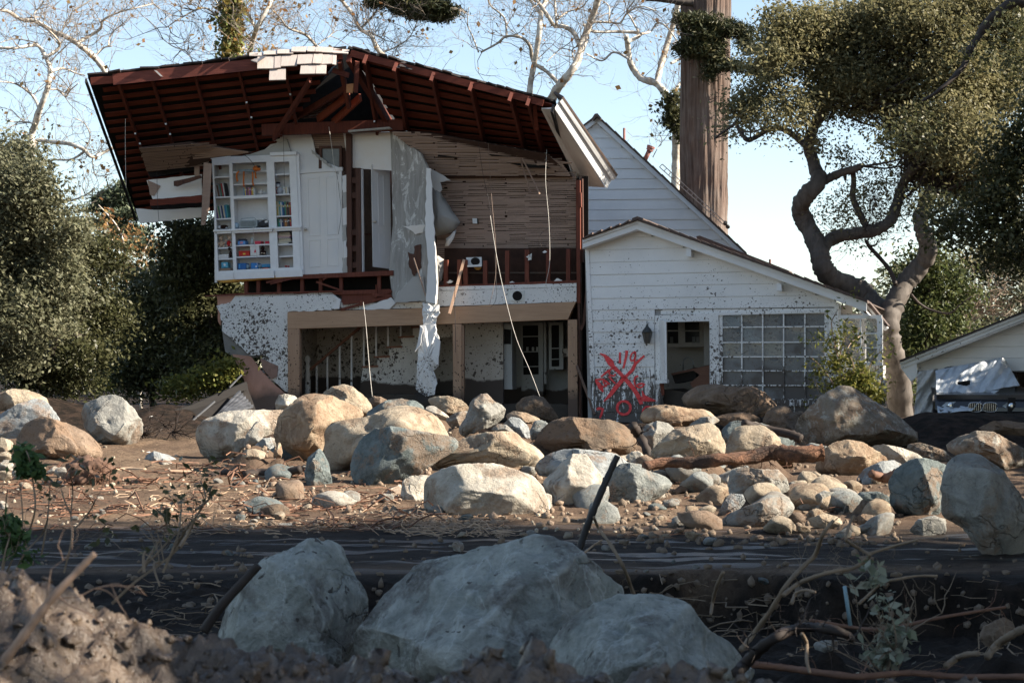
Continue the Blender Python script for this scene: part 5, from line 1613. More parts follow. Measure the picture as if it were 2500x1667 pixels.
def rock_verts(pts, Y, seed, depth=.85, p=2.5, facets=6, rough=.05, sub=5, cut=(.40, .72), planes=None):
    r = np.random.default_rng(seed)
    P = np.array(pts, float)
    n = len(P)
    x, y = P[:, 0], P[:, 1]
    x2, y2 = np.roll(x, -1), np.roll(y, -1)
    cr = x * y2 - x2 * y
    a = cr.sum() / 2
    cx, cy = ((x + x2) * cr).sum() / (6 * a), ((y + y2) * cr).sum() / (6 * a)
    S = []
    for i in range(n):
        for t in np.linspace(0, 1, 16, endpoint=False):
            S.append((x[i] + (x2[i] - x[i]) * t - cx, -(y[i] + (y2[i] - y[i]) * t - cy)))
    S = np.array(S) * Y / FPX
    th = np.arctan2(S[:, 1], S[:, 0])
    rad = np.hypot(S[:, 0], S[:, 1])
    bins = np.linspace(-math.pi, math.pi, 181)
    o = np.argsort(th)
    g = np.interp(bins[:-1], np.r_[th[o][-20:] - 2 * math.pi, th[o], th[o][:20] + 2 * math.pi], np.r_[rad[o][-20:], rad[o], rad[o][:20]])
    k = np.array([1, 2, 1.]) / 4
    g = np.convolve(np.r_[g[-1:], g, g[:1]], k, 'valid')
    V, F = ico(sub)
    tv = np.arctan2(V[:, 2], V[:, 0])
    Rr = np.interp(tv, np.r_[bins[:-1], math.pi], np.r_[g, g[:1]])
    cp = np.hypot(V[:, 0], V[:, 2])
    mR = g.mean()
    D = depth * mR
    rho = cp ** (2 / p)
    dep = np.sign(V[:, 1]) * np.abs(V[:, 1]) ** (2 / p) * D
    Q = np.c_[np.cos(tv) * Rr * rho, dep, np.sin(tv) * Rr * rho]
    for _ in range(facets):
        if _ == 0: nv = np.array([r.uniform(-.25, .25), -.72, .68])          # a broad face tilted to the sky
        elif _ == 1: nv = np.array([r.uniform(-.5, .1), -.92, -.3])
        elif _ == 2: nv = np.array([.62, -.70, r.uniform(0, .5)])
        elif _ == 3: nv = np.array([-.66, -.66, r.uniform(-.1, .4)])
        else: nv = np.array([r.normal(), -abs(r.normal()) - .2, r.normal() * .8])
        h = r.uniform(*cut)
        if planes and _ < len(planes): nv, h = np.array(planes[_][:3]), planes[_][3]
        nv = nv / np.linalg.norm(nv)
        d = Q @ nv
        ex = np.maximum(0, d - h * d.max())
        Q = Q - nv * (ex * .97)[:, None]
    nrm = Q / np.maximum(1e-6, np.linalg.norm(Q, axis=1))[:, None]
    q = Q / mR
    off = r.uniform(0, 90, 3)
    low = fbm(q * 1.3 + off, 3)
    rid = 1 - 2 * np.abs(pnoise(q * 2.1 + off + 40 + .5 * low[:, None]))
    hi = fbm(q * 5.5 + off, 4, .6)
    Q = Q + nrm * (mR * rough * (.75 * low + .5 * rid + .9 * hi))[:, None]
    tt = fbm(q * 1.5 + off + 70, 3) * 5
    fr = tt - np.floor(tt)
    st = (np.floor(tt) + np.clip(fr / .22, 0, 1)) / 5
    Q = Q + nrm * (mR * rough * 2.4 * st)[:, None]
    if sub >= 5:
        chip = np.maximum(0, pnoise(q * 3.1 + off + 11) - .25)
        Q = Q - nrm * (mR * .28 * chip)[:, None]
    # keep the outline seen in the photo: stretch every direction back to it
    tq = np.arctan2(Q[:, 2], Q[:, 0])
    rq = np.hypot(Q[:, 0], Q[:, 2])
    nb = 60
    bi = ((tq + math.pi) / (2 * math.pi) * nb).astype(int) % nb
    cur = np.zeros(nb)
    np.maximum.at(cur, bi, rq)
    cur = np.maximum(cur, .3 * mR)
    ctr = -math.pi + (np.arange(nb) + .5) * 2 * math.pi / nb
    tgt = np.interp(ctr, np.r_[bins[:-1], math.pi], np.r_[g, g[:1]])
    fac = tgt / cur
    fac = np.convolve(np.r_[fac[-1:], fac, fac[:1]], k, 'valid')
    f = np.interp(tq, np.r_[ctr[-1] - 2 * math.pi, ctr, ctr[0] + 2 * math.pi], np.r_[fac[-1], fac, fac[0]])
    Q[:, 0] *= f
    Q[:, 2] *= f
    c = W(cx, cy, Y)
    return Q + np.array(c), F, c, mR


def rock(pts, Y, kind, label, seed, name='boulder', group='boulders carried down by the mudslide', sup=True, **kw):
    V, F, c, mR = rock_verts(pts, Y, seed, **kw)
    zb = V[:, 2].min()
    base = Vector((c.x, c.y, zb))
    me = np_mesh(name, V - np.array(base), F, True)
    o = link_mesh(name, me, RM[kind], None, base)
    tag(o, label, 'boulder' if name == 'boulder' else 'stone', group)
    if sup:
        hw = (V[:, 0].max() - V[:, 0].min()) / 2
        SUP.append((c.x, c.y, zb + .13 * mR, hw * .55))
    return o


BO = [
    # far left group
    (zA, [(0, 120), (90, 92), (200, 105), (320, 150), (380, 200), (300, 280), (0, 300), (-120, 230), (-100, 150)], 26.5, 'tan', 'rounded tan boulder at the left edge, behind the blue-grey one'),
    (zA, [(0, 290), (150, 210), (260, 170), (350, 185), (410, 250), (470, 340), (420, 430), (200, 500), (0, 520), (-120, 470), (-100, 350)], 25, 'blue', 'cracked blue-grey boulder behind the long muddy one at the left edge'),
    (zA, [(85, 600), (95, 470), (160, 370), (310, 310), (440, 340), (560, 400), (680, 470), (760, 560), (800, 650), (720, 690), (580, 705), (430, 670), (250, 670), (120, 690)], 23.3, 'brown', 'long sloping boulder with pale top and rust-brown underside, far left'),
    (zA, [(605, 300), (640, 210), (760, 160), (860, 138), (960, 165), (1060, 260), (1115, 370), (1105, 450), (1030, 590), (930, 605), (780, 540), (650, 430)], 25.2, 'grey', 'upright round grey-blue boulder standing alone left of the brick steps'),
    (zA, [(0, 480), (60, 500), (92, 525), (90, 600), (0, 615), (-80, 560)], 24, 'tan', 'tan boulder cut off by the left edge below the blue-grey one'),
    (zA, [(1130, 690), (1160, 620), (1230, 590), (1330, 620), (1400, 660), (1380, 700), (1290, 725), (1170, 725)], 23, 'blue', 'low smooth blue-grey stone in front of the brick steps'),
    (zA, [(1235, 700), (1290, 650), (1350, 665), (1375, 705), (1300, 728)], 22.7, 'grey', 'small grey stone tucked against the low smooth one by the steps'),
    (zA, [(105, 1290), (200, 1230), (330, 1240), (450, 1280), (490, 1305), (300, 1325)], 17.2, 'tan', 'half-buried tan slab at the left edge of the muddy road'),
    # left-centre heap
    (zB, [(88, 500), (100, 420), (190, 330), (330, 280), (500, 262), (700, 258), (840, 262), (900, 330), (800, 440), (560, 520), (480, 600), (350, 680), (220, 700), (130, 620)], 23.4, 'pale', 'long smooth cream boulder lying left of the great brown-topped one'),
    (zB, [(720, 470), (760, 320), (860, 220), (940, 150), (1060, 130), (1180, 145), (1300, 200), (1430, 260), (1460, 330), (1300, 450), (1150, 570), (1010, 725), (900, 705), (800, 650), (740, 600)], 22.8, 'orange', 'huge orange-tan boulder with muddy crown in the left centre'),
    (zB, [(1120, 130), (1200, 80), (1300, 56), (1380, 80), (1480, 170), (1530, 250), (1500, 330), (1300, 320), (1150, 220)], 26.5, 'tan', 'sunlit peaked boulder behind the huge orange-tan one'),
    (zB, [(755, 200), (780, 150), (840, 135), (910, 150), (940, 185), (920, 260), (830, 285), (755, 265)], 26, 'pale', 'small white rounded boulder at the foot of the torn pink sheathing'),
    (zB, [(1480, 190), (1540, 155), (1600, 158), (1650, 185), (1620, 250), (1520, 260)], 27.2, 'brown', 'small brown boulder under the hanging cable and staircase opening'),
    (zB, [(1440, 330), (1520, 250), (1640, 185), (1760, 172), (1880, 190), (1960, 250), (1850, 340), (1600, 370)], 24.6, 'teal', 'ribbed blue-green boulder on top of the heap before the hanging plaster'),
    (zB, [(1115, 520), (1130, 380), (1300, 345), (1480, 320), (1620, 260), (1740, 228), (1900, 240), (2050, 300), (2140, 380), (2190, 480), (2000, 540), (1500, 600), (1400, 660), (1340, 800), (1150, 815), (1105, 720)], 21.7, 'tan', 'wide wedge-shaped tan boulder with square left end in the central heap'),
    (zB, [(1330, 780), (1350, 640), (1420, 500), (1540, 415), (1700, 392), (1850, 420), (2000, 440), (2180, 480), (2260, 540), (2130, 640), (1960, 740), (1800, 870), (1650, 910), (1500, 930), (1380, 890)], 20.5, 'teal', 'large dark grey-green cracked boulder in front of the wedge-shaped one'),
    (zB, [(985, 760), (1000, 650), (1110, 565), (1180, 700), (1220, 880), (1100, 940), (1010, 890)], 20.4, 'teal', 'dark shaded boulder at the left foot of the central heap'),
    (zB, [(1245, 930), (1290, 880), (1350, 870), (1410, 910), (1410, 970), (1300, 970)], 20.0, 'brown', 'small brown stone in the shadow beneath the grey-green boulder'),
    (zB, [(1755, 950), (1770, 830), (1830, 790), (1960, 782), (2030, 800), (1990, 900), (1940, 1100), (1850, 1145), (1750, 1145)], 19.0, 'pale', 'white pitted upright boulder left of the big front slab'),
    (zB, [(1580, 1090), (1600, 1000), (1660, 900), (1760, 850), (1790, 1000), (1770, 1145), (1640, 1160)], 19.5, 'pale', 'pale boulder half shaded, left of the white pitted upright one'),
    (zC, [(-40, 960), (-30, 860), (30, 780), (110, 740), (240, 695), (400, 690), (550, 690), (720, 740), (870, 800), (930, 860), (990, 1010), (1000, 1130), (930, 1180), (800, 1210), (600, 1190), (380, 1160), (200, 1155), (-20, 1150)], 17.9, 'pale', 'biggest sunlit slab at the front centre, with a brown pit on its face'),
    (zC, [(925, 850), (1040, 740), (1110, 640), (1200, 610), (1290, 620), (1340, 700), (1430, 810), (1400, 900), (1300, 1050), (1200, 1160), (1010, 1165), (980, 1000)], 18.7, 'pale', 'pyramid-shaped cream boulder between the front slab and the dark stake'),
    (zC, [(830, 760), (880, 690), (970, 620), (1100, 580), (1200, 572), (1400, 590), (1520, 610), (1640, 690), (1560, 830), (1430, 880), (1100, 860)], 20.2, 'blue', 'wide pale blue-white boulder behind the pyramid-shaped one'),
    (zC, [(1440, 880), (1500, 730), (1570, 690), (1660, 695), (1800, 760), (1930, 800), (1990, 860), (1900, 960), (1750, 1040), (1600, 1080), (1480, 1000)], 18.9, 'green', 'grey boulder with pale top right of the dark stake'),
    (zC, [(0, 680), (80, 600), (240, 530), (350, 470), (470, 440), (620, 430), (700, 435), (800, 520), (900, 590), (985, 645), (930, 720), (800, 750), (700, 740), (500, 720), (250, 710), (130, 740), (50, 790), (-30, 760)], 20.9, 'tan', 'ridge-backed tan boulder above the biggest front slab'),
    (zC, [(235, 440), (310, 330), (360, 180), (420, 140), (490, 130), (540, 190), (600, 220), (640, 260), (620, 330), (560, 380), (420, 440), (300, 495)], 23.2, 'grey', 'slab of grey rock tipped up on edge before the middle post'),
    (zC, [(150, 345), (230, 285), (330, 270), (345, 320), (280, 410), (200, 410)], 24.2, 'grey', 'mid-grey stone wedged left of the tipped-up grey slab'),
    (zC, [(0, 175), (80, 155), (180, 150), (280, 180), (345, 240), (330, 300), (200, 330), (60, 270)], 26.4, 'tan', 'low sunlit tan boulder under the strip of hanging plaster'),
    (zC, [(0, 235), (60, 230), (140, 280), (200, 335), (130, 360), (-10, 300)], 25.2, 'pale', 'pale flat stone below the low tan boulder at the hanging plaster'),
    (zC, [(630, 300), (700, 272), (800, 285), (900, 330), (945, 360), (800, 380), (650, 350)], 25.4, 'tan', 'flat tan stone between the tipped-up slab and the doorway boulder'),
    (zC, [(610, 380), (680, 318), (750, 330), (820, 400), (835, 490), (740, 490)], 23.2, 'blue', 'smooth blue-grey stone right of the tipped-up grey slab'),
    (zC, [(825, 430), (870, 350), (930, 340), (985, 380), (940, 480), (840, 510)], 22.9, 'green', 'rounded grey-green stone left of the large dark brown boulder'),
    (zC, [(515, 420), (570, 375), (640, 380), (700, 430), (760, 490), (600, 470)], 22.4, 'grey', 'small grey stones edge under the smooth blue-grey stone'),
    (zC, [(710, 230), (770, 165), (850, 145), (940, 160), (990, 220), (1070, 330), (980, 370), (860, 350), (730, 290)], 28, 'mudrock', 'brown boulder standing in the dark kitchen doorway of the torn house'),
    (zC, [(825, 530), (920, 430), (1010, 350), (1130, 320), (1300, 330), (1480, 345), (1600, 390), (1680, 470), (1715, 570), (1640, 640), (1400, 620), (1200, 600), (1000, 640), (880, 580)], 22.4, 'mudrock', 'large dark brown muddy boulder below the red spray-paint'),
    (zC, [(1700, 450), (1760, 380), (1850, 350), (1940, 370), (2000, 420), (1920, 500), (1820, 600), (1740, 570)], 22.8, 'grey', 'dark grey stone right of the large dark brown boulder'),
    (zC, [(1680, 370), (1750, 260), (1830, 225), (1960, 225), (2100, 250), (2287, 270), (2340, 330), (2220, 420), (1990, 420), (1850, 370)], 25.4, 'orange', 'dusty tan boulder below the wing doorway'),
    # right
    (zD, [(-40, 590), (0, 500), (80, 420), (130, 390), (360, 340), (400, 360), (460, 490), (440, 580), (200, 600)], 21, 'tan', 'bright faceted tan boulder left of the matching blocky one, behind the log'),
    (zD, [(425, 570), (480, 440), (510, 385), (560, 365), (700, 360), (790, 430), (845, 540), (780, 580), (560, 590)], 21.4, 'tan', 'bright blocky tan boulder with flat top behind the fallen log'),
    (zD, [(150, 220), (190, 160), (290, 105), (400, 95), (480, 115), (620, 110), (700, 140), (790, 210), (810, 260), (690, 320), (500, 310), (380, 310), (250, 270)], 28.2, 'brown', 'broad saddle-backed brown boulder under the many-paned window'),
    (zD, [(350, 340), (430, 290), (560, 275), (650, 300), (710, 340), (560, 380), (440, 370)], 25.8, 'mudrock', 'low brown boulder in front of the saddle-backed one'),
    (zD, [(200, 370), (290, 310), (380, 300), (420, 330), (330, 380)], 24.6, 'grey', 'thin grey slab resting on the dusty tan boulder'),
    (zD, [(685, 340), (720, 270), (790, 235), (860, 240), (890, 280), (960, 260), (950, 350), (900, 420), (790, 410)], 25.6, 'mudrock', 'dark muddy boulder left of the giant lichen-patched one'),
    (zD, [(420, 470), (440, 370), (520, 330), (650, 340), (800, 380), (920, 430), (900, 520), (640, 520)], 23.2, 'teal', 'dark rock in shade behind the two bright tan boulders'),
    (zD, [(915, 440), (920, 340), (990, 240), (1080, 160), (1190, 102), (1290, 120), (1400, 190), (1550, 270), (1690, 380), (1755, 475), (1700, 510), (1500, 530), (1200, 540), (950, 545)], 24.3, 'lichen', 'giant dome-shaped boulder patched with lichen, before the yellow shrub'),
    (zD, [(1030, 660), (1070, 530), (1150, 470), (1240, 452), (1340, 470), (1440, 530), (1530, 600), (1440, 660), (1300, 710), (1150, 700)], 21.3, 'orange', 'rounded orange-brown boulder in front of the giant lichen-patched one'),
    (zD, [(1380, 505), (1450, 478), (1560, 500), (1680, 540), (1755, 580), (1640, 630), (1500, 620)], 22.5, 'pale', 'bright cream ridge of rock right of the orange-brown boulder'),
    (zD, [(1590, 490), (1700, 470), (1850, 520), (1935, 595), (1880, 640), (1750, 600)], 23.1, 'lichen', 'speckled low boulder right of the bright cream ridge'),
    (zD, [(1285, 730), (1340, 640), (1440, 590), (1540, 585), (1620, 630), (1520, 720), (1370, 780)], 20.6, 'blue', 'smooth blue-grey boulder in shade below the cream ridge'),
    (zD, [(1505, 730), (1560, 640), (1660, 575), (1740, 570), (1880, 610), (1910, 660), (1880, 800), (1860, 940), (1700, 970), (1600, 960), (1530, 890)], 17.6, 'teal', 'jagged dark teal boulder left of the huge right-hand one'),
    (zD, [(1850, 760), (1900, 620), (1960, 555), (2080, 540), (2150, 570), (2250, 660), (2340, 780), (2440, 900), (2440, 1250), (2300, 1320), (2150, 1260), (2000, 1030), (1870, 950)], 14.6, 'grey', 'huge grey boulder with dark stains at the right edge of the picture'),
    (zD, [(1865, 510), (1930, 450), (2060, 395), (2160, 400), (2280, 460), (2420, 530), (2420, 660), (2250, 660), (2130, 580), (1950, 570)], 22, 'lichen', 'speckled brown boulder above the huge right-hand one'),
    (zD, [(2070, 400), (2160, 335), (2250, 330), (2400, 350), (2400, 440), (2200, 430)], 25, 'brown', 'rounded brown rock on the mud bank below the covered car'),
    (zD, [(470, 750), (490, 650), (560, 630), (680, 640), (790, 640), (850, 710), (875, 785), (780, 810), (640, 850), (520, 840), (475, 800)], 18.4, 'grey', 'blocky grey boulder with a shallow hollow, below the fallen log'),
    (zD, [(385, 1030), (450, 950), (560, 890), (700, 830), (800, 818), (880, 840), (915, 890), (880, 950), (760, 1000), (600, 1020), (440, 1050)], 17.0, 'grey', 'long flat grey stone lying at the road edge'),
    (zD, [(900, 890), (960, 830), (1080, 775), (1150, 790), (1180, 840), (1080, 900), (930, 930)], 18, 'grey', 'tan-grey rounded stone behind the long flat grey one'),
    (zD, [(375, 980), (430, 860), (480, 795), (560, 800), (580, 850), (540, 900), (430, 980)], 17.7, 'blue', 'pale blue-grey stone leaning on the long flat one'),
    (zD, [(1265, 870), (1310, 790), (1420, 780), (1525, 830), (1510, 900), (1350, 905)], 18.2, 'teal', 'dark stone in shade left of the jagged teal boulder'),
    (zD, [(1625, 1040), (1680, 960), (1780, 935), (1860, 960), (1860, 1050), (1700, 1075)], 16.4, 'grey', 'grey stone at the foot of the huge right-hand boulder'),
    (zD, [(1250, 930), (1330, 840), (1390, 850), (1430, 920), (1340, 960)], 17.8, 'mudrock', 'brown stone below the dark shaded one'),
    (zD, [(975, 960), (1080, 920), (1180, 950), (1220, 1000), (1110, 1030), (1000, 1010)], 16.8, 'tan', 'half-sunk tan stone right of the long flat grey one'),
    (zD, [(1240, 970), (1330, 925), (1430, 940), (1440, 990), (1330, 1010)], 16.9, 'mudrock', 'flat brown stone sunk in dark gravel by the road'),
    (zC, [(825, 1220), (850, 1190), (880, 1185), (945, 1245), (955, 1280), (840, 1285)], 17.1, 'tan', 'small square tan stone at the right foot of the biggest front slab'),
    (zC, [(208, 1350), (215, 1320), (255, 1306), (295, 1325), (303, 1360), (285, 1398), (230, 1400)], 14.8, 'grey', 'small round grey stone alone on the muddy road'),
    (zB, [(580, 1265), (620, 1200), (720, 1165), (860, 1170), (980, 1158), (1080, 1210), (1085, 1262), (900, 1285), (620, 1285)], 17.1, 'grey', 'flat-topped grey slab at the far edge of the road'),
    (zB, [(490, 560), (540, 440), (600, 350), (640, 365), (668, 450), (650, 500), (560, 560)], 22.3, 'grey', 'small pointed stone standing against the long cream boulder'),
    (zB, [(480, 640), (510, 580), (600, 575), (680, 600), (670, 650), (560, 675)], 21.9, 'tan', 'small tan block below the pointed stone'),
    (zB, [(580, 560), (640, 490), (720, 485), (745, 560), (690, 600)], 22.6, 'blue', 'rounded grey stone between the pointed stone and the orange-tan boulder'),
    (zB, [(735, 640), (755, 560), (790, 510), (815, 600), (800, 660)], 22.0, 'orange', 'small orange stone at the left foot of the orange-tan boulder'),
    (zC, [(1590, 640), (1640, 600), (1700, 590), (1770, 655), (1760, 705), (1650, 695)], 20.9, 'pale', 'small white stone left of the fallen log'),
    # right lower ditch
    (zG, [(2005, 980), (2040, 880), (2130, 830), (2210, 808), (2290, 860), (2315, 930), (2200, 1030), (2060, 1060)], 9.6, 'brown', 'dull brown-grey stone in the dark ditch at lower right'),
    (zG, [(640, 1070), (650, 1010), (740, 990), (835, 995), (820, 1060), (720, 1095)], 9.8, 'grey', 'small pale block among dead branches at lower right'),
]
for i, (fr_, pts, Y, kind, lab) in enumerate(BO):
    big = max(p[0] for p in fr_(pts)) - min(p[0] for p in fr_(pts))
    rock(fr_(pts), Y, kind, lab, 100 + i, sub=5 if big > 70 else 4, rough=.044 if kind not in ('blue', 'pale') else .036, facets=(12 if kind not in ('blue', 'pale') else 8) if big > 90 else 7)

FO = [
    (zE, [(110, 960), (200, 700), (330, 500), (520, 340), (780, 240), (860, 190), (1030, 185), (1110, 210), (1170, 300), (1230, 470), (1380, 690), (1360, 900), (1260, 1300), (900, 1450), (300, 1400), (40, 1200)], 8.9, 'large angular grey-green rock at the bottom, left of the biggest foreground rock'),
    (zX, [(790, 1500), (850, 1400), (960, 1300), (1010, 1300), (1100, 1270), (1190, 1245), (1250, 1232), (1330, 1260), (1400, 1330), (1447, 1365), (1440, 1430), (1370, 1560), (1260, 1640), (1000, 1660), (800, 1620)], 8.4, 'biggest pale grey rock in the shaded foreground centre'),
    (zX, [(1245, 1540), (1300, 1450), (1370, 1400), (1430, 1375), (1520, 1373), (1590, 1393), (1640, 1460), (1700, 1500), (1750, 1570), (1650, 1650), (1400, 1660), (1260, 1600)], 7.7, 'pale spotted foreground rock right of the biggest one'),
    (zX, [(1690, 1545), (1715, 1525), (1735, 1540), (1730, 1562), (1700, 1568)], 7.6, 'small white stone at the right end of the spotted foreground rock'),
]
FPL = [[(-.34, -.86, .36, .42), (.90, -.42, .10, .42), (.1, -.8, -.6, .5), (.2, -.45, .85, .66)], [(.05, -.50, .86, .50), (-.50, -.84, .12, .45), (.70, -.66, .25, .48), (.1, -.9, -.42, .5), (-.7, -.35, .6, .6), (.3, -.9, .3, .6)], [(-.62, -.7, .33, .42), (.55, -.66, .5, .45), (.05, -.9, -.4, .5), (0, -.5, .86, .6)], None]
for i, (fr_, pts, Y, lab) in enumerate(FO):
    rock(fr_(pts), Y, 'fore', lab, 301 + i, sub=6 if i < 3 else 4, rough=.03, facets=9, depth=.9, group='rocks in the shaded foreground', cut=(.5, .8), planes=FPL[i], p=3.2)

# ================================================================== the ground: road, mudflow, ditch
MB_ROAD0, MB_ROAD1 = 13.2, 16.6


def terr0(x, y):
    x, y = np.asarray(x, float), np.asarray(y, float)
    z = np.interp(y, [16.4, 18, 22, 25, 28, 34, 60, 120, 600], [0, .08, .29, .45, .60, .62, .6, .3, 0])
    # bank down to the ditch on the right, gentle on the left
    edge = 13.2 + .22 * np.sin(x * 1.3) + .12 * np.sin(x * 4.1 + 1) + .07 * np.sin(x * 9.7) + .04 * np.sin(x * 23) - np.clip((-1.2 - x) * .9, 0, 3)
    drop = np.clip((edge - y) / .32, 0, 1) * np.clip((x + 1.5) / 1.0, 0, 1)
    z = z - .42 * drop * drop * (3 - 2 * drop)
    z = z - .10 * np.clip((12.5 - y) / 3, 0, 1) * np.clip((-x - 1) / 2, 0, 1)
    z = np.where(y < 9.2, z - .12 * np.clip((9.2 - y) / 2, 0, 1), z)
    # mud bank before the garage
    z = z + .40 * np.exp(-((y - 26.3) / 1.3) ** 2) * np.clip((x - 5.2) / 1.2, 0, 1)
    # dark heap behind the left boulders
    z = z + .38 * np.exp(-((y - 29) / 1.6) ** 2) * np.clip((-4.6 - x) / 1.4, 0, 1) * (1 + .35 * np.sin(x * 2.1))
    return z


def terrain_z(x, y, fine=True):
    x, y = np.asarray(x, float), np.asarray(y, float)
    z = terr0(x, y)
    for sx, sy, sz, r in SUP:
        d = np.hypot(x - sx, (y - sy))
        z = np.maximum(z, np.where(d < r + 1.4, sz - np.maximum(0, d - r) * .9, -9))
    if fine:
        P = np.c_[x, y, np.zeros_like(x)]
        rub = np.clip((y - 16.9) / .8, 0, 1) * np.clip((60 - y) / 20, 0, 1)
        z = z + rub * (.05 * fbm(P * 1.1, 4) + .022 * fbm(P * 6 + 9, 3) + .03 * np.abs(pnoise(P * np.array([2.6, 3.4, 1]) + 4)))
        road = np.clip((y - 12.9) / .5, 0, 1) * (1 - np.clip((y - 16.6) / .6, 0, 1))
        z = z + road * (.014 * pnoise(P * np.array([.8, 2.2, 1])) + .03 * fbm(P * 1.3 + 60, 4) + .016 * fbm(P * np.array([3, 6, 1]) + 3, 4) + .018 * np.maximum(0, fbm(P * np.array([1.6, 4, 1]) + 30, 4)))
        low = np.clip((13.2 - y) / .5, 0, 1)
        z = z + low * (.08 * fbm(P * 1.7, 5, .6) + .05 * fbm(P * 8 + 2, 3, .6))
    return z


xs = np.concatenate([-np.geomspace(500, 13, 26), np.linspace(-12.6, 12.6, 420), np.geomspace(13, 500, 26)])
ys = np.concatenate([[-60, -20, -5, 1, 3, 5, 6], np.linspace(6.6, 13.9, 150), np.linspace(13.95, 30, 300), np.linspace(30.3, 44, 30), np.geomspace(46, 1800, 26)])
GX, GY = np.meshgrid(xs, ys)
GZ = terrain_z(GX.ravel(), GY.ravel())
ni, nj = len(xs), len(ys)
idx = np.arange(ni * nj).reshape(nj, ni)
GF = np.c_[idx[:-1, :-1].ravel(), idx[:-1, 1:].ravel(), idx[1:, 1:].ravel(), idx[1:, :-1].ravel()]

g = NT('mudflow_ground')
sep = g.n('SeparateXYZ')
g.l(g.n('NewGeometry').outputs['Position'], sep.inputs[0])
yy = sep.outputs[1]
n1, n2, n3 = g.noise(.7, 6, .6, world=True), g.noise(5, 7, .7, world=True), g.noise(30, 5, .7, world=True)
dry = g.mix(g.ramp(n2, .35, .7), (.085, .056, .037), (.168, .116, .078))
dry = g.mix(g.ramp(n3, .45, .75), dry, (.22, .165, .115))
dry = g.mix(g.ramp(g.noise(11, 5, .75, world=True, dist=.8), .55, .64), dry, (.055, .035, .024))
wet = g.mix(g.ramp(g.noise(3, 7, .72, (.55, 1.5, 1), True), .4, .65), (.013, .0105, .009), (.040, .030, .023))
yw = g.math('ADD', yy, g.math('MULTIPLY', g.math('SUBTRACT', n1, .5), 1.3))
damp = g.ramp(g.math('ADD', g.math('MULTIPLY', n1, 1.0), g.math('MULTIPLY', n2, .35)), .60, .72)
isroad = g.math('MULTIPLY', g.ramp(yw, 13.3, 14.2), g.ramp(yw, 16.4, 17.4, 1, 0))
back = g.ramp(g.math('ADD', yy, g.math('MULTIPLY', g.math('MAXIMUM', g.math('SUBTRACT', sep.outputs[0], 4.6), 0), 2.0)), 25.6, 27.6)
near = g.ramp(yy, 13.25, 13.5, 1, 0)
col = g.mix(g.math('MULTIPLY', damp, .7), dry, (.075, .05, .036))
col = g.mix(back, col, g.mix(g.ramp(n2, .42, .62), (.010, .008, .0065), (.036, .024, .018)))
col = g.mix(near, col, g.mix(g.ramp(n2, .4, .65), (.010, .008, .0065), (.030, .022, .017)))  # ditch and bank coloured near black to deepen the shade there
col = g.mix(isroad, col, wet)
pud = g.ramp(g.noise(1.3, 5, .6, (.3, 2.4, 1), True), .54, .58)
rgh = g.mix(g.math('MULTIPLY', isroad, pud), (.85,) * 3, (.30,) * 3)
rgh = g.mix(g.math('MULTIPLY', isroad, g.ramp(n2, .3, .6, .0, .35)), rgh, (.5,) * 3)
hgt = g.math('ADD', g.math('MULTIPLY', n2, .6), g.math('MULTIPLY', n3, .5))
hgt = g.math('MULTIPLY', hgt, g.ramp(g.math('MULTIPLY', isroad, pud), 0, 1, 1, .25))
sepr = g.n('RGBToBW')
g.l(rgh, sepr.inputs[0])
g.done(col, sepr.outputs[0], hgt, .8, .05, .12)
g.l(g.ramp(g.math('MULTIPLY', isroad, pud), 0, 1, .1, .5), g.b.inputs['Specular IOR Level'])
me = np_mesh('ground', np.c_[GX.ravel(), GY.ravel(), GZ], GF, True)
tag(link_mesh('ground', me, g.m), 'muddy debris-covered ground with a wet road crossing the picture', kind='structure')

# ---- near mound of wet dirt the camera looks over
cr_x = np.array([-400, 0, 60, 150, 250, 330, 400, 460, 520, 620, 720, 800, 900, 1020, 1150, 1260, 1330, 1420, 1550, 1700, 1850, 2000, 2300, 2800.])
cr_y = np.array([1440, 1418, 1412, 1432, 1492, 1525, 1560, 1578, 1566, 1572, 1560, 1590, 1606, 1610, 1612, 1622, 1605, 1628, 1632, 1632, 1640, 1655, 1680, 1700.])
YC = 4.3
mx, my = np.meshgrid(np.linspace(-2.9, 3.1, 430), np.concatenate([np.linspace(1.9, 3.4, 40), np.linspace(3.42, 4.9, 130), np.linspace(4.95, 7.2, 60)]))
fx, fy = mx.ravel(), my.ravel()
zc = CAMH - (np.interp(fx * FPX / YC + HX, cr_x, cr_y) - HY) * YC / FPX
lef = np.clip((-fx + .2) / 1.2, 0, 1)
fall = np.where(fy < YC, (YC - fy) * (.20 + .12 * lef), (fy - YC) * .55 + .18 * (fy - YC) ** 2)
P3 = np.c_[fx, fy, fx * 0]
P3[:, 2] = .37 + .2 * fx
lump = .085 * fbm(P3 * 4.3, 3, .6) + .055 * fbm(P3 * 11 + 5, 4, .72) - .05 * np.maximum(0, pnoise(P3 * 8 + 21) - .25)
mz = zc - fall + lump - .02
iy, ix = mx.shape
idx = np.arange(ix * iy).reshape(iy, ix)
MF = np.c_[idx[:-1, :-1].ravel(), idx[:-1, 1:].ravel(), idx[1:, 1:].ravel(), idx[1:, :-1].ravel()]
q = NT('mound_dirt')
k1, k2 = q.noise(9, 6, .7, world=True), q.noise(60, 4, .7, world=True)
qc = q.mix(q.ramp(k1, .35, .7), (.048, .033, .022), (.112, .081, .057))
q.done(qc, q.ramp(k2, .35, .65, .18, .6), q.math('ADD', k1, q.math('MULTIPLY', k2, .4)), .9, .02, .5)
me = np_mesh('dirt_mound', np.c_[fx, fy, mz], MF, True)
tag(link_mesh('dirt_mound', me, q.m), 'lumpy wet dirt mound in the near foreground, highest at left', kind='structure')


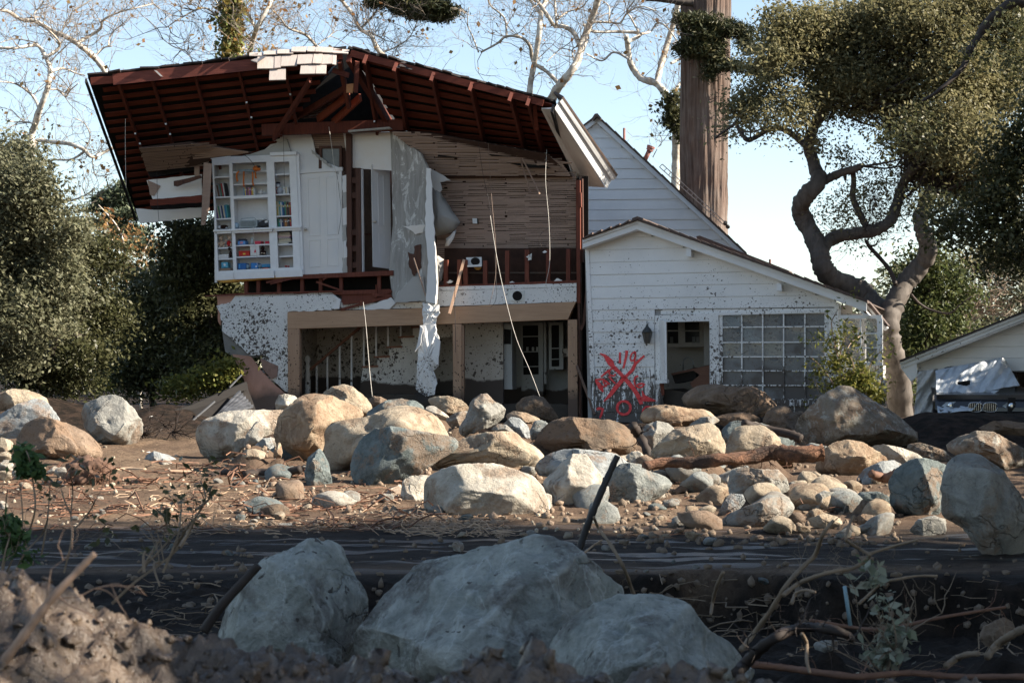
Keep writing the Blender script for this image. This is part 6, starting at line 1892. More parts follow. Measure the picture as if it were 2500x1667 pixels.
def mound_z(x, y):
    d = (fx - x) ** 2 + (fy - y) ** 2
    return mz[d.argmin()]


V0, F0 = ico(2)
VV, FF = [], []
sel = rng.choice(len(fx), 7500, p=np.exp(-((fy - 3.95) / .75) ** 2) / np.exp(-((fy - 3.95) / .75) ** 2).sum())
for k, i in enumerate(sel):
    s = .003 + .020 * rng.random() ** 4.5
    Q = V0 * (1 + 1.5 * fbm(V0 * 1.25 + rng.random(3) * 90, 3, .7)[:, None]) * rng.uniform(.6, 1.3, 3) * s
    VV.append(Q + np.array([fx[i], fy[i], mz[i] - s * .1]))
    FF.append(F0 + len(V0) * k)
tag(link_mesh('dirt_clods', np_mesh('dirt_clods', np.concatenate(VV), np.concatenate(FF), True), q.m), 'wet clods of dirt covering the near mound', kind='stuff')

# ---- countable small stones, several hundred shapes cheap to repeat
protos = []
for k in range(9):
    V, F = ico(3)
    r = np.random.default_rng(900 + k)
    Q = V * r.uniform([.8, .7, .5], [1.2, 1.0, .8])
    for _ in range(7):
        nv = r.normal(size=3)
        nv /= np.linalg.norm(nv)
        d = Q @ nv
        Q = Q - nv * (np.maximum(0, d - d.max() * r.uniform(.6, .85)) * .9)[:, None]
    Q = Q * (1 + .12 * fbm(Q * 1.8 + k * 7, 4))[:, None]
    protos.append(np_mesh('stone', Q, F, True))
pm = {}
HANDLE = []
for fr_, pts, Y, kind, lab in BO:
    h = lab
    for wd_ in (',', ' before', ' behind', ' left', ' right', ' below', ' beside', ' lying', ' on ', ' in ', ' under', ' cut off', ' tucked', ' at ', ' above', ' standing', ' wedged', ' leaning', ' resting', ' half', ' between', ' alone', ' patched'):
        i = h.find(wd_, 12)
        if i > 0: h = h[:i]
    q = fr_(pts)
    HANDLE.append((h, min(p[0] for p in q), max(p[0] for p in q), min(p[1] for p in q), max(p[1] for p in q)))
USED = set()
TONE = {'tan': 'tan', 'grey': 'grey', 'orange': 'orange-tan', 'blue': 'blue-grey', 'brown': 'brown', 'green': 'grey-green', 'pale': 'pale', 'teal': 'dark', 'mudrock': 'muddy brown'}


def stone_label(q, s, kind, dflt):
    best = []
    for h, a, b, c, d in HANDLE:
        dx = max(a - q[0], 0, q[0] - b)
        dy = max(c - q[1], 0, q[1] - d)
        best.append((math.hypot(dx, dy), h, 'just left of' if q[0] < a else 'just right of' if q[0] > b else 'in front of' if q[1] > (c + d) / 2 else 'behind'))
    best.sort()
    sz = 'large ' if s > 20 else 'small ' if s > 9 else 'tiny '
    for dist, h, rel in best[:2]:
        t = '%s%s stone lying %s the %s' % (sz, TONE[kind], rel, h)
        if t not in USED and len(t.split()) <= 16 and dist < 60:
            USED.add(t)
            return t
    return dflt




def stone(x, y, s, kind, label, group, sink=.25):
    key = (random.randrange(9), kind)
    if key not in pm:
        me = protos[key[0]].copy()
        me.materials.append(RM[kind])
        pm[key] = me
    z = float(terrain_z([x], [y])[0])
    o = link_mesh('stone', pm[key], None, None, (x, y, z + s * (.45 - sink)))
    q = (x * FPX / y + HX, HY - (z - CAMH) * FPX / y)
    label = stone_label(q, s * FPX / y, kind, label)
    o.rotation_euler = (random.uniform(-.5, .5), random.uniform(-.5, .5), random.uniform(0, 6.28))
    o.scale = (s, s, s * random.uniform(.7, 1))
    tag(o, label, 'stone', group)


def gpt(px_, py_):
    """the spot of ground seen at a photo pixel"""
    lo, hi = 6.7, 34.0
    Yv = np.linspace(hi, lo, 400)
    Xv = (px_ - HX) * Yv / FPX
    Zv = CAMH - (py_ - HY) * Yv / FPX
    t = terr0(Xv, Yv)
    k = np.argmax(Zv > t) if (Zv[0] < t[0]) else 0
    return float(Xv[k]), float(Yv[k])


def scatter(n, x0, x1, y0, y1, smin, smax, kinds, label, group, avoid=True, pw=2.2):
    c = 0
    tr = 0
    while c < n and tr < n * 12:
        tr += 1
        X, Y = gpt(random.uniform(x0, x1), random.uniform(y0, y1))
        if avoid and any(abs(X - s[0]) < s[3] * 1.2 and abs(Y - s[1]) < s[3] * 1.1 for s in SUP): continue
        s = smin + (smax - smin) * random.random() ** pw
        stone(X, Y, s, random.choice(kinds), label, group)
        c += 1


def patch_stones(spots, kinds, label, group):
    for px_, py_, rp in spots:
        X, Y = gpt(px_, py_ + rp * .7)
        stone(X, Y, rp * Y / FPX * 1.05, random.choice(kinds), label, group, .1)


patch_stones([(90, 1130, 22), (130, 1145, 20), (155, 1150, 24), (10, 1110, 22), (18, 1132, 24), (42, 1152, 26), (10, 1160, 24), (62, 1180, 20), (120, 1165, 18), (172, 1165, 14)], ['tan', 'pale'], 'pale stone in the small heap at the foot of the long muddy boulder', 'heap of pale stones far left')
patch_stones([(1665, 1190, 20), (1738, 1165, 26), (1660, 1163, 26), (1690, 1235, 22), (1722, 1240, 28), (1694, 1300, 28), (1735, 1312, 24), (2080, 1180, 24), (2140, 1170, 18), (2010, 1178, 20), (1935, 1185, 24), (1800, 1150, 22), (1765, 1190, 20), (1780, 1215, 22), (1640, 1220, 22), (1660, 1290, 14), (1625, 1305, 14), (1970, 1195, 18), (1945, 1260, 26), (1990, 1250, 22), (2035, 1268, 22), (1960, 1285, 20), (2110, 1285, 24), (2060, 1300, 20)], ['tan', 'grey', 'orange', 'blue', 'brown'], 'fist-to-head-sized stone in the rubble between the fallen log and the road', 'stones in the rubble right of centre')
scatter(34, 1380, 2150, 1110, 1310, .14, .34, ['tan', 'grey', 'brown', 'green', 'mudrock', 'pale', 'orange'], 'angular stone in the rubble between the fallen log and the road', 'stones in the rubble right of centre', True, 1.1)
scatter(18, 600, 1400, 1090, 1260, .14, .28, ['tan', 'grey', 'brown', 'pale', 'teal'], 'angular stone among the central boulders', 'stones at the foot of the boulder heap', True, 1.2)
scatter(26, 1560, 2100, 1140, 1320, .05, .15, ['tan', 'grey', 'orange', 'brown', 'blue', 'green'], 'small stone in the rubble between the fallen log and the road', 'stones in the rubble right of centre')
scatter(40, 0, 700, 1080, 1290, .03, .10, ['tan', 'pale', 'grey'], 'small stone on the sunlit mud left of the boulder heap', 'stones on the sunlit mud')
scatter(22, 560, 760, 1130, 1190, .03, .09, ['tan', 'grey', 'green'], 'pebble-sized stone below the long cream boulder', 'stones below the cream boulder')
scatter(50, 560, 1620, 1060, 1270, .05, .17, ['tan', 'grey', 'brown', 'teal', 'mudrock', 'pale'], 'stone lying at the foot of the central boulder heap', 'stones at the foot of the boulder heap')
scatter(16, 1080, 1600, 1280, 1330, .03, .07, ['tan', 'grey'], 'small stone along the edge of the muddy road', 'stones along the road edge')
scatter(20, 200, 2000, 1330, 1400, .025, .06, ['brown', 'grey', 'teal'], 'small dark clod on the wet road', 'clods on the wet road')

# gravel and twigs nobody could count
def pebbles(n, x0, x1, y0, y1, smin, smax, name, m):
    V0, F0 = ico(1)
    VV, FF = [], []
    for k in range(n):
        X, Y = gpt(random.uniform(x0, x1), random.uniform(y0, y1))
        s = random.uniform(smin, smax)
        z = float(terrain_z([X], [Y])[0])
        Q = V0 * rng.uniform(.6, 1.2, 3) * s * (1 + .25 * rng.normal(size=(len(V0), 1)))
        VV.append(Q + np.array([X, Y, z + s * .2]))
        FF.append(F0 + len(V0) * k)
    return link_mesh(name, np_mesh(name, np.concatenate(VV), np.concatenate(FF)), m)


tag(pebbles(520, 1500, 2200, 1130, 1335, .012, .05, 'gravel', RM['mudrock']), 'grey gravel strewn through the rubble right of centre', kind='stuff')
tag(pebbles(420, 560, 1620, 1080, 1290, .015, .06, 'gravel', RM['brown']), 'broken stone between the boulders of the central heap', kind='stuff')
tag(pebbles(420, 0, 2500, 1310, 1500, .010, .045, 'mud_clods', RM['mudrock']), 'dark mud clods scattered along the wet road', kind='stuff')
tag(pebbles(380, 0, 1560, 1100, 1300, .010, .035, 'gravel', RM['tan']), 'tan grit strewn over the sunlit mud', kind='stuff')
# ================================================================== vegetation
def leafmat(name, cols, trans=.3, rough=.55):
    t = NT(name)
    isl = t.n('NewGeometry').outputs['Random Per Island']
    cr = t.n('ValToRGB')
    el = cr.color_ramp.elements
    while len(el) < len(cols): el.new(.5)
    for i, c in enumerate(cols):
        el[i].position = i / max(1, len(cols) - 1)
        el[i].color = (*c, 1)
    t.l(isl, cr.inputs[0])
    big = t.noise(.9, 3, world=True)
    col = t.mix(t.ramp(big, .35, .7, 0, .5), cr.outputs[0], tuple(x * .6 for x in cols[0]))
    t.done(col, rough, spec=.22)
    tr = t.n('BsdfTranslucent')
    t.l(col, tr.inputs[0])
    mx_ = t.n('MixShader')
    mx_.inputs[0].default_value = trans
    out = t.t.nodes['Material Output']
    t.l(t.b.outputs[0], mx_.inputs[1])
    t.l(tr.outputs[0], mx_.inputs[2])
    t.l(mx_.outputs[0], out.inputs[0])
    return t.m


def leaf_quads(P, size, aspect=.5, up=.75, vary=.55):
    n = len(P)
    nn = rng.normal(size=(n, 3))
    nn /= np.linalg.norm(nn, axis=1)[:, None]
    nn[:, 2] += up
    nn[:, 0] += up * .35
    nn /= np.linalg.norm(nn, axis=1)[:, None]
    a = rng.normal(size=(n, 3))
    a -= nn * (a * nn).sum(1)[:, None]
    a /= np.linalg.norm(a, axis=1)[:, None]
    b = np.cross(nn, a)
    s = size * (1 + vary * rng.uniform(-1, 1, n))[:, None]
    V = np.stack([P - a * s / 2, P + b * s * aspect / 2, P + a * s / 2, P - b * s * aspect / 2], 1).reshape(-1, 3)
    return V, np.arange(4 * n).reshape(n, 4)


def clumps(blobs, nc, nl, cr, shell=.5, flat=1.0):
    """blobs (px, py, rx, ry, Y[, weight]) -> leaf points gathered in clumps, and clump centres"""
    C, P = [], []
    for bl in blobs:
        px_, py_, rx, ry, Y = bl[:5]
        wt = bl[5] if len(bl) > 5 else 1
        c = np.array(W(px_, py_, Y))
        k = Y / FPX
        rr = np.array([rx * k, (rx + ry) * .5 * k, ry * k])
        n = max(3, int(nc * wt * rx * ry / 6400))
        d = rng.normal(size=(n, 3))
        d /= np.linalg.norm(d, axis=1)[:, None]
        u = shell + (1 - shell) * rng.random(n)
        u = np.where(rng.random(n) < .25, rng.random(n), u)
        cc = c + d * rr * u[:, None] * (1 + .12 * rng.normal(size=(n, 1)))
        C.append(cc)
        m = np.maximum(4, (nl * rng.uniform(.4, 1.6, n)).astype(int))
        rep = np.repeat(np.arange(n), m)
        sc = cr * rng.uniform(.6, 1.4, n)[rep][:, None]
        g = rng.normal(size=(len(rep), 3)) * sc
        g[:, 2] *= flat
        P.append(cc[rep] + g)
    return np.concatenate(P), np.concatenate(C)


def leaves(name, blobs, m, parent, nc=60, nl=70, cr=.22, size=.09, aspect=.5, shell=.5, flat=.8, kind='stuff'):
    P, C = clumps(blobs, nc, nl, cr, shell, flat)
    o0 = np.array(origin_of(parent))
    V, F = leaf_quads(P - o0, size, aspect)
    o = link_mesh(name, np_mesh(name, V, F), m, parent)
    tag(o, kind=kind)
    return C


LM1 = leafmat('leaf_oak', [(.135, .13, .06), (.225, .205, .105), (.30, .26, .135), (.17, .165, .082)], .42)
LM2 = leafmat('leaf_dark', [(.042, .048, .02), (.078, .082, .036), (.125, .12, .058), (.055, .06, .026)], .35, .42)
LM3 = leafmat('leaf_greygreen', [(.095, .10, .056), (.16, .158, .095), (.12, .125, .072), (.20, .185, .115)])
LM4 = leafmat('leaf_yellowgreen', [(.09, .115, .03), (.19, .195, .045), (.28, .25, .06), (.07, .09, .03)], .4)
LM5 = leafmat('leaf_autumn', [(.30, .165, .06), (.22, .10, .042), (.38, .26, .105), (.15, .07, .035)], .45)
LM6 = leafmat('leaf_cypress', [(.020, .030, .014), (.052, .06, .024), (.095, .085, .036), (.03, .04, .02)], .15)
LM7 = leafmat('leaf_pine', [(.07, .10, .06), (.12, .14, .085), (.16, .17, .10)], .2)
LM8 = leafmat('leaf_pale', [(.20, .22, .16), (.34, .34, .27), (.14, .17, .10)], .3)
BARK_O = wood('bark_oak', (.15, .125, .105), (.06, .05, .042), (4, 4, 1.2), 3)
BARK_D = wood('bark_dark', (.07, .052, .042), (.03, .023, .02), (4, 4, 1.2), 3)
sy = NT('bark_sycamore')
sc_ = sy.mix(sy.ramp(sy.noise(3.5, 6, .65), .42, .58), (.58, .545, .485), (.36, .31, .25))
BARK_S = sy.done(sy.mix(sy.ramp(sy.noise(9, 4), .60, .66), sc_, (.22, .17, .13)), .85, sy.noise(20), .2, .01)
SYTWIG = plain('sycamore_twig', (.26, .215, .175), .85, .3)
TWIG = plain('twig', (.30, .22, .16), .8, .3)
DRY = plain('dry_stalk', (.19, .14, .095), .85, .3)


def smooth_line(P, k=5):
    Q = []
    for i in range(len(P) - 1):
        p0, p1, p2, p3 = P[max(0, i - 1)], P[i], P[i + 1], P[min(len(P) - 1, i + 2)]
        for j in range(k):
            s = j / k
            Q.append(.5 * ((2 * p1) + (p2 - p0) * s + (2 * p0 - 5 * p1 + 4 * p2 - p3) * s * s + (3 * p1 - p0 - 3 * p2 + p3) * s ** 3))
    Q.append(P[-1])
    return Q


def limb(pts, r0, r1, Y, parent, m, name='limb', wob=.0, n=8, dY=0.0, k=8, knob=.12):
    """a limb along a pixel polyline; its depth wanders so that it is not flat"""
    w0 = random.uniform(-1, 1)
    L = len(pts)
    P = [W(p[0], p[1], Y + dY * i / max(1, L - 1) + wob * math.sin(w0 + i * 1.1)) for i, p in enumerate(pts)]
    Q = smooth_line(P, k)
    rr = [(r0 + (r1 - r0) * (i / (len(Q) - 1)) ** .85) * (1 + knob * random.uniform(-1, 1)) * Y / FPX for i in range(len(Q))]
    big = r0 >= 8
    o = MB().tube(Q, rr, 20 if big else n).build(name, m, parent, True)
    if big:
        co = np.array([v.co[:] for v in o.data.vertices])
        nn = np.array([v.normal[:] for v in o.data.vertices])
        d = .16 * fbm(co * np.array([3.2, 3.2, 1.6]) + 5, 4, .6) + .10 * np.abs(pnoise(co * np.array([9., 9, 3])))
        o.data.vertices.foreach_set('co', (co + nn * (d * r0 * Y / FPX)[:, None]).astype(np.float32).ravel())
    return Q


def twigs_from(lines, mb, tips, n, L0, r0, depth=2, up=.25, seed=0):
    r = random.Random(seed)

    def grow(p, d, L, rad, lev):
        Q = [p]
        k = 5
        dd = d.copy()
        for i in range(k):
            dd = (dd + Vector((r.gauss(0, .28), r.gauss(0, .28), r.gauss(0, .28) + .06 * up))).normalized()
            Q.append(Q[-1] + dd * (L / k))
        mb.tube(Q, [rad * .8 * (1 - .75 * i / k) for i in range(k + 1)], 4 if rad > .012 else 3, cap=False)
        tips.append(Q[-1])
        if lev > 0:
            for _ in range(r.randint(2, 4)):
                i = r.randint(1, k)
                d2 = (dd + Vector((r.gauss(0, .7), r.gauss(0, .7), r.gauss(0, .6) + up))).normalized()
                grow(Q[i], d2, L * r.uniform(.4, .7), rad * .55, lev - 1)
    pool = [(a, b) for Q in lines for a, b in zip(Q[len(Q) // 6:], Q[len(Q) // 6 + 1:])]
    for _ in range(n):
        a, b = r.choice(pool)
        t = (b - a).normalized()
        d = (t * .5 + Vector((r.gauss(0, .6), r.gauss(0, .6), r.gauss(0, .5) + up))).normalized()
        grow(a, d, L0 * r.uniform(.5, 1.3), r0 * r.uniform(.6, 1.2), depth)


def sycamore(base_px, Y, lines, label, nt=70, nleaf=260, tw=(1.3, .016), trunk=0, leafsize=.105, seed=0):
    b = W(base_px, 1040, Y)
    root = empty('sycamore_tree', (b.x, b.y, .4), label, 'tree', 'bare sycamores behind the house')
    L = []
    for i, (pts, r0, r1) in enumerate(lines):
        L.append(limb(pts, r0 * 1.12, r1 * 1.12, Y, root, BARK_S, 'trunk' if i <= trunk else 'limb', .35, 8 if r0 > 4 else 6))
    mb, tips = MB(), []
    twigs_from(L, mb, tips, nt, tw[0], tw[1], 2, .3, seed)
    tag(mb.build('twigs', SYTWIG, root), kind='stuff')
    T = np.array([t[:] for t in tips])
    nleaf = int(nleaf * .42)
    P = T[rng.integers(0, len(T), nleaf)] + rng.normal(size=(nleaf, 3)) * .12
    V, F = leaf_quads(P - np.array(origin_of(root)), leafsize, .8)
    tag(link_mesh('leaves', np_mesh('leaves', V, F), LM5, root), kind='stuff')


t1, t3, t7 = zf(0, 0, .31893), zf(1100, 0, .29762), zf(300, 0, .40391)
sycamore(70, 43, [(t1([(225, 1600), (235, 1300), (240, 1050), (270, 950), (310, 820), (360, 690), (385, 550), (350, 440), (300, 360), (250, 350), (120, 370), (-30, 365)]), 9, 2.5), (t1([(350, 440), (440, 380), (455, 330), (410, 270), (380, 240)]), 4, 2), (t1([(295, 820), (260, 750), (200, 690), (110, 640), (-20, 625)]), 4, 1.5), (t1([(385, 550), (480, 525), (580, 560), (650, 580)]), 3.5, 1.5), (t1([(375, 685), (450, 690), (500, 740), (540, 690), (600, 640)]), 2.5, 1), (t1([(270, 950), (200, 935), (110, 935), (40, 920)]), 2.5, 1), (t1([(280, 330), (200, 310), (100, 300), (0, 330)]), 2, 1)], 'white-limbed bare sycamore at the far left above the grey-green oak', 80, 160, seed=1)
sycamore(150, 46, [(t1([(200, 1500), (240, 1200), (280, 1080), (400, 1090), (520, 1100), (630, 1140), (700, 1200), (770, 1180), (860, 1130)]), 6, 3.2), (t1([(660, 1150), (550, 1220), (420, 1225), (290, 1245)]), 3, 1.5), (t1([(650, 1140), (690, 1050), (650, 950), (560, 900)]), 2, .8), (t1([(705, 1200), (715, 1290), (740, 1350), (860, 1330)]), 1.5, .7), (t1([(330, 1480), (420, 1510), (520, 1540), (640, 1500), (720, 1450)]), 3, 1.4)], 'sycamore limb dipping low beside the torn roof end, far left', 60, 220, (1.0, .013), seed=2)
sycamore(262, 47, [(t1([(1000, 1300), (900, 800), (805, 555), (720, 440), (610, 350), (520, 290), (400, 240), (280, 170), (160, 150), (60, 90), (-40, 75)]), 8, 3), (t1([(590, 330), (680, 280), (770, 220), (785, 160), (900, 100), (1050, 60), (1180, 30)]), 4, 1.4), (t1([(720, 440), (790, 370), (855, 355)]), 3, 1.5), (t1([(830, 350), (840, 290), (890, 220), (960, 190)]), 1.8, .8), (t1([(280, 170), (260, 110), (300, 60), (340, 0)]), 2.2, 1), (t1([(560, 90), (700, 0)]), 2, 1), (t1([(470, 250), (490, 190), (540, 120), (560, 60)]), 1.5, .8)], 'curved bare sycamore rising from behind the left roof ridge', 110, 220, seed=3)
sycamore(590, 44, [(t7([(640, 800), (650, 500), (650, 330), (650, 200), (660, 100), (672, -40)]), 9, 6), (t7([(700, 700), (740, 450), (765, 330), (790, 230), (820, 150), (880, 40), (915, -30)]), 7, 4), (t7([(800, 170), (760, 90), (705, -10)]), 4, 2.5), (t7([(640, 180), (560, 90), (480, 50), (350, 110), (260, 170)]), 3.5, 1), (t7([(660, 270), (740, 300), (820, 340)]), 3, 2), (t7([(655, 260), (720, 240), (800, 230)]), 2, 1), (t7([(660, 150), (600, 60), (540, -20)]), 2.5, 1), (t7([(420, 370), (380, 310), (300, 280), (220, 220)]), 2, .8)], 'ivy-clad sycamore with many brown leaves behind the left roof', 150, 850, (1.5, .016), 1, .12, 4)
ivy = leaves('ivy', [(562 + random.uniform(-6, 6), y, 14, 24, 43.6) for y in range(-10, 260, 22)], leafmat('leaf_ivy', [(.16, .20, .06), (.34, .22, .07), (.24, .25, .09), (.12, .15, .05)], .35), bpy.data.objects['sycamore_tree.003'], nc=190, nl=30, cr=.14, size=.13, aspect=.8)
sycamore(930, 45, [(t7([(1680, 700), (1640, 480), (1600, 370), (1540, 300), (1500, 220), (1430, 170), (1390, 90), (1310, -10)]), 7, 3.5), (t7([(1440, 170), (1490, 120), (1535, 65)]), 3.5, 1.6), (t7([(1480, 190), (1560, 230), (1590, 245)]), 2.2, 1), (t7([(1560, 320), (1640, 290), (1730, 230), (1780, 130)]), 2, .8)], 'slender bare sycamore above the middle of the roof', 100, 330, (1.2, .014), seed=5)
sycamore(800, 46, [(t7([(1260, 500), (1200, 320), (1165, 275), (1100, 210), (1000, 170), (950, 110), (900, 60)]), 4.5, 1.6), (t7([(1000, 170), (940, 150), (880, 200)]), 1.6, .8), (t7([(1180, 270), (1260, 210), (1290, 150)]), 1.5, .7)], 'small leaning sycamore above the light grey shingles', 60, 330, (1.2, .013), seed=6)
sycamore(1345, 45, [(t3([(800, 1800), (790, 1200), (830, 830), (900, 700), (980, 600), (1040, 500), (1080, 380), (1120, 250), (1170, 120), (1215, -20)]), 11, 6.5), (t3([(640, 1500), (645, 1000), (650, 750), (670, 600), (700, 450), (730, 250), (745, 100), (795, -20)]), 7.5, 5), (t3([(890, 690), (790, 590), (680, 510), (650, 380), (580, 310), (460, 300), (380, 360), (250, 430)]), 5, 2.2), (t3([(460, 300), (440, 150), (330, 50), (310, -20)]), 2.6, 1.6), (t3([(1060, 370), (1010, 270), (930, 220), (850, 210), (790, 120), (690, -20)]), 6, 3.5), (t3([(730, 100), (680, 40), (640, -20)]), 4, 3), (t3([(870, 200), (860, 90), (855, -20)]), 3.2, 2.2), (t3([(880, 160), (960, 100), (1080, 60), (1110, 20)]), 2.5, 1.2), (t3([(1160, 180), (1300, 185), (1390, 190), (1450, 110), (1560, 55), (1680, 90)]), 3, 1.4), (t3([(1300, 190), (1300, 60), (1250, 10)]), 2.2, 1), (t3([(230, 430), (180, 300), (140, 200), (150, 60)]), 2, .8), (t3([(790, 510), (880, 420), (1000, 330), (1060, 210)]), 1.6, .8), (t3([(1010, 500), (1000, 410), (1060, 360), (1070, 220)]), 2, .8)], 'double-trunked white sycamore rising right of the roof', 140, 260, (1.4, .016), 1, .13, 7)
sycamore(1640, 50, [(t3([(1850, 1900), (1850, 1480), (1850, 1200), (1840, 950), (1780, 800), (1690, 690), (1560, 640), (1480, 530), (1450, 350), (1440, 300)]), 11, 5), (t3([(1690, 690), (1720, 560), (1780, 350), (1840, 150), (1875, -20)]), 7, 5.5), (t3([(1445, 350), (1560, 280), (1400, 262), (1180, 260), (1090, 200)]), 4.5, 2.5), (t3([(1560, 280), (1640, 260), (1700, 190), (1780, 230), (1870, 360)]), 3, 1.5), (t3([(1470, 490), (1340, 430), (1240, 500), (1110, 440)]), 3.2, 1.5), (t3([(1540, 260), (1480, 150), (1450, 90), (1520, -10)]), 2.4, 1.2), (t3([(1840, 760), (1880, 690), (1930, 650)]), 4, 3), (t3([(1810, 520), (1870, 490), (1940, 460)]), 3.5, 3), (t3([(1660, 1290), (1710, 1200), (1800, 1090)]), 1.2, .6)], 'white sycamore just left of the great redwood trunk', 110, 160, (1.2, .014), 1, .13, 8)
leaves('mistletoe', [(1642, 265, 20, 36, 49.3), (1632, 300, 14, 18, 49.3), (1660, 320, 18, 24, 49.3), (1648, 235, 20, 16, 49.3)], LM2, bpy.data.objects['sycamore_tree.007'], nc=260, nl=26, cr=.12, size=.12)

# ---- the great redwood trunk
RY = 46.0
rbp = W(1716, 1000, RY)
rw = empty('redwood_tree', (rbp.x, rbp.y, .4), 'massive straight trunk with furrowed bark and dark foliage tufts behind the gable', 'tree')
nr, nz_ = 220, 90
zt = np.linspace(-.2, 16.5, nz_)
th = np.linspace(0, 2 * math.pi, nr, endpoint=False)
TH, ZZ = np.meshgrid(th, zt)
kpx = RY / FPX
rad = np.interp(ZZ, [0, 4, 5.4, 8, 12, 17], [66 * kpx, 53 * kpx, 51.5 * kpx, 52 * kpx, 54 * kpx, 54 * kpx])
P3 = np.c_[np.cos(TH).ravel() * 3.2, np.sin(TH).ravel() * 3.2, ZZ.ravel() * .28]
rg = (1 - 2 * np.abs(pnoise(P3 * 1.05 + .5 * fbm(P3 * .8, 2)[:, None]))) * .10 + .05 * fbm(P3 * 3, 3)
rad = rad.ravel() + rg * .85
lean = np.interp(ZZ.ravel(), [0, 5, 9, 17], [0, 0, .06, .12])
V = np.c_[np.cos(TH).ravel() * rad + lean, np.sin(TH).ravel() * rad, ZZ.ravel()]
i_ = np.arange(nr * nz_).reshape(nz_, nr)
F = np.c_[i_[:-1].ravel(), np.roll(i_, -1, 1)[:-1].ravel(), np.roll(i_, -1, 1)[1:].ravel(), i_[1:].ravel()]
rbk = NT('bark_redwood')
rn = rbk.math('ADD', rbk.math('MULTIPLY', rbk.noise(2.2, 7, .75, (3.0, 3.0, .20), dist=.6), .55), rbk.math('MULTIPLY', rbk.noise(5, 5, .7, (3.0, 3.0, .12), dist=.4), .45))
rbk.done(rbk.mix(rbk.ramp(rn, .36, .62), (.05, .034, .028), rbk.mix(rbk.ramp(rbk.noise(1.2, 3), .4, .65), (.165, .117, .094), (.225, .19, .165))), .9, rn, .7, .05, .15)
link_mesh('trunk', np_mesh('trunk', V, F, True), rbk.m, rw)
limb(t3([(1990, 30), (1880, 20), (1760, 0), (1600, -10)]), 9, 6, 45.2, rw, BARK_D)
leaves('foliage', [(1700, 60, 50, 26, 44.8), (1715, 95, 46, 30, 44.8), (1760, 70, 46, 28, 44.8), (1800, 75, 40, 14, 44.8), (1690, 120, 36, 20, 44.8), (1735, 130, 40, 26, 44.8), (1665, 115, 18, 16, 44.8), (1745, 165, 26, 18, 44.8), (1820, 100, 22, 14, 44.8), (1835, 120, 10, 14, 44.8), (1730, 190, 10, 10, 44.8), (1790, 160, 34, 14, 44.8), (1850, 170, 40, 14, 44.8), (1880, 185, 30, 10, 44.8), (1660, 40, 14, 10, 44.8)], LM6, rw, nc=420, nl=46, cr=.10, size=.13, aspect=.22, shell=.35, flat=.55)
limb([(1700, -230), (1560, -225), (1380, -170), (1200, -100), (1080, -40), (1010, 5), (960, 14)], 8, 2, 45, rw, BARK_D)
leaves('foliage', [(1130, -60, 60, 20, 45), (1250, -110, 60, 20, 45), (1000, 5, 45, 18, 45), (1050, 15, 55, 18, 45), (940, 4, 40, 10, 45), (1090, 28, 30, 12, 45), (1020, 35, 30, 12, 45), (1075, 40, 26, 10, 45), (905, 8, 22, 5, 45), (970, 25, 22, 9, 45)], LM6, rw, nc=800, nl=44, cr=.095, size=.15, aspect=.2, shell=.35, flat=.5)

# ---- twisted oak on the right
r5, r4 = zf(1850, 400, .41454), zf(1650, 0, .3827)
ob = W(2160, 1010, 34)
oak = empty('oak_tree', (ob.x, ob.y, .4), 'twisted live oak with a broad olive crown and curling grey limbs at the right', 'tree')
OL = []
OL.append(limb(r5([(860, 1700), (840, 1480), (826, 1250), (785, 1080), (770, 950), (800, 830), (870, 700), (950, 610), (1000, 530), (990, 430), (960, 340), (980, 250), (1040, 150)]), 33, 16, 34, oak, BARK_O, 'trunk', .2, 14))
OL.append(limb(r5([(760, 960), (690, 840), (620, 770), (520, 715), (430, 670), (380, 600), (362, 520), (320, 420), (270, 330), (248, 255), (290, 180), (350, 120), (365, 60)]), 30, 18, 34.3, oak, BARK_O, 'trunk', .2, 12))
OL.append(limb(r4([(905, 1140), (880, 1040), (850, 930), (870, 840), (930, 720), (1000, 610), (1050, 520), (1120, 440)]), 17, 9, 34.3, oak, BARK_O, 'limb', .2, 10))
OL.append(limb(r5([(372, 520), (410, 460), (480, 425), (580, 410), (690, 390), (775, 340), (815, 250), (840, 160), (870, 90), (920, 20)]), 17, 11, 34.2, oak, BARK_O, 'limb', .3, 10))
OL.append(limb(r5([(340, 120), (420, 85), (500, 50), (570, 30), (612, 12)]), 12, 8, 34.2, oak, BARK_O, 'limb', .1, 9))
OL.append(limb(r5([(560, 40), (565, 110), (560, 200), (600, 290), (640, 370)]), 6, 9, 34.4, oak, BARK_O, 'limb', .1, 8))
OL.append(limb(r5([(640, 455), (660, 490), (720, 555), (780, 630), (812, 712)]), 4, 6, 34.0, oak, BARK_D, 'limb', .1, 7))
OL.append(limb(r5([(650, 480), (690, 480), (712, 445)]), 3, 1.4, 34.0, oak, BARK_D, 'limb', .0, 6))
OL.append(limb(r4([(840, 940), (770, 880), (690, 825), (600, 825), (480, 890), (430, 870), (380, 780)]), 9, 4.5, 34.1, oak, BARK_O, 'limb', .3, 8))
OL.append(limb(r4([(980, 760), (1010, 700), (1070, 660), (1150, 650)]), 4, 2, 34, oak, BARK_D, 'limb', .1, 6))
OL.append(limb(r4([(690, 830), (730, 740), (680, 640), (660, 560)]), 4, 2, 34, oak, BARK_D, 'limb', .2, 6))
OL.append(limb(r4([(1120, 440), (980, 400), (820, 390), (700, 300), (600, 200)]), 6, 2, 34, oak, BARK_D, 'limb', .3, 6))
OL.append(limb(r5([(905, 770), (950, 820), (1020, 860), (1130, 880), (1190, 830), (1260, 780)]), 3.5, 1.5, 33.8, oak, BARK_D, 'limb', .3, 6))
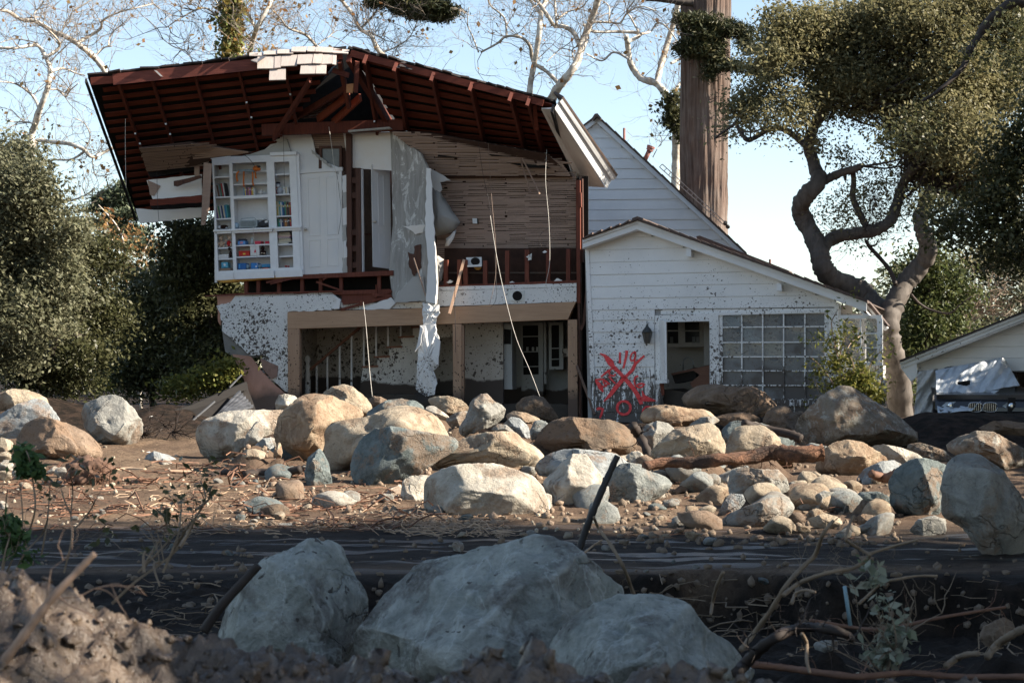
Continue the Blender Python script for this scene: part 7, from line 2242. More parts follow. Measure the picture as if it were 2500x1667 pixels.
OB = [(1905, 70, 64, 50), (1990, 60, 90, 60), (1960, 130, 80, 50), (1880, 140, 60, 34), (2080, 90, 110, 80), (2060, 190, 90, 60), (2120, 60, 110, 70), (2020, 250, 60, 40), (2130, 240, 90, 60), (2220, 180, 110, 90), (2250, 60, 120, 70), (2330, 150, 110, 100), (2220, 300, 90, 60), (2320, 320, 110, 90), (2400, 230, 110, 110), (2440, 90, 100, 90), (2280, 420, 80, 60), (2360, 450, 90, 70), (2230, 360, 60, 36), (2440, 400, 90, 100), (2180, 20, 110, 40), (2380, 20, 110, 50), (2480, 20, 60, 60), (2480, 150, 60, 90),
      (1810, 250, 42, 50, .8), (1870, 240, 60, 44, .8), (1930, 270, 46, 40, .8), (1800, 320, 36, 22, .7), (1880, 300, 46, 24, .7), (1970, 290, 24, 20, .6), (2000, 215, 40, 30, .7), (1985, 350, 30, 34, .35), (2040, 390, 46, 30, .4)]
OC = leaves('crown', [(a, b, c, d, 34 + random.uniform(-1.2, 1.2), *(e or [1])) for a, b, c, d, *e in OB], LM1, oak, nc=47, nl=150, cr=.235, size=.075, aspect=.5, shell=.4, flat=.65)
leaves('crown', [(2040, 520, 46, 40, 34.6), (2090, 560, 60, 40, 34.8), (2110, 480, 50, 50, 34.8), (2160, 440, 40, 50, 34.6), (2190, 530, 26, 46, 34.4), (1950, 150, 60, 40, 34)], LM1, oak, nc=34, nl=70, cr=.28, size=.07, aspect=.45, shell=.1)
tw = MB()
tp_ = []
rr_ = random.Random(5)
pool = [q for L in OL for q in L[len(L) // 3:]]
for c in OC[::6]:
    c = Vector(c)
    p = min(rr_.sample(pool, 40), key=lambda q: (q - c).length)
    mid = p.lerp(c, .5) + Vector((rr_.gauss(0, .2), rr_.gauss(0, .2), rr_.gauss(0, .2) - .1))
    if (p - c).length < 4: tw.tube(smooth_line([p, mid, c], 3), [.03, .027, .024, .02, .016, .012, .008], 4, cap=False)
twigs_from([smooth_line([W(*q, 34.6) for q in r5([(640, 380), (600, 300), (560, 200)])], 4), OL[3]], tw, tp_, 60, .9, .012, 2, .2, 3)
tag(tw.build('twigs', BARK_D, oak), kind='stuff')

# ---- dark overhanging oak nearer, at the right edge
nb = W(2760, 1010, 27)
oak2 = empty('oak_tree', (nb.x, nb.y, .5), 'dark oak boughs hanging in from the right edge, nearer than the olive-crowned oak', 'tree')
limb([(2780, 1100), (2740, 700), (2700, 300), (2620, 100), (2500, 5), (2430, 38), (2395, 80), (2368, 122), (2350, 165), (2300, 215), (2252, 247)], 22, 3, 27, oak2, BARK_D, 'trunk', .1, 8)
limb([(2720, 500), (2620, 420), (2540, 420), (2470, 360)], 10, 3, 27, oak2, BARK_D, 'limb', .2, 7)
leaves('crown', [(2440, 480, 70, 60, 27), (2490, 380, 70, 90, 27), (2490, 560, 70, 60, 27), (2400, 560, 70, 46, 27.4), (2330, 560, 60, 40, 27.8), (2460, 640, 70, 36, 27.4), (2300, 500, 50, 40, 28.5), (2490, 130, 40, 60, 26.5, .5), (2470, 60, 30, 30, 26.5, .4), (2380, 130, 24, 20, 27, .3), (2230, 290, 40, 30, 28.5, .5), (2180, 330, 40, 30, 29, .4), (2620, 300, 120, 200, 27), (2620, 600, 110, 100, 27)], LM2, oak2, nc=40, nl=84, cr=.2, size=.075, aspect=.55)


def bush(name, base, Y, blobs, m, label, trunk=(), cat='tree', group='trees behind the house', bark=BARK_D, **kw):
    b = W(base, 1030, Y)
    root = empty(name, (b.x, b.y, .45), label, cat, group)
    for t in trunk: limb(t[0], t[1], t[2], Y, root, bark, 'trunk' if t is trunk[0] else 'limb', .2, 8)
    leaves('crown', [(x, y, rx, ry, Y + random.uniform(-1, 1) * .8, *w_) for x, y, rx, ry, *w_ in blobs], m, root, **kw)
    return root


bush('oak_tree', 40, 28.6, [(25, 385, 60, 50), (-30, 430, 70, 80), (50, 450, 70, 60), (85, 530, 80, 60), (20, 560, 80, 70), (110, 610, 80, 60), (50, 660, 90, 70), (130, 690, 80, 60), (30, 760, 90, 60), (110, 770, 70, 50), (-60, 650, 90, 120), (180, 560, 40, 40, .6), (10, 860, 70, 50)], LM3, 'grey-green oak filling the left edge of the picture', [([(-30, 1030), (-10, 850), (20, 700), (40, 560)], 12, 5), ([(5, 760), (60, 720), (110, 700)], 5, 2)], nc=60, nl=120, cr=.20, size=.075, shell=.4, flat=.7)
bush('oak_tree', 60, 30.5, [(205, 600, 60, 50), (250, 640, 60, 50), (170, 660, 60, 50), (200, 740, 80, 60), (120, 840, 90, 60), (200, 860, 70, 50), (60, 900, 80, 50), (260, 780, 60, 60), (150, 930, 90, 36)], LM2, 'dark oak with a bent black trunk behind the left boulders', [([(30, 1020), (62, 947), (95, 905), (120, 871), (134, 836), (170, 818), (214, 822)], 14, 5), ([(134, 836), (125, 780), (120, 720)], 6, 3), ([(170, 818), (200, 780), (230, 720)], 5, 2)], nc=48, nl=110, cr=.21, size=.075, shell=.35, flat=.7)
bush('laurel_tree', 400, 38, [(330, 720, 70, 70), (300, 820, 80, 70), (390, 790, 80, 70), (360, 900, 90, 60), (430, 880, 70, 60), (280, 920, 80, 40), (420, 700, 60, 60)], LM2, 'dense dark tree in the middle of the left background', [([(370, 1010), (375, 860), (360, 740)], 8, 3)], nc=60, nl=90, cr=.25, size=.10)
bush('laurel_tree', 520, 36, [(470, 570, 70, 50), (540, 580, 60, 60), (440, 630, 60, 60), (520, 660, 80, 60), (580, 640, 40, 60), (460, 720, 70, 60), (540, 740, 60, 70), (480, 810, 80, 60), (550, 840, 50, 60), (500, 900, 80, 50), (570, 920, 50, 50), (590, 720, 26, 34)], LM2, 'tall dark laurel growing against the torn left end of the house', [([(520, 1010), (515, 800), (500, 620)], 8, 3)], nc=64, nl=90, cr=.23, size=.095)
bush('shrub', 560, 33.4, [(545, 905, 40, 30), (590, 900, 20, 26), (500, 930, 50, 26), (440, 945, 50, 20)], LM4, 'sunlit yellow-green shrub beside the torn pink sheathing', (), 'shrub', nc=110, nl=50, cr=.14, size=.09, shell=.2)
bush('shrub', 160, 32.6, [(150, 930, 40, 30), (80, 925, 50, 26), (230, 940, 40, 20)], LM4, 'low yellow-green shrub at the foot of the bent black trunk', (), 'shrub', nc=50, nl=34, cr=.16, size=.09, shell=.2)
bush('sycamore_tree', 330, 41, [(290, 560, 50, 36, .5), (330, 610, 50, 50, .6), (350, 690, 46, 46, .5), (300, 660, 40, 40, .4), (380, 640, 40, 40, .4), (250, 560, 30, 30, .3)], LM5, 'thin yellow-leaved sapling in front of the pine, left background', [([(345, 1000), (330, 800), (310, 640), (290, 560), (240, 500)], 4, 1.5), ([(320, 720), (350, 620), (380, 560)], 2.5, 1), ([(315, 660), (280, 600), (260, 540)], 2, .8)], 'tree', bark=BARK_S, nc=34, nl=34, cr=.22, size=.12)
bush('pine_tree', 290, 52, [(310, 452, 34, 9), (285, 468, 40, 9), (330, 476, 34, 10), (260, 486, 42, 9), (310, 498, 50, 12), (240, 508, 44, 9), (300, 524, 56, 12), (260, 545, 50, 12), (340, 520, 40, 16), (320, 560, 50, 16), (280, 590, 60, 16), (340, 600, 50, 20)], LM7, 'pale layered pine standing far behind the torn roof end', [([(310, 900), (308, 600), (305, 450)], 5, 2)], nc=420, nl=44, cr=.16, size=.16, aspect=.25, shell=.1, flat=.35)
# right-hand background
bush('laurel_tree', 2260, 40, [(2230, 700, 50, 60), (2270, 640, 60, 60), (2250, 780, 50, 60), (2220, 840, 40, 50), (2320, 700, 60, 50), (2300, 790, 60, 46), (2210, 950, 30, 40)], leafmat('leaf_midgreen', [(.05, .072, .025), (.095, .115, .036), (.15, .155, .055), (.036, .05, .02)], .35), 'mid-green tree between the oak trunk and the garage roof', [([(2255, 1020), (2260, 860), (2270, 700)], 7, 3)], nc=56, nl=70, cr=.24, size=.11)
th_ = bush('thicket', 2420, 43, [(2380, 740, 60, 46, .7), (2440, 720, 70, 46, .7), (2340, 800, 60, 40, .7), (2500, 690, 80, 60), (2420, 790, 60, 40, .6), (2560, 740, 80, 80)], LM3, 'bare twiggy thicket behind the garage roof', [([(2420, 1000), (2400, 800), (2370, 690)], 4, 2)], 'shrub', nc=34, nl=60, cr=.24, size=.10)
tm, tt_ = MB(), []
twigs_from([smooth_line([W(*q, 42.4) for q in L], 4) for L in ([(2290, 900), (2310, 780), (2330, 690)], [(2330, 880), (2380, 780), (2440, 730)], [(2310, 800), (2360, 770), (2430, 740)], [(2260, 860), (2290, 800), (2300, 730)])], tm, tt_, 70, 1.2, .02, 2, .3, 9)
tag(tm.build('twigs', TWIG, th_), kind='stuff')
bush('laurel_tree', 2480, 47, [(2440, 640, 60, 50), (2520, 620, 80, 70), (2380, 660, 50, 40), (2600, 700, 90, 120)], LM1, 'hazy olive tree beyond the thicket at the right edge', [([(2500, 1000), (2500, 700)], 7, 4)], nc=46, nl=70, cr=.28, size=.12)
# far palm
pb = W(2192, 900, 85)
palm = empty('palm_tree', (pb.x, pb.y, .4), 'distant feather palm seen through the loop of oak limbs', 'tree')
pc_ = W(2200, 668, 85)
MB().tube([(pb.x, pb.y, .3), (pc_.x - .2, pc_.y, pc_.z * .6), pc_], [.35, .28, .3], 8).build('trunk', BARK_O, palm, True)
PV, PF = [], 0
pv = MB()
for k in range(46):
    az, el = random.uniform(0, 6.28), random.uniform(-.25, 1.3)
    d = Vector((math.cos(az) * math.cos(el), math.sin(az) * math.cos(el), math.sin(el)))
    Q = [pc_ + d * 1.75 * t + Vector((0, 0, -1.1 * t * t)) for t in np.linspace(0, 1, 9)]
    pv.tube(Q, [.02] * 9, 3, cap=False)
    for i in range(1, 9):
        t = (Q[i] - Q[i - 1]).normalized()
        s = t.cross(Vector((0, 0, 1))).normalized()
        for sg in (-1, 1):
            for h in (0, .5):
                p = Q[i - 1].lerp(Q[i], h)
                e = p + s * sg * .36 * (1 - .06 * i) + t * .22 + Vector((0, 0, -.10))
                pv.add([p - t * .03, p + t * .03, e], [(0, 1, 2)])
tag(pv.build('fronds', leafmat('leaf_palm', [(.10, .12, .07), (.20, .20, .10), (.30, .24, .10)], .3), palm), kind='stuff')
# far woods closing the view
wd = [(x, random.uniform(760, 880), random.uniform(60, 110), random.uniform(50, 90), random.uniform(58, 66)) for x in list(range(-260, 800, 70)) + list(range(2050, 2900, 70))]
P, C = clumps(wd, 26, 46, .5, .4)
V, F = leaf_quads(P, .26, .6)
tag(link_mesh('distant_woods', np_mesh('distant_woods', V, F), leafmat('leaf_far', [(.07, .085, .05), (.12, .13, .08), (.16, .15, .09)], .3)), 'hazy mass of trees far behind the garden', kind='stuff')

# ---- trees beyond the right edge of the picture that shade the road and the right side
def shade_tree(x, y, h, crown, label, n=1.0):
    root = empty('shade_tree', (x, y, 0), label, 'tree', 'trees beyond the right edge')
    MB().tube([(x, y, -.2), (x + .1, y + .1, h * .4), (x - .2, y, h * .75)], [.4, .3, .14], 10).build('trunk', BARK_O, root, True)
    P = []
    for cx, cy, cz, r_ in crown:
        k = int(46 * r_ * r_ * n)
        d = rng.normal(size=(k, 3))
        d /= np.linalg.norm(d, axis=1)[:, None]
        c = np.array([cx, cy, cz]) + d * r_ * (.35 + .65 * rng.random((k, 1)))
        rep = np.repeat(np.arange(k), 26)
        P.append(c[rep] + rng.normal(size=(len(rep), 3)) * .42)
    P = np.concatenate(P)
    V, F = leaf_quads(P - np.array([x, y, 0]), .30, .6)
    tag(link_mesh('crown', np_mesh('crown', V, F), LM2, root), kind='stuff')


shade_tree(17, 11.2, 15, [(17, 10.8, 5.5, 2.7), (16, 11.4, 9, 2.9), (18, 10.0, 12, 2.8), (20, 11.4, 14, 2.6), (15, 9.9, 7, 2.2), (22, 10.6, 10, 2.7), (14.5, 11.2, 4.6, 2.2)], 'tall oak beyond the right edge whose shade crosses the road')
shade_tree(19, 7.9, 14, [(19, 8.4, 5.5, 3), (17, 7.5, 8.4, 3), (20, 8.5, 11.5, 3), (23, 7.4, 8, 2.8), (15.6, 8.1, 5.2, 2.4), (13.6, 8.3, 3.4, 2)], 'second tall oak beyond the right edge, nearer the camera')
shade_tree(17, 5.3, 13, [(17, 5.4, 5, 2.2), (18, 5.7, 8, 2.4), (16, 4.9, 3.4, 1.9), (20, 5.5, 11, 2.3)], 'nearest oak beyond the right edge shading the foreground rocks')
shade_tree(14.5, 17.5, 6, [(14.5, 17.1, 3, 1.9), (14.4, 19.1, 3.2, 1.9), (14.8, 20.9, 3, 1.9), (13.2, 18.3, 2, 1.6), (14.6, 15.9, 3.8, 1.5)], 'low spreading oak beyond the right edge beside the rubble')
shade_tree(17, 23.9, 9, [(17, 22.9, 5, 2.6), (17, 25.5, 5.4, 2.6), (16.5, 21.5, 4.2, 2.2), (17, 24.3, 7.4, 2)], 'broad oak beyond the right edge near the garage')

shade_tree(12, 8.7, 14, [(5, 8.0, 7.4, 2), (7.5, 8.2, 7, 2.4), (9, 10.7, 7.6, 2.5), (5.5, 10.2, 8.2, 2.3), (10.5, 8.0, 8, 2.5), (8, 8.0, 6.6, 2), (11, 12.2, 9, 2.4), (6, 12.6, 8.6, 2), (8.4, 9.2, 10, 2.6)], 'spreading oak whose canopy hangs over the dark ditch, above the frame', 1.25)

shade_tree(11, 2.9, 8, [(9.8, 3.4, 5.0, 1.5), (11, 3.0, 6.6, 1.7), (12.4, 2.6, 5, 1.5)], 'small oak beyond the right edge shading the near dirt ridge')

# ---- yellow-green shrub before the bay window
sb_ = W(2080, 985, 28.6)
shb = empty('shrub', (sb_.x, sb_.y, .5), 'sprawling yellow-green shrub between the many-paned window and the oak trunk', 'shrub')
sm_, stp_ = MB(), []
for L in ([(2070, 990), (2060, 920), (2040, 850), (2030, 790), (2042, 765)], [(2075, 990), (2085, 900), (2070, 850), (2100, 820)], [(2060, 990), (2030, 930), (2000, 890), (1975, 870)], [(2085, 985), (2110, 930), (2130, 880), (2160, 850)], [(2095, 990), (2130, 960), (2150, 930)], [(2050, 995), (2020, 970), (1990, 965)], [(2064, 985), (2050, 900), (2060, 830), (2100, 800)]):
    Q = smooth_line([W(x, y, 28.6 + random.uniform(-.4, .4)) for x, y in L], 4)
    sm_.tube(Q, [.016 * (1 - .6 * i / len(Q)) for i in range(len(Q))], 5, cap=False)
    twigs_from([Q], sm_, stp_, 9, .42, .006, 1, .4, int(L[0][0]))
tag(sm_.build('stems', TWIG, shb), kind='stuff')
T = np.array([t[:] for t in stp_])
P = T[rng.integers(0, len(T), 1500)] + rng.normal(size=(1500, 3)) * .07
V, F = leaf_quads(P - np.array(shb.location), .075, .5)
tag(link_mesh('leaves', np_mesh('leaves', V, F), LM4, shb), kind='stuff')
leaves('leaves', [(2100, 930, 40, 26, 28.6), (2065, 945, 36, 26, 28.5), (2130, 965, 30, 24, 28.7), (2040, 885, 26, 24, 28.6, .5)], LM4, shb, nc=190, nl=22, cr=.09, size=.08, shell=.1)
# ================================================================== wreckage, wood and weeds
MUDWOOD = wood('mud_wood', (.22, .115, .07), (.10, .052, .034), (1.5, 6, 6), 2.5)
lt = NT('log_bark')
ln_ = lt.noise(4, 8, .75, (1, 5, 5), dist=.8)
LOGM = lt.done(lt.mix(lt.ramp(lt.noise(2.3, 6, .7), .45, .6), lt.mix(lt.ramp(ln_, .35, .65), (.07, .034, .022), (.24, .125, .075)), (.055, .036, .028)), .85, lt.math('ADD', ln_, lt.noise(30, 4)), .9, .04, .25)
PALEWOOD = wood('pale_wood', (.46, .34, .23), (.28, .19, .13), (1.5, 6, 6), 2.5)
DARKWOOD = wood('dark_wood', (.045, .032, .026), (.02, .015, .012), (1.5, 6, 6), 2.5)


def branch(pts, Y, r0, r1, m, label, name='branch', cat='branch', group=None, n=7, knob=.16, dY=0., wob=.12, twig=0):
    L = len(pts)
    P = [W(p[0], p[1], Y + dY * i / (L - 1) + wob * math.sin(i * 1.7)) for i, p in enumerate(pts)]
    Q = smooth_line(P, 6)
    rr = [(r0 + (r1 - r0) * i / (len(Q) - 1)) * (1 + knob * random.uniform(-1, 1)) for i in range(len(Q))]
    b = min(P, key=lambda p: p.z)
    root = empty(name, b, label, cat, group)
    ob_ = MB().tube(Q, rr, n if n < 10 else 18).build('stem', m, root, True)
    if n >= 10:
        co = np.array([v.co[:] for v in ob_.data.vertices])
        nn_ = np.array([v.normal[:] for v in ob_.data.vertices])
        dd_ = .35 * fbm(co * np.array([3., 9, 9]) + 5, 4, .65) + .25 * np.abs(pnoise(co * np.array([2., 14, 14])))
        ob_.data.vertices.foreach_set('co', (co + nn_ * (dd_ * r0)[:, None]).astype(np.float32).ravel())
    if twig:
        mb = MB()
        twigs_from([Q], mb, [], twig, min(r0 * 14, .2), r0 * .25, 1, .1, int(pts[0][0]))
        tag(mb.build('twigs', m, root), kind='stuff')
    return root


branch([(1572, 1139), (1630, 1128), (1700, 1130), (1765, 1121), (1830, 1117), (1890, 1104), (1950, 1110), (2008, 1106)], 19.8, .052, .10, LOGM, 'long red-brown fallen log lying across the boulders right of centre', 'fallen_log', 'log', None, 10, .14, 0, .1, 22)
branch(zC([(1650, 390), (1700, 470), (1740, 540), (1780, 640)]), 21.6, .07, .05, DARKWOOD, 'dark wet branch wedged upright below the dusty tan boulder', twig=4)
branch(zD([(560, 345), (700, 385), (860, 420), (930, 450)]), 22.6, .05, .07, DARKWOOD, 'dark log slanting down to the giant lichen-patched boulder', 'fallen_log', 'log', twig=5)
branch(zD([(1380, 670), (1450, 695), (1510, 690), (1560, 665)]), 18.6, .05, .07, MUDWOOD, 'broken brown stub of wood left of the jagged teal boulder')
branch(zB([(640, 1150), (700, 1100), (780, 1050), (860, 1025), (885, 1050), (840, 1085), (815, 1110), (840, 1140), (900, 1138)]), 18.6, .030, .022, MUDWOOD, 'looping brown root on the mud above the flat-topped slab')
branch(zB([(20, 1150), (100, 1090), (200, 1065), (290, 1075), (370, 1140)]), 18.6, .022, .032, PALEWOOD, 'pale arched root lying left of the looping brown one', twig=8)
branch(zB([(240, 800), (330, 770), (430, 760), (480, 775)]), 21.4, .055, .045, DARKWOOD, 'dark muddy log in the shadow below the long cream boulder', 'fallen_log', 'log')
branch(zB([(510, 790), (640, 765), (800, 770), (960, 735)]), 21.2, .06, .05, DARKWOOD, 'dark wet log at the foot of the orange-tan boulder', 'fallen_log', 'log')
branch(zB([(1380, 1150), (1480, 1165), (1580, 1160), (1680, 1185)]), 17.9, .012, .010, PALEWOOD, 'thin pale stick left of the biggest front slab', twig=5)
branch(zB([(1180, 1190), (1240, 1230), (1300, 1280)]), 17.2, .018, .016, DARKWOOD, 'short black stick at the road edge right of the flat-topped slab')
branch(zA([(660, 1180), (720, 1190), (800, 1225), (880, 1245)]), 17.6, .02, .016, DARKWOOD, 'bent dark stick at the left end of the road edge')
branch(zA([(1040, 1260), (1300, 1265), (1600, 1280), (1900, 1275), (2200, 1290)]), 17.0, .014, .012, DARKWOOD, 'long thin dark pole lying along the far road edge', 'pole', 'pole', wob=.02)
branch(zA([(1160, 740), (1000, 735), (900, 750)]), 22.0, .025, .03, PALEWOOD, 'pale driftwood stick in front of the white plank')
branch(zA([(1470, 760), (1640, 768), (1500, 755), (1350, 752)]), 21.8, .018, .02, PALEWOOD, 'pale straight stick below the low smooth stone')
branch(zA([(1720, 960), (1560, 940), (1400, 990), (1180, 960)]), 19.6, .010, .008, DARKWOOD, 'thin dark twig across the sunlit mud', twig=6)
branch(zA([(820, 1065), (880, 1052), (950, 1050)]), 18.9, .024, .018, MUDWOOD, 'small brown chunk of wood on the sunlit mud at left')
branch(zB([(480, 1085), (540, 1065), (620, 1050)]), 18.5, .018, .02, PALEWOOD, 'split pale stick lying above the arched root')
branch(zB([(1140, 1080), (1210, 1105), (1280, 1140)]), 18.2, .022, .018, PALEWOOD, 'broad pale splinter below the grey-green boulder')

# root stump left on the mud
sr = W(232, 1190, 20.6)
stump = empty('uprooted_stump', (sr.x, sr.y, .15), 'torn muddy root clump in front of the long sloping boulder', 'stump')
V, F = ico(4)
d = .45 * fbm(V * 2.2 + 3, 5, .65)
MB().add([W(222, 1165, 20.6) + Vector((v[0] * .30 * (1 + k), v[1] * .25 * (1 + k), v[2] * .24 * (1 + k))) for v, k in zip(V, d)], [tuple(f) for f in F]).build('root_ball', plain('root_mud', (.11, .065, .045), .95, .5, 14, bump=.8), stump, True)
mb = MB()
twigs_from([[W(160, 1170, 20.4), W(222, 1160, 20.4), W(270, 1150, 20.4), W(275, 1190, 20.2)]], mb, [], 34, .24, .009, 1, .0, 5)
tag(mb.build('roots', MUDWOOD, stump), kind='stuff')

# twig litter on the sunlit mud
def litter(n, x0, x1, y0, y1, L, m, name, label, seed, rad=.004):
    r = random.Random(seed)
    mb = MB()
    for _ in range(n):
        X, Y = gpt(r.uniform(x0, x1), r.uniform(y0, y1))
        if pnoise([[X * .9, Y * .9, seed]])[0] < r.uniform(-.25, .1): continue
        z = float(terrain_z([X], [Y])[0])
        a = r.uniform(0, 6.28)
        l = L * r.uniform(.3, 1.4)
        d = Vector((math.cos(a), math.sin(a), 0))
        s = Vector((-d.y, d.x, 0))
        p = Vector((X, Y, z + .01))
        up = r.uniform(0, .5) * l if r.random() < .35 else .01
        mb.tube([p, p + d * l * .35 + s * r.uniform(-.2, .2) * l + Vector((0, 0, up * .6 + .01)), p + d * l * .7 + s * r.uniform(-.3, .3) * l + Vector((0, 0, up)), p + d * l + Vector((0, 0, up * .5 + .01))], [rad * r.uniform(.5, 1.8)] * 4, 3, cap=False)
    tag(mb.build(name, m), label, kind='stuff')


litter(850, 0, 1000, 1130, 1300, .34, MUDWOOD, 'twig_litter', 'brown roots and twigs strewn over the sunlit mud', 1, .006)
litter(480, 300, 1250, 1200, 1310, .26, PALEWOOD, 'straw_litter', 'pale straw and splinters along the far road edge', 2, .004)
litter(260, 980, 1240, 1265, 1315, .22, PALEWOOD, 'straw_litter', 'tuft of dry straw at the left foot of the biggest slab', 3, .003)
litter(130, 1500, 2100, 1150, 1320, .2, MUDWOOD, 'twig_litter', 'twigs caught in the rubble right of centre', 4, .004)
litter(150, 1450, 2500, 1420, 1640, .35, DRY, 'dead_stalks', 'dead stalks strewn in the dark ditch at lower right', 6, .004)
litter(170, 330, 620, 1430, 1600, .22, DRY, 'dead_stalks', 'dead grass around the left foreground rock', 7, .003)

# heap of brushwood by the brick steps
hp = W(400, 1045, 26.4)
heap = empty('brush_heap', (hp.x, hp.y, .6), 'tangle of dark brushwood above the brick steps', 'brush heap')
mb = MB()
twigs_from([[W(345, 1045, 26.5), W(400, 1040, 26.3), W(470, 1052, 26.2)], [W(350, 1062, 26), W(420, 1055, 26), W(460, 1070, 26)]], mb, [], 60, .4, .012, 1, .1, 8)
tag(mb.build('sticks', DARKWOOD, heap), kind='stuff')

# brick steps
sp = W(430, 1122, 25.0)
steps = empty('brick_steps', (sp.x, sp.y, .5), 'low red-brick steps between the round boulder and the long cream one', 'steps')
BRK = plain('brick_red', (.26, .085, .07), .85, .4, 10, bump=.4)
for c, (x0, x1, y, Y, n) in enumerate(((392, 480, 1081, 25.9, 5), (376, 482, 1095, 25.5, 6), (356, 486, 1109, 25.1, 7))):
    for k in range(n):
        a, b = x0 + (x1 - x0) * k / n + .8, x0 + (x1 - x0) * (k + 1) / n - .8
        j = random.uniform(-.01, .01)
        MB().prism([W(a, y, Y + j), W(b, y, Y + j), W(b, y + 12.4, Y + j), W(a, y + 12.4, Y + j)], (0, .35, 0)).build('brick', BRK, steps)
    MB().prism([W(x0, y + 2, Y + .03), W(x1, y + 2, Y + .03), W(x1, y + 15, Y + .03), W(x0, y + 15, Y + .03)], (0, .3, 0)).build('mortar', plain('mortar%d' % c, (.22, .17, .15), .95), steps)
pk = W(300, 1122, 24.2)
pl_ = empty('white_plank', (pk.x, pk.y, .45), 'white-painted plank lying on the mud left of the brick steps', 'plank')
MB().prism([W(247, 1108, 24.2), W(364, 1103, 24.4), W(364, 1117, 24.3), W(247, 1126, 24.1)], (0, .22, .0)).build('board', MAT['trim'], pl_, bevel=.004)

# collapsed eave left of the house
cp = W(480, 1000, 28.5)
cr_ = empty('collapsed_eave', (cp.x, cp.y, .7), 'collapsed dark roof edge with streaked white boards sloping down left of the house', 'wreckage')
MB().beam(W(343, 1034, 27.9), W(470, 996, 28.8), .05, .12).beam(W(470, 996, 28.8), W(602, 940, 29.8), .05, .13).build('fascia_board', wood('fascia_shaded', (.014, .012, .011), (.007, .006, .006), (1, 1, 12), 2), cr_)  # board colour darkened to stand for tree shade on this edge
MB().prism([W(360, 1038, 27.9), W(602, 950, 29.9), W(632, 1030, 29.6), W(560, 1060, 28.6), W(400, 1062, 27.6)], (0, .1, .03)).build('roof_deck', MAT['felt'], cr_)
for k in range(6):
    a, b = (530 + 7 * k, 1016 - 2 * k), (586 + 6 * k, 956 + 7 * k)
    MB().beam(W(*a, 28.6 - .05 * k), W(*b, 29.4), .035, .05).build('streaked_board', plain('streaked%d' % k, (.075, .08, .092), .5, .7, 5, st=(1, 1, 5)), cr_)  # white boards coloured dark so they look shaded
MB().beam(W(470, 1026, 28), W(524, 980, 28.4), .025, .025).build('white_batten', plain('batten_shaded', (.08, .083, .09), .6), cr_)  # shade put into the colour of the white batten
MB().beam(W(560, 946, 29.2), W(590, 915, 29.6), .02, .02).build('white_batten', plain('batten_shaded2', (.07, .073, .08), .6), cr_)  # this batten too is darkened in colour for shade
MB().prism([W(342, 1026, 27.6), W(372, 1014, 27.8), W(374, 1030, 27.8), W(344, 1032, 27.6)], (0, .08, 0)).build('gutter_end', MAT['trim'], cr_)

# dark stake and dry stalks in front of the slabs
branch([(1408, 1360), (1425, 1308), (1440, 1268), (1466, 1205), (1490, 1150), (1508, 1112)], 9.2, .020, .017, MAT['iron'], 'dark charred stake standing in front of the pyramid-shaped boulder', 'stake', 'stake', None, 8, .1, 0, .01)
branch([(1450, 1262), (1462, 1290), (1488, 1325), (1520, 1380), (1540, 1430), (1556, 1480)], 9.0, .007, .012, DRY, 'dry bent stalk hanging from the charred stake', 'dry_stalk', 'stalk', twig=4)
branch([(1425, 1350), (1450, 1330), (1470, 1318)], 9.1, .006, .004, PALEWOOD, 'pale splinter at the foot of the charred stake', 'dry_stalk', 'stalk')
branch([(1735, 1500), (1740, 1470), (1750, 1430), (1766, 1395)], 8.6, .008, .010, DRY, 'short upright stick right of the pale spotted foreground rock')

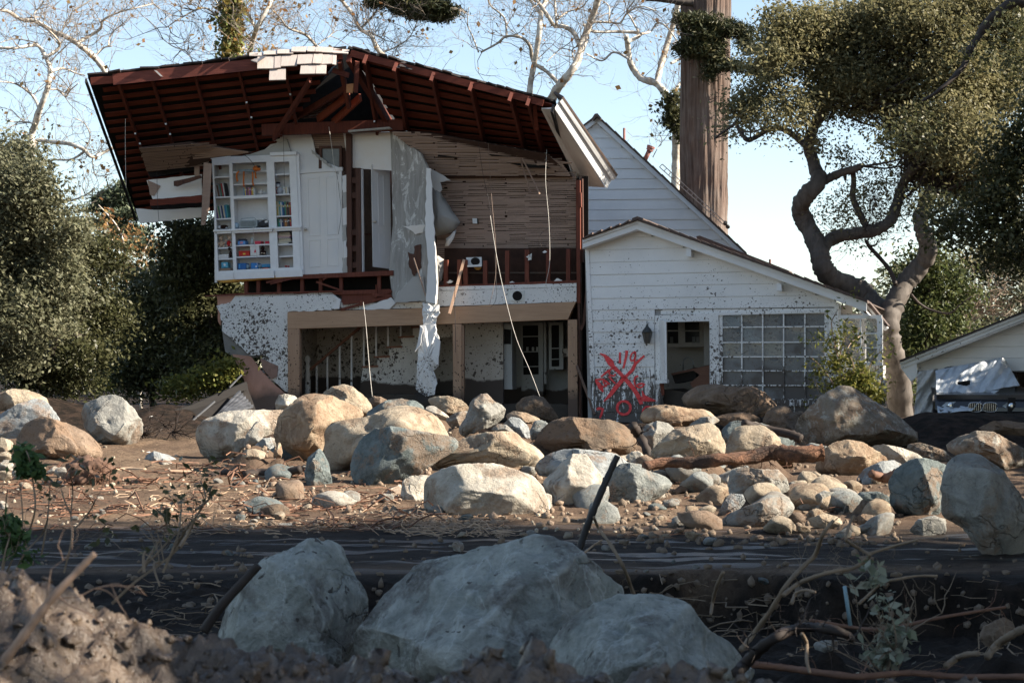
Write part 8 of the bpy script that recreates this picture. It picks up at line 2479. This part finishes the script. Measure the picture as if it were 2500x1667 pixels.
# dead branches in the dark corner
for pts, Y, a, b, m, lab, tw_ in (
        ([(0, 1260), (60, 1190), (200, 1050), (330, 960), (450, 910), (600, 885), (800, 910), (900, 950), (940, 985)], 6.6, .026, .016, DARKWOOD, 'thick dark branch curving up behind the spotted foreground rock', 14),
        ([(30, 1070), (140, 930), (280, 740), (420, 520), (560, 370), (640, 290), (700, 130), (790, 10)], 7.4, .013, .008, DRY, 'long thin grey stalk slanting up across the dark ditch', 10),
        ([(380, 620), (500, 530), (640, 470), (800, 425), (950, 400), (1060, 330), (1090, 290)], 7.2, .011, .008, DRY, 'grey stalk arching to the right above the ditch', 6),
        ([(1090, 290), (1000, 240), (920, 190), (890, 150), (930, 20), (960, -30)], 7.2, .008, .006, DRY, 'forked pale twig rising in front of the dark bank', 5),
        ([(1090, 280), (1250, 230), (1400, 190), (1480, 170)], 7.2, .007, .005, DRY, 'thin twig reaching right towards the huge boulder', 6),
        ([(1000, 690), (1100, 600), (1200, 520), (1320, 490), (1480, 465), (1640, 465)], 7.8, .008, .006, DRY, 'arched dead twig in the middle of the dark ditch', 5),
        ([(130, 1190), (400, 1220), (700, 1260), (1000, 1290), (1400, 1260), (1800, 1290), (2360, 1290)], 7.0, .016, .014, MUDWOOD, 'long brown branch lying along the bottom right', 8),
        ([(2050, 1130), (2130, 1030), (2230, 960), (2360, 890)], 7.6, .016, .018, DRY, 'grey branch leaning on the dull stone in the ditch', 5),
        ([(1715, 1200), (1800, 1140), (1880, 1110), (1980, 1100)], 7.6, .016, .014, DRY, 'short thick stick left of the dull stone in the ditch', 3),
        ([(600, 830), (900, 880), (1200, 900), (1700, 800), (2200, 720)], 8.8, .012, .008, MUDWOOD, 'long thin brown branch crossing the ditch', 8),
        ([(450, 690), (480, 610), (560, 580), (640, 600)], 7.0, .007, .006, DRY, 'small curled twig before the dark bank', 2),
        ([(530, 940), (570, 1020), (570, 1150), (595, 1260)], 6.4, .008, .006, DRY, 'thin twig hanging below the thick dark branch', 2)):
    branch(zG(pts), Y, a, b, m, lab, 'dead_branch', 'branch', 'dead branches in the dark ditch', 6, .14, 0, .1, tw_)
tag(MB().tube([W(2062, 1430, 8.6), W(2068, 1470, 8.6), W(2076, 1526, 8.6)], .010, 6).build('pipe', plain('pipe_blue', (.20, .30, .34), .5, .2), None, True, at=W(2076, 1526, 8.6)), 'thin blue-grey pipe sticking up in the dark ditch', 'pipe')
lsb = W(2160, 1640, 7.2)
lsh = empty('shrub', (lsb.x, lsb.y, -.2), 'broken shrub with pale curled leaves in the dark ditch at lower right', 'shrub')
mb, tp = MB(), []
twigs_from([[W(2160, 1660, 7.2), W(2150, 1600, 7.2), W(2180, 1540, 7.2)], [W(2180, 1660, 7.3), W(2210, 1600, 7.3)]], mb, tp, 16, .3, .007, 1, .5, 4)
tag(mb.build('stems', DRY, lsh), kind='stuff')
leaves('leaves', [(2160, 1600, 50, 50, 7.2), (2190, 1540, 30, 40, 7.2), (2155, 1475, 26, 40, 7.3, .7), (2130, 1420, 20, 20, 7.3, .5), (2120, 1380, 14, 30, 7.2, .6)], LM8, lsh, nc=60, nl=6, cr=.03, size=.05, shell=.0)

# stick leaning across the near mound
branch([(-60, 1700), (0, 1625), (60, 1548), (125, 1462), (185, 1398), (232, 1350)], 3.9, .013, .0075, plain('stick_mud', (.30, .20, .14), .8, .35, 20, bump=.5), 'blurred muddy stick leaning up across the near dirt mound', 'stick', 'stick', None, 9, .16, 0, .01, 3)

# weeds between the mound and the road at left
def weed(lines, Y, label, nleaf=0, leafpos=(), lm=LM2, r0=.006, name='weed', tw_=6, ls=.045):
    b = W(lines[0][0][0], lines[0][0][1], Y)
    root = empty(name, b, label, 'weed', 'weeds between the mound and the road')
    mb, tp, LL = MB(), [], []
    for L in lines:
        Q = smooth_line([W(x, y, Y + random.uniform(-.1, .1)) for x, y in L], 5)
        mb.tube(Q, [r0 * (1 - .55 * i / len(Q)) for i in range(len(Q))], 4, cap=False)
        LL.append(Q)
    twigs_from(LL, mb, tp, tw_, .22, r0 * .5, 1, .5, int(lines[0][0][0]))
    tag(mb.build('stems', DRY, root), kind='stuff')
    if nleaf:
        if leafpos: leaves('leaves', [(x, y, rx, ry, Y) for x, y, rx, ry in leafpos], lm, root, nc=nleaf, nl=9, cr=.02, size=ls, shell=.0)
        else:
            T = np.array([t[:] for t in tp])
            P = T[rng.integers(0, len(T), nleaf)] + rng.normal(size=(nleaf, 3)) * .02
            V, F = leaf_quads(P - np.array(root.location), ls, .5)
            tag(link_mesh('leaves', np_mesh('leaves', V, F), lm, root), kind='stuff')


GRN = leafmat('leaf_weed', [(.05, .10, .035), (.09, .15, .05), (.04, .07, .03)], .35)
weed([zA([(20, 1560), (60, 1300), (40, 1100), (60, 900)]), zA([(160, 1560), (220, 1280), (280, 1050), (260, 820), (230, 640), (190, 560)]), zA([(50, 1560), (130, 1380), (180, 1180), (165, 900)])], 8.2, 'leafy green weed in front of the long sloping boulder at far left', 200, [(zA([(a, b)])[0][0], zA([(a, b)])[0][1], c, d) for a, b, c, d in ((180, 600, 24, 24), (230, 700, 24, 18), (290, 740, 20, 20), (200, 760, 18, 18))], GRN)
weed([zA([(10, 1560), (40, 1400), (80, 1250), (60, 1150)]), zA([(120, 1560), (200, 1400), (330, 1260), (380, 1130)])], 7.6, 'green weed at the left edge above the near mound', 160, [(zA([(a, b)])[0][0], zA([(a, b)])[0][1], c, d) for a, b, c, d in ((60, 1170, 26, 24), (140, 1260, 26, 20), (60, 1350, 20, 24), (240, 1440, 16, 10))], GRN)
weed([zA([(510, 1560), (570, 1300), (565, 1100), (580, 900), (560, 780)]), zA([(570, 1240), (650, 1150), (720, 1060), (760, 980)]), zA([(570, 1100), (520, 1000), (490, 900)]), zA([(330, 1420), (370, 1200), (390, 1000), (400, 840)])], 8.4, 'dark dry weed standing before the root clump', 90, (), LM2, .006)
weed([zA([(1300, 1560), (1420, 1260), (1440, 1090), (1450, 940)]), zA([(1330, 1480), (1480, 1220), (1580, 1090), (1640, 960), (1600, 830)]), zA([(1100, 1560), (1240, 1420), (1390, 1260), (1500, 1180)]), zA([(1150, 1500), (1280, 1290)]), zA([(1560, 1060), (1660, 980), (1680, 900)])], 8.6, 'pale dry weed crossing the road edge left of the angular foreground rock', 130, (), LM2, .008, tw_=12)
weed([[(275, 1472), (330, 1420), (400, 1370), (438, 1336)], [(438, 1336), (460, 1300), (478, 1262)], [(352, 1398), (350, 1360), (355, 1345)], [(395, 1372), (375, 1380), (390, 1430)]], 7.2, 'brittle forked stalk behind the right slope of the mound', 0, (), LM2, .009)
branch([(498, 1540), (540, 1480), (590, 1425), (632, 1380)], 8.2, .028, .022, DARKWOOD, 'black board lying against the angular foreground rock', 'dark_board', 'board', None, 5, .05, 0, .0, 0)
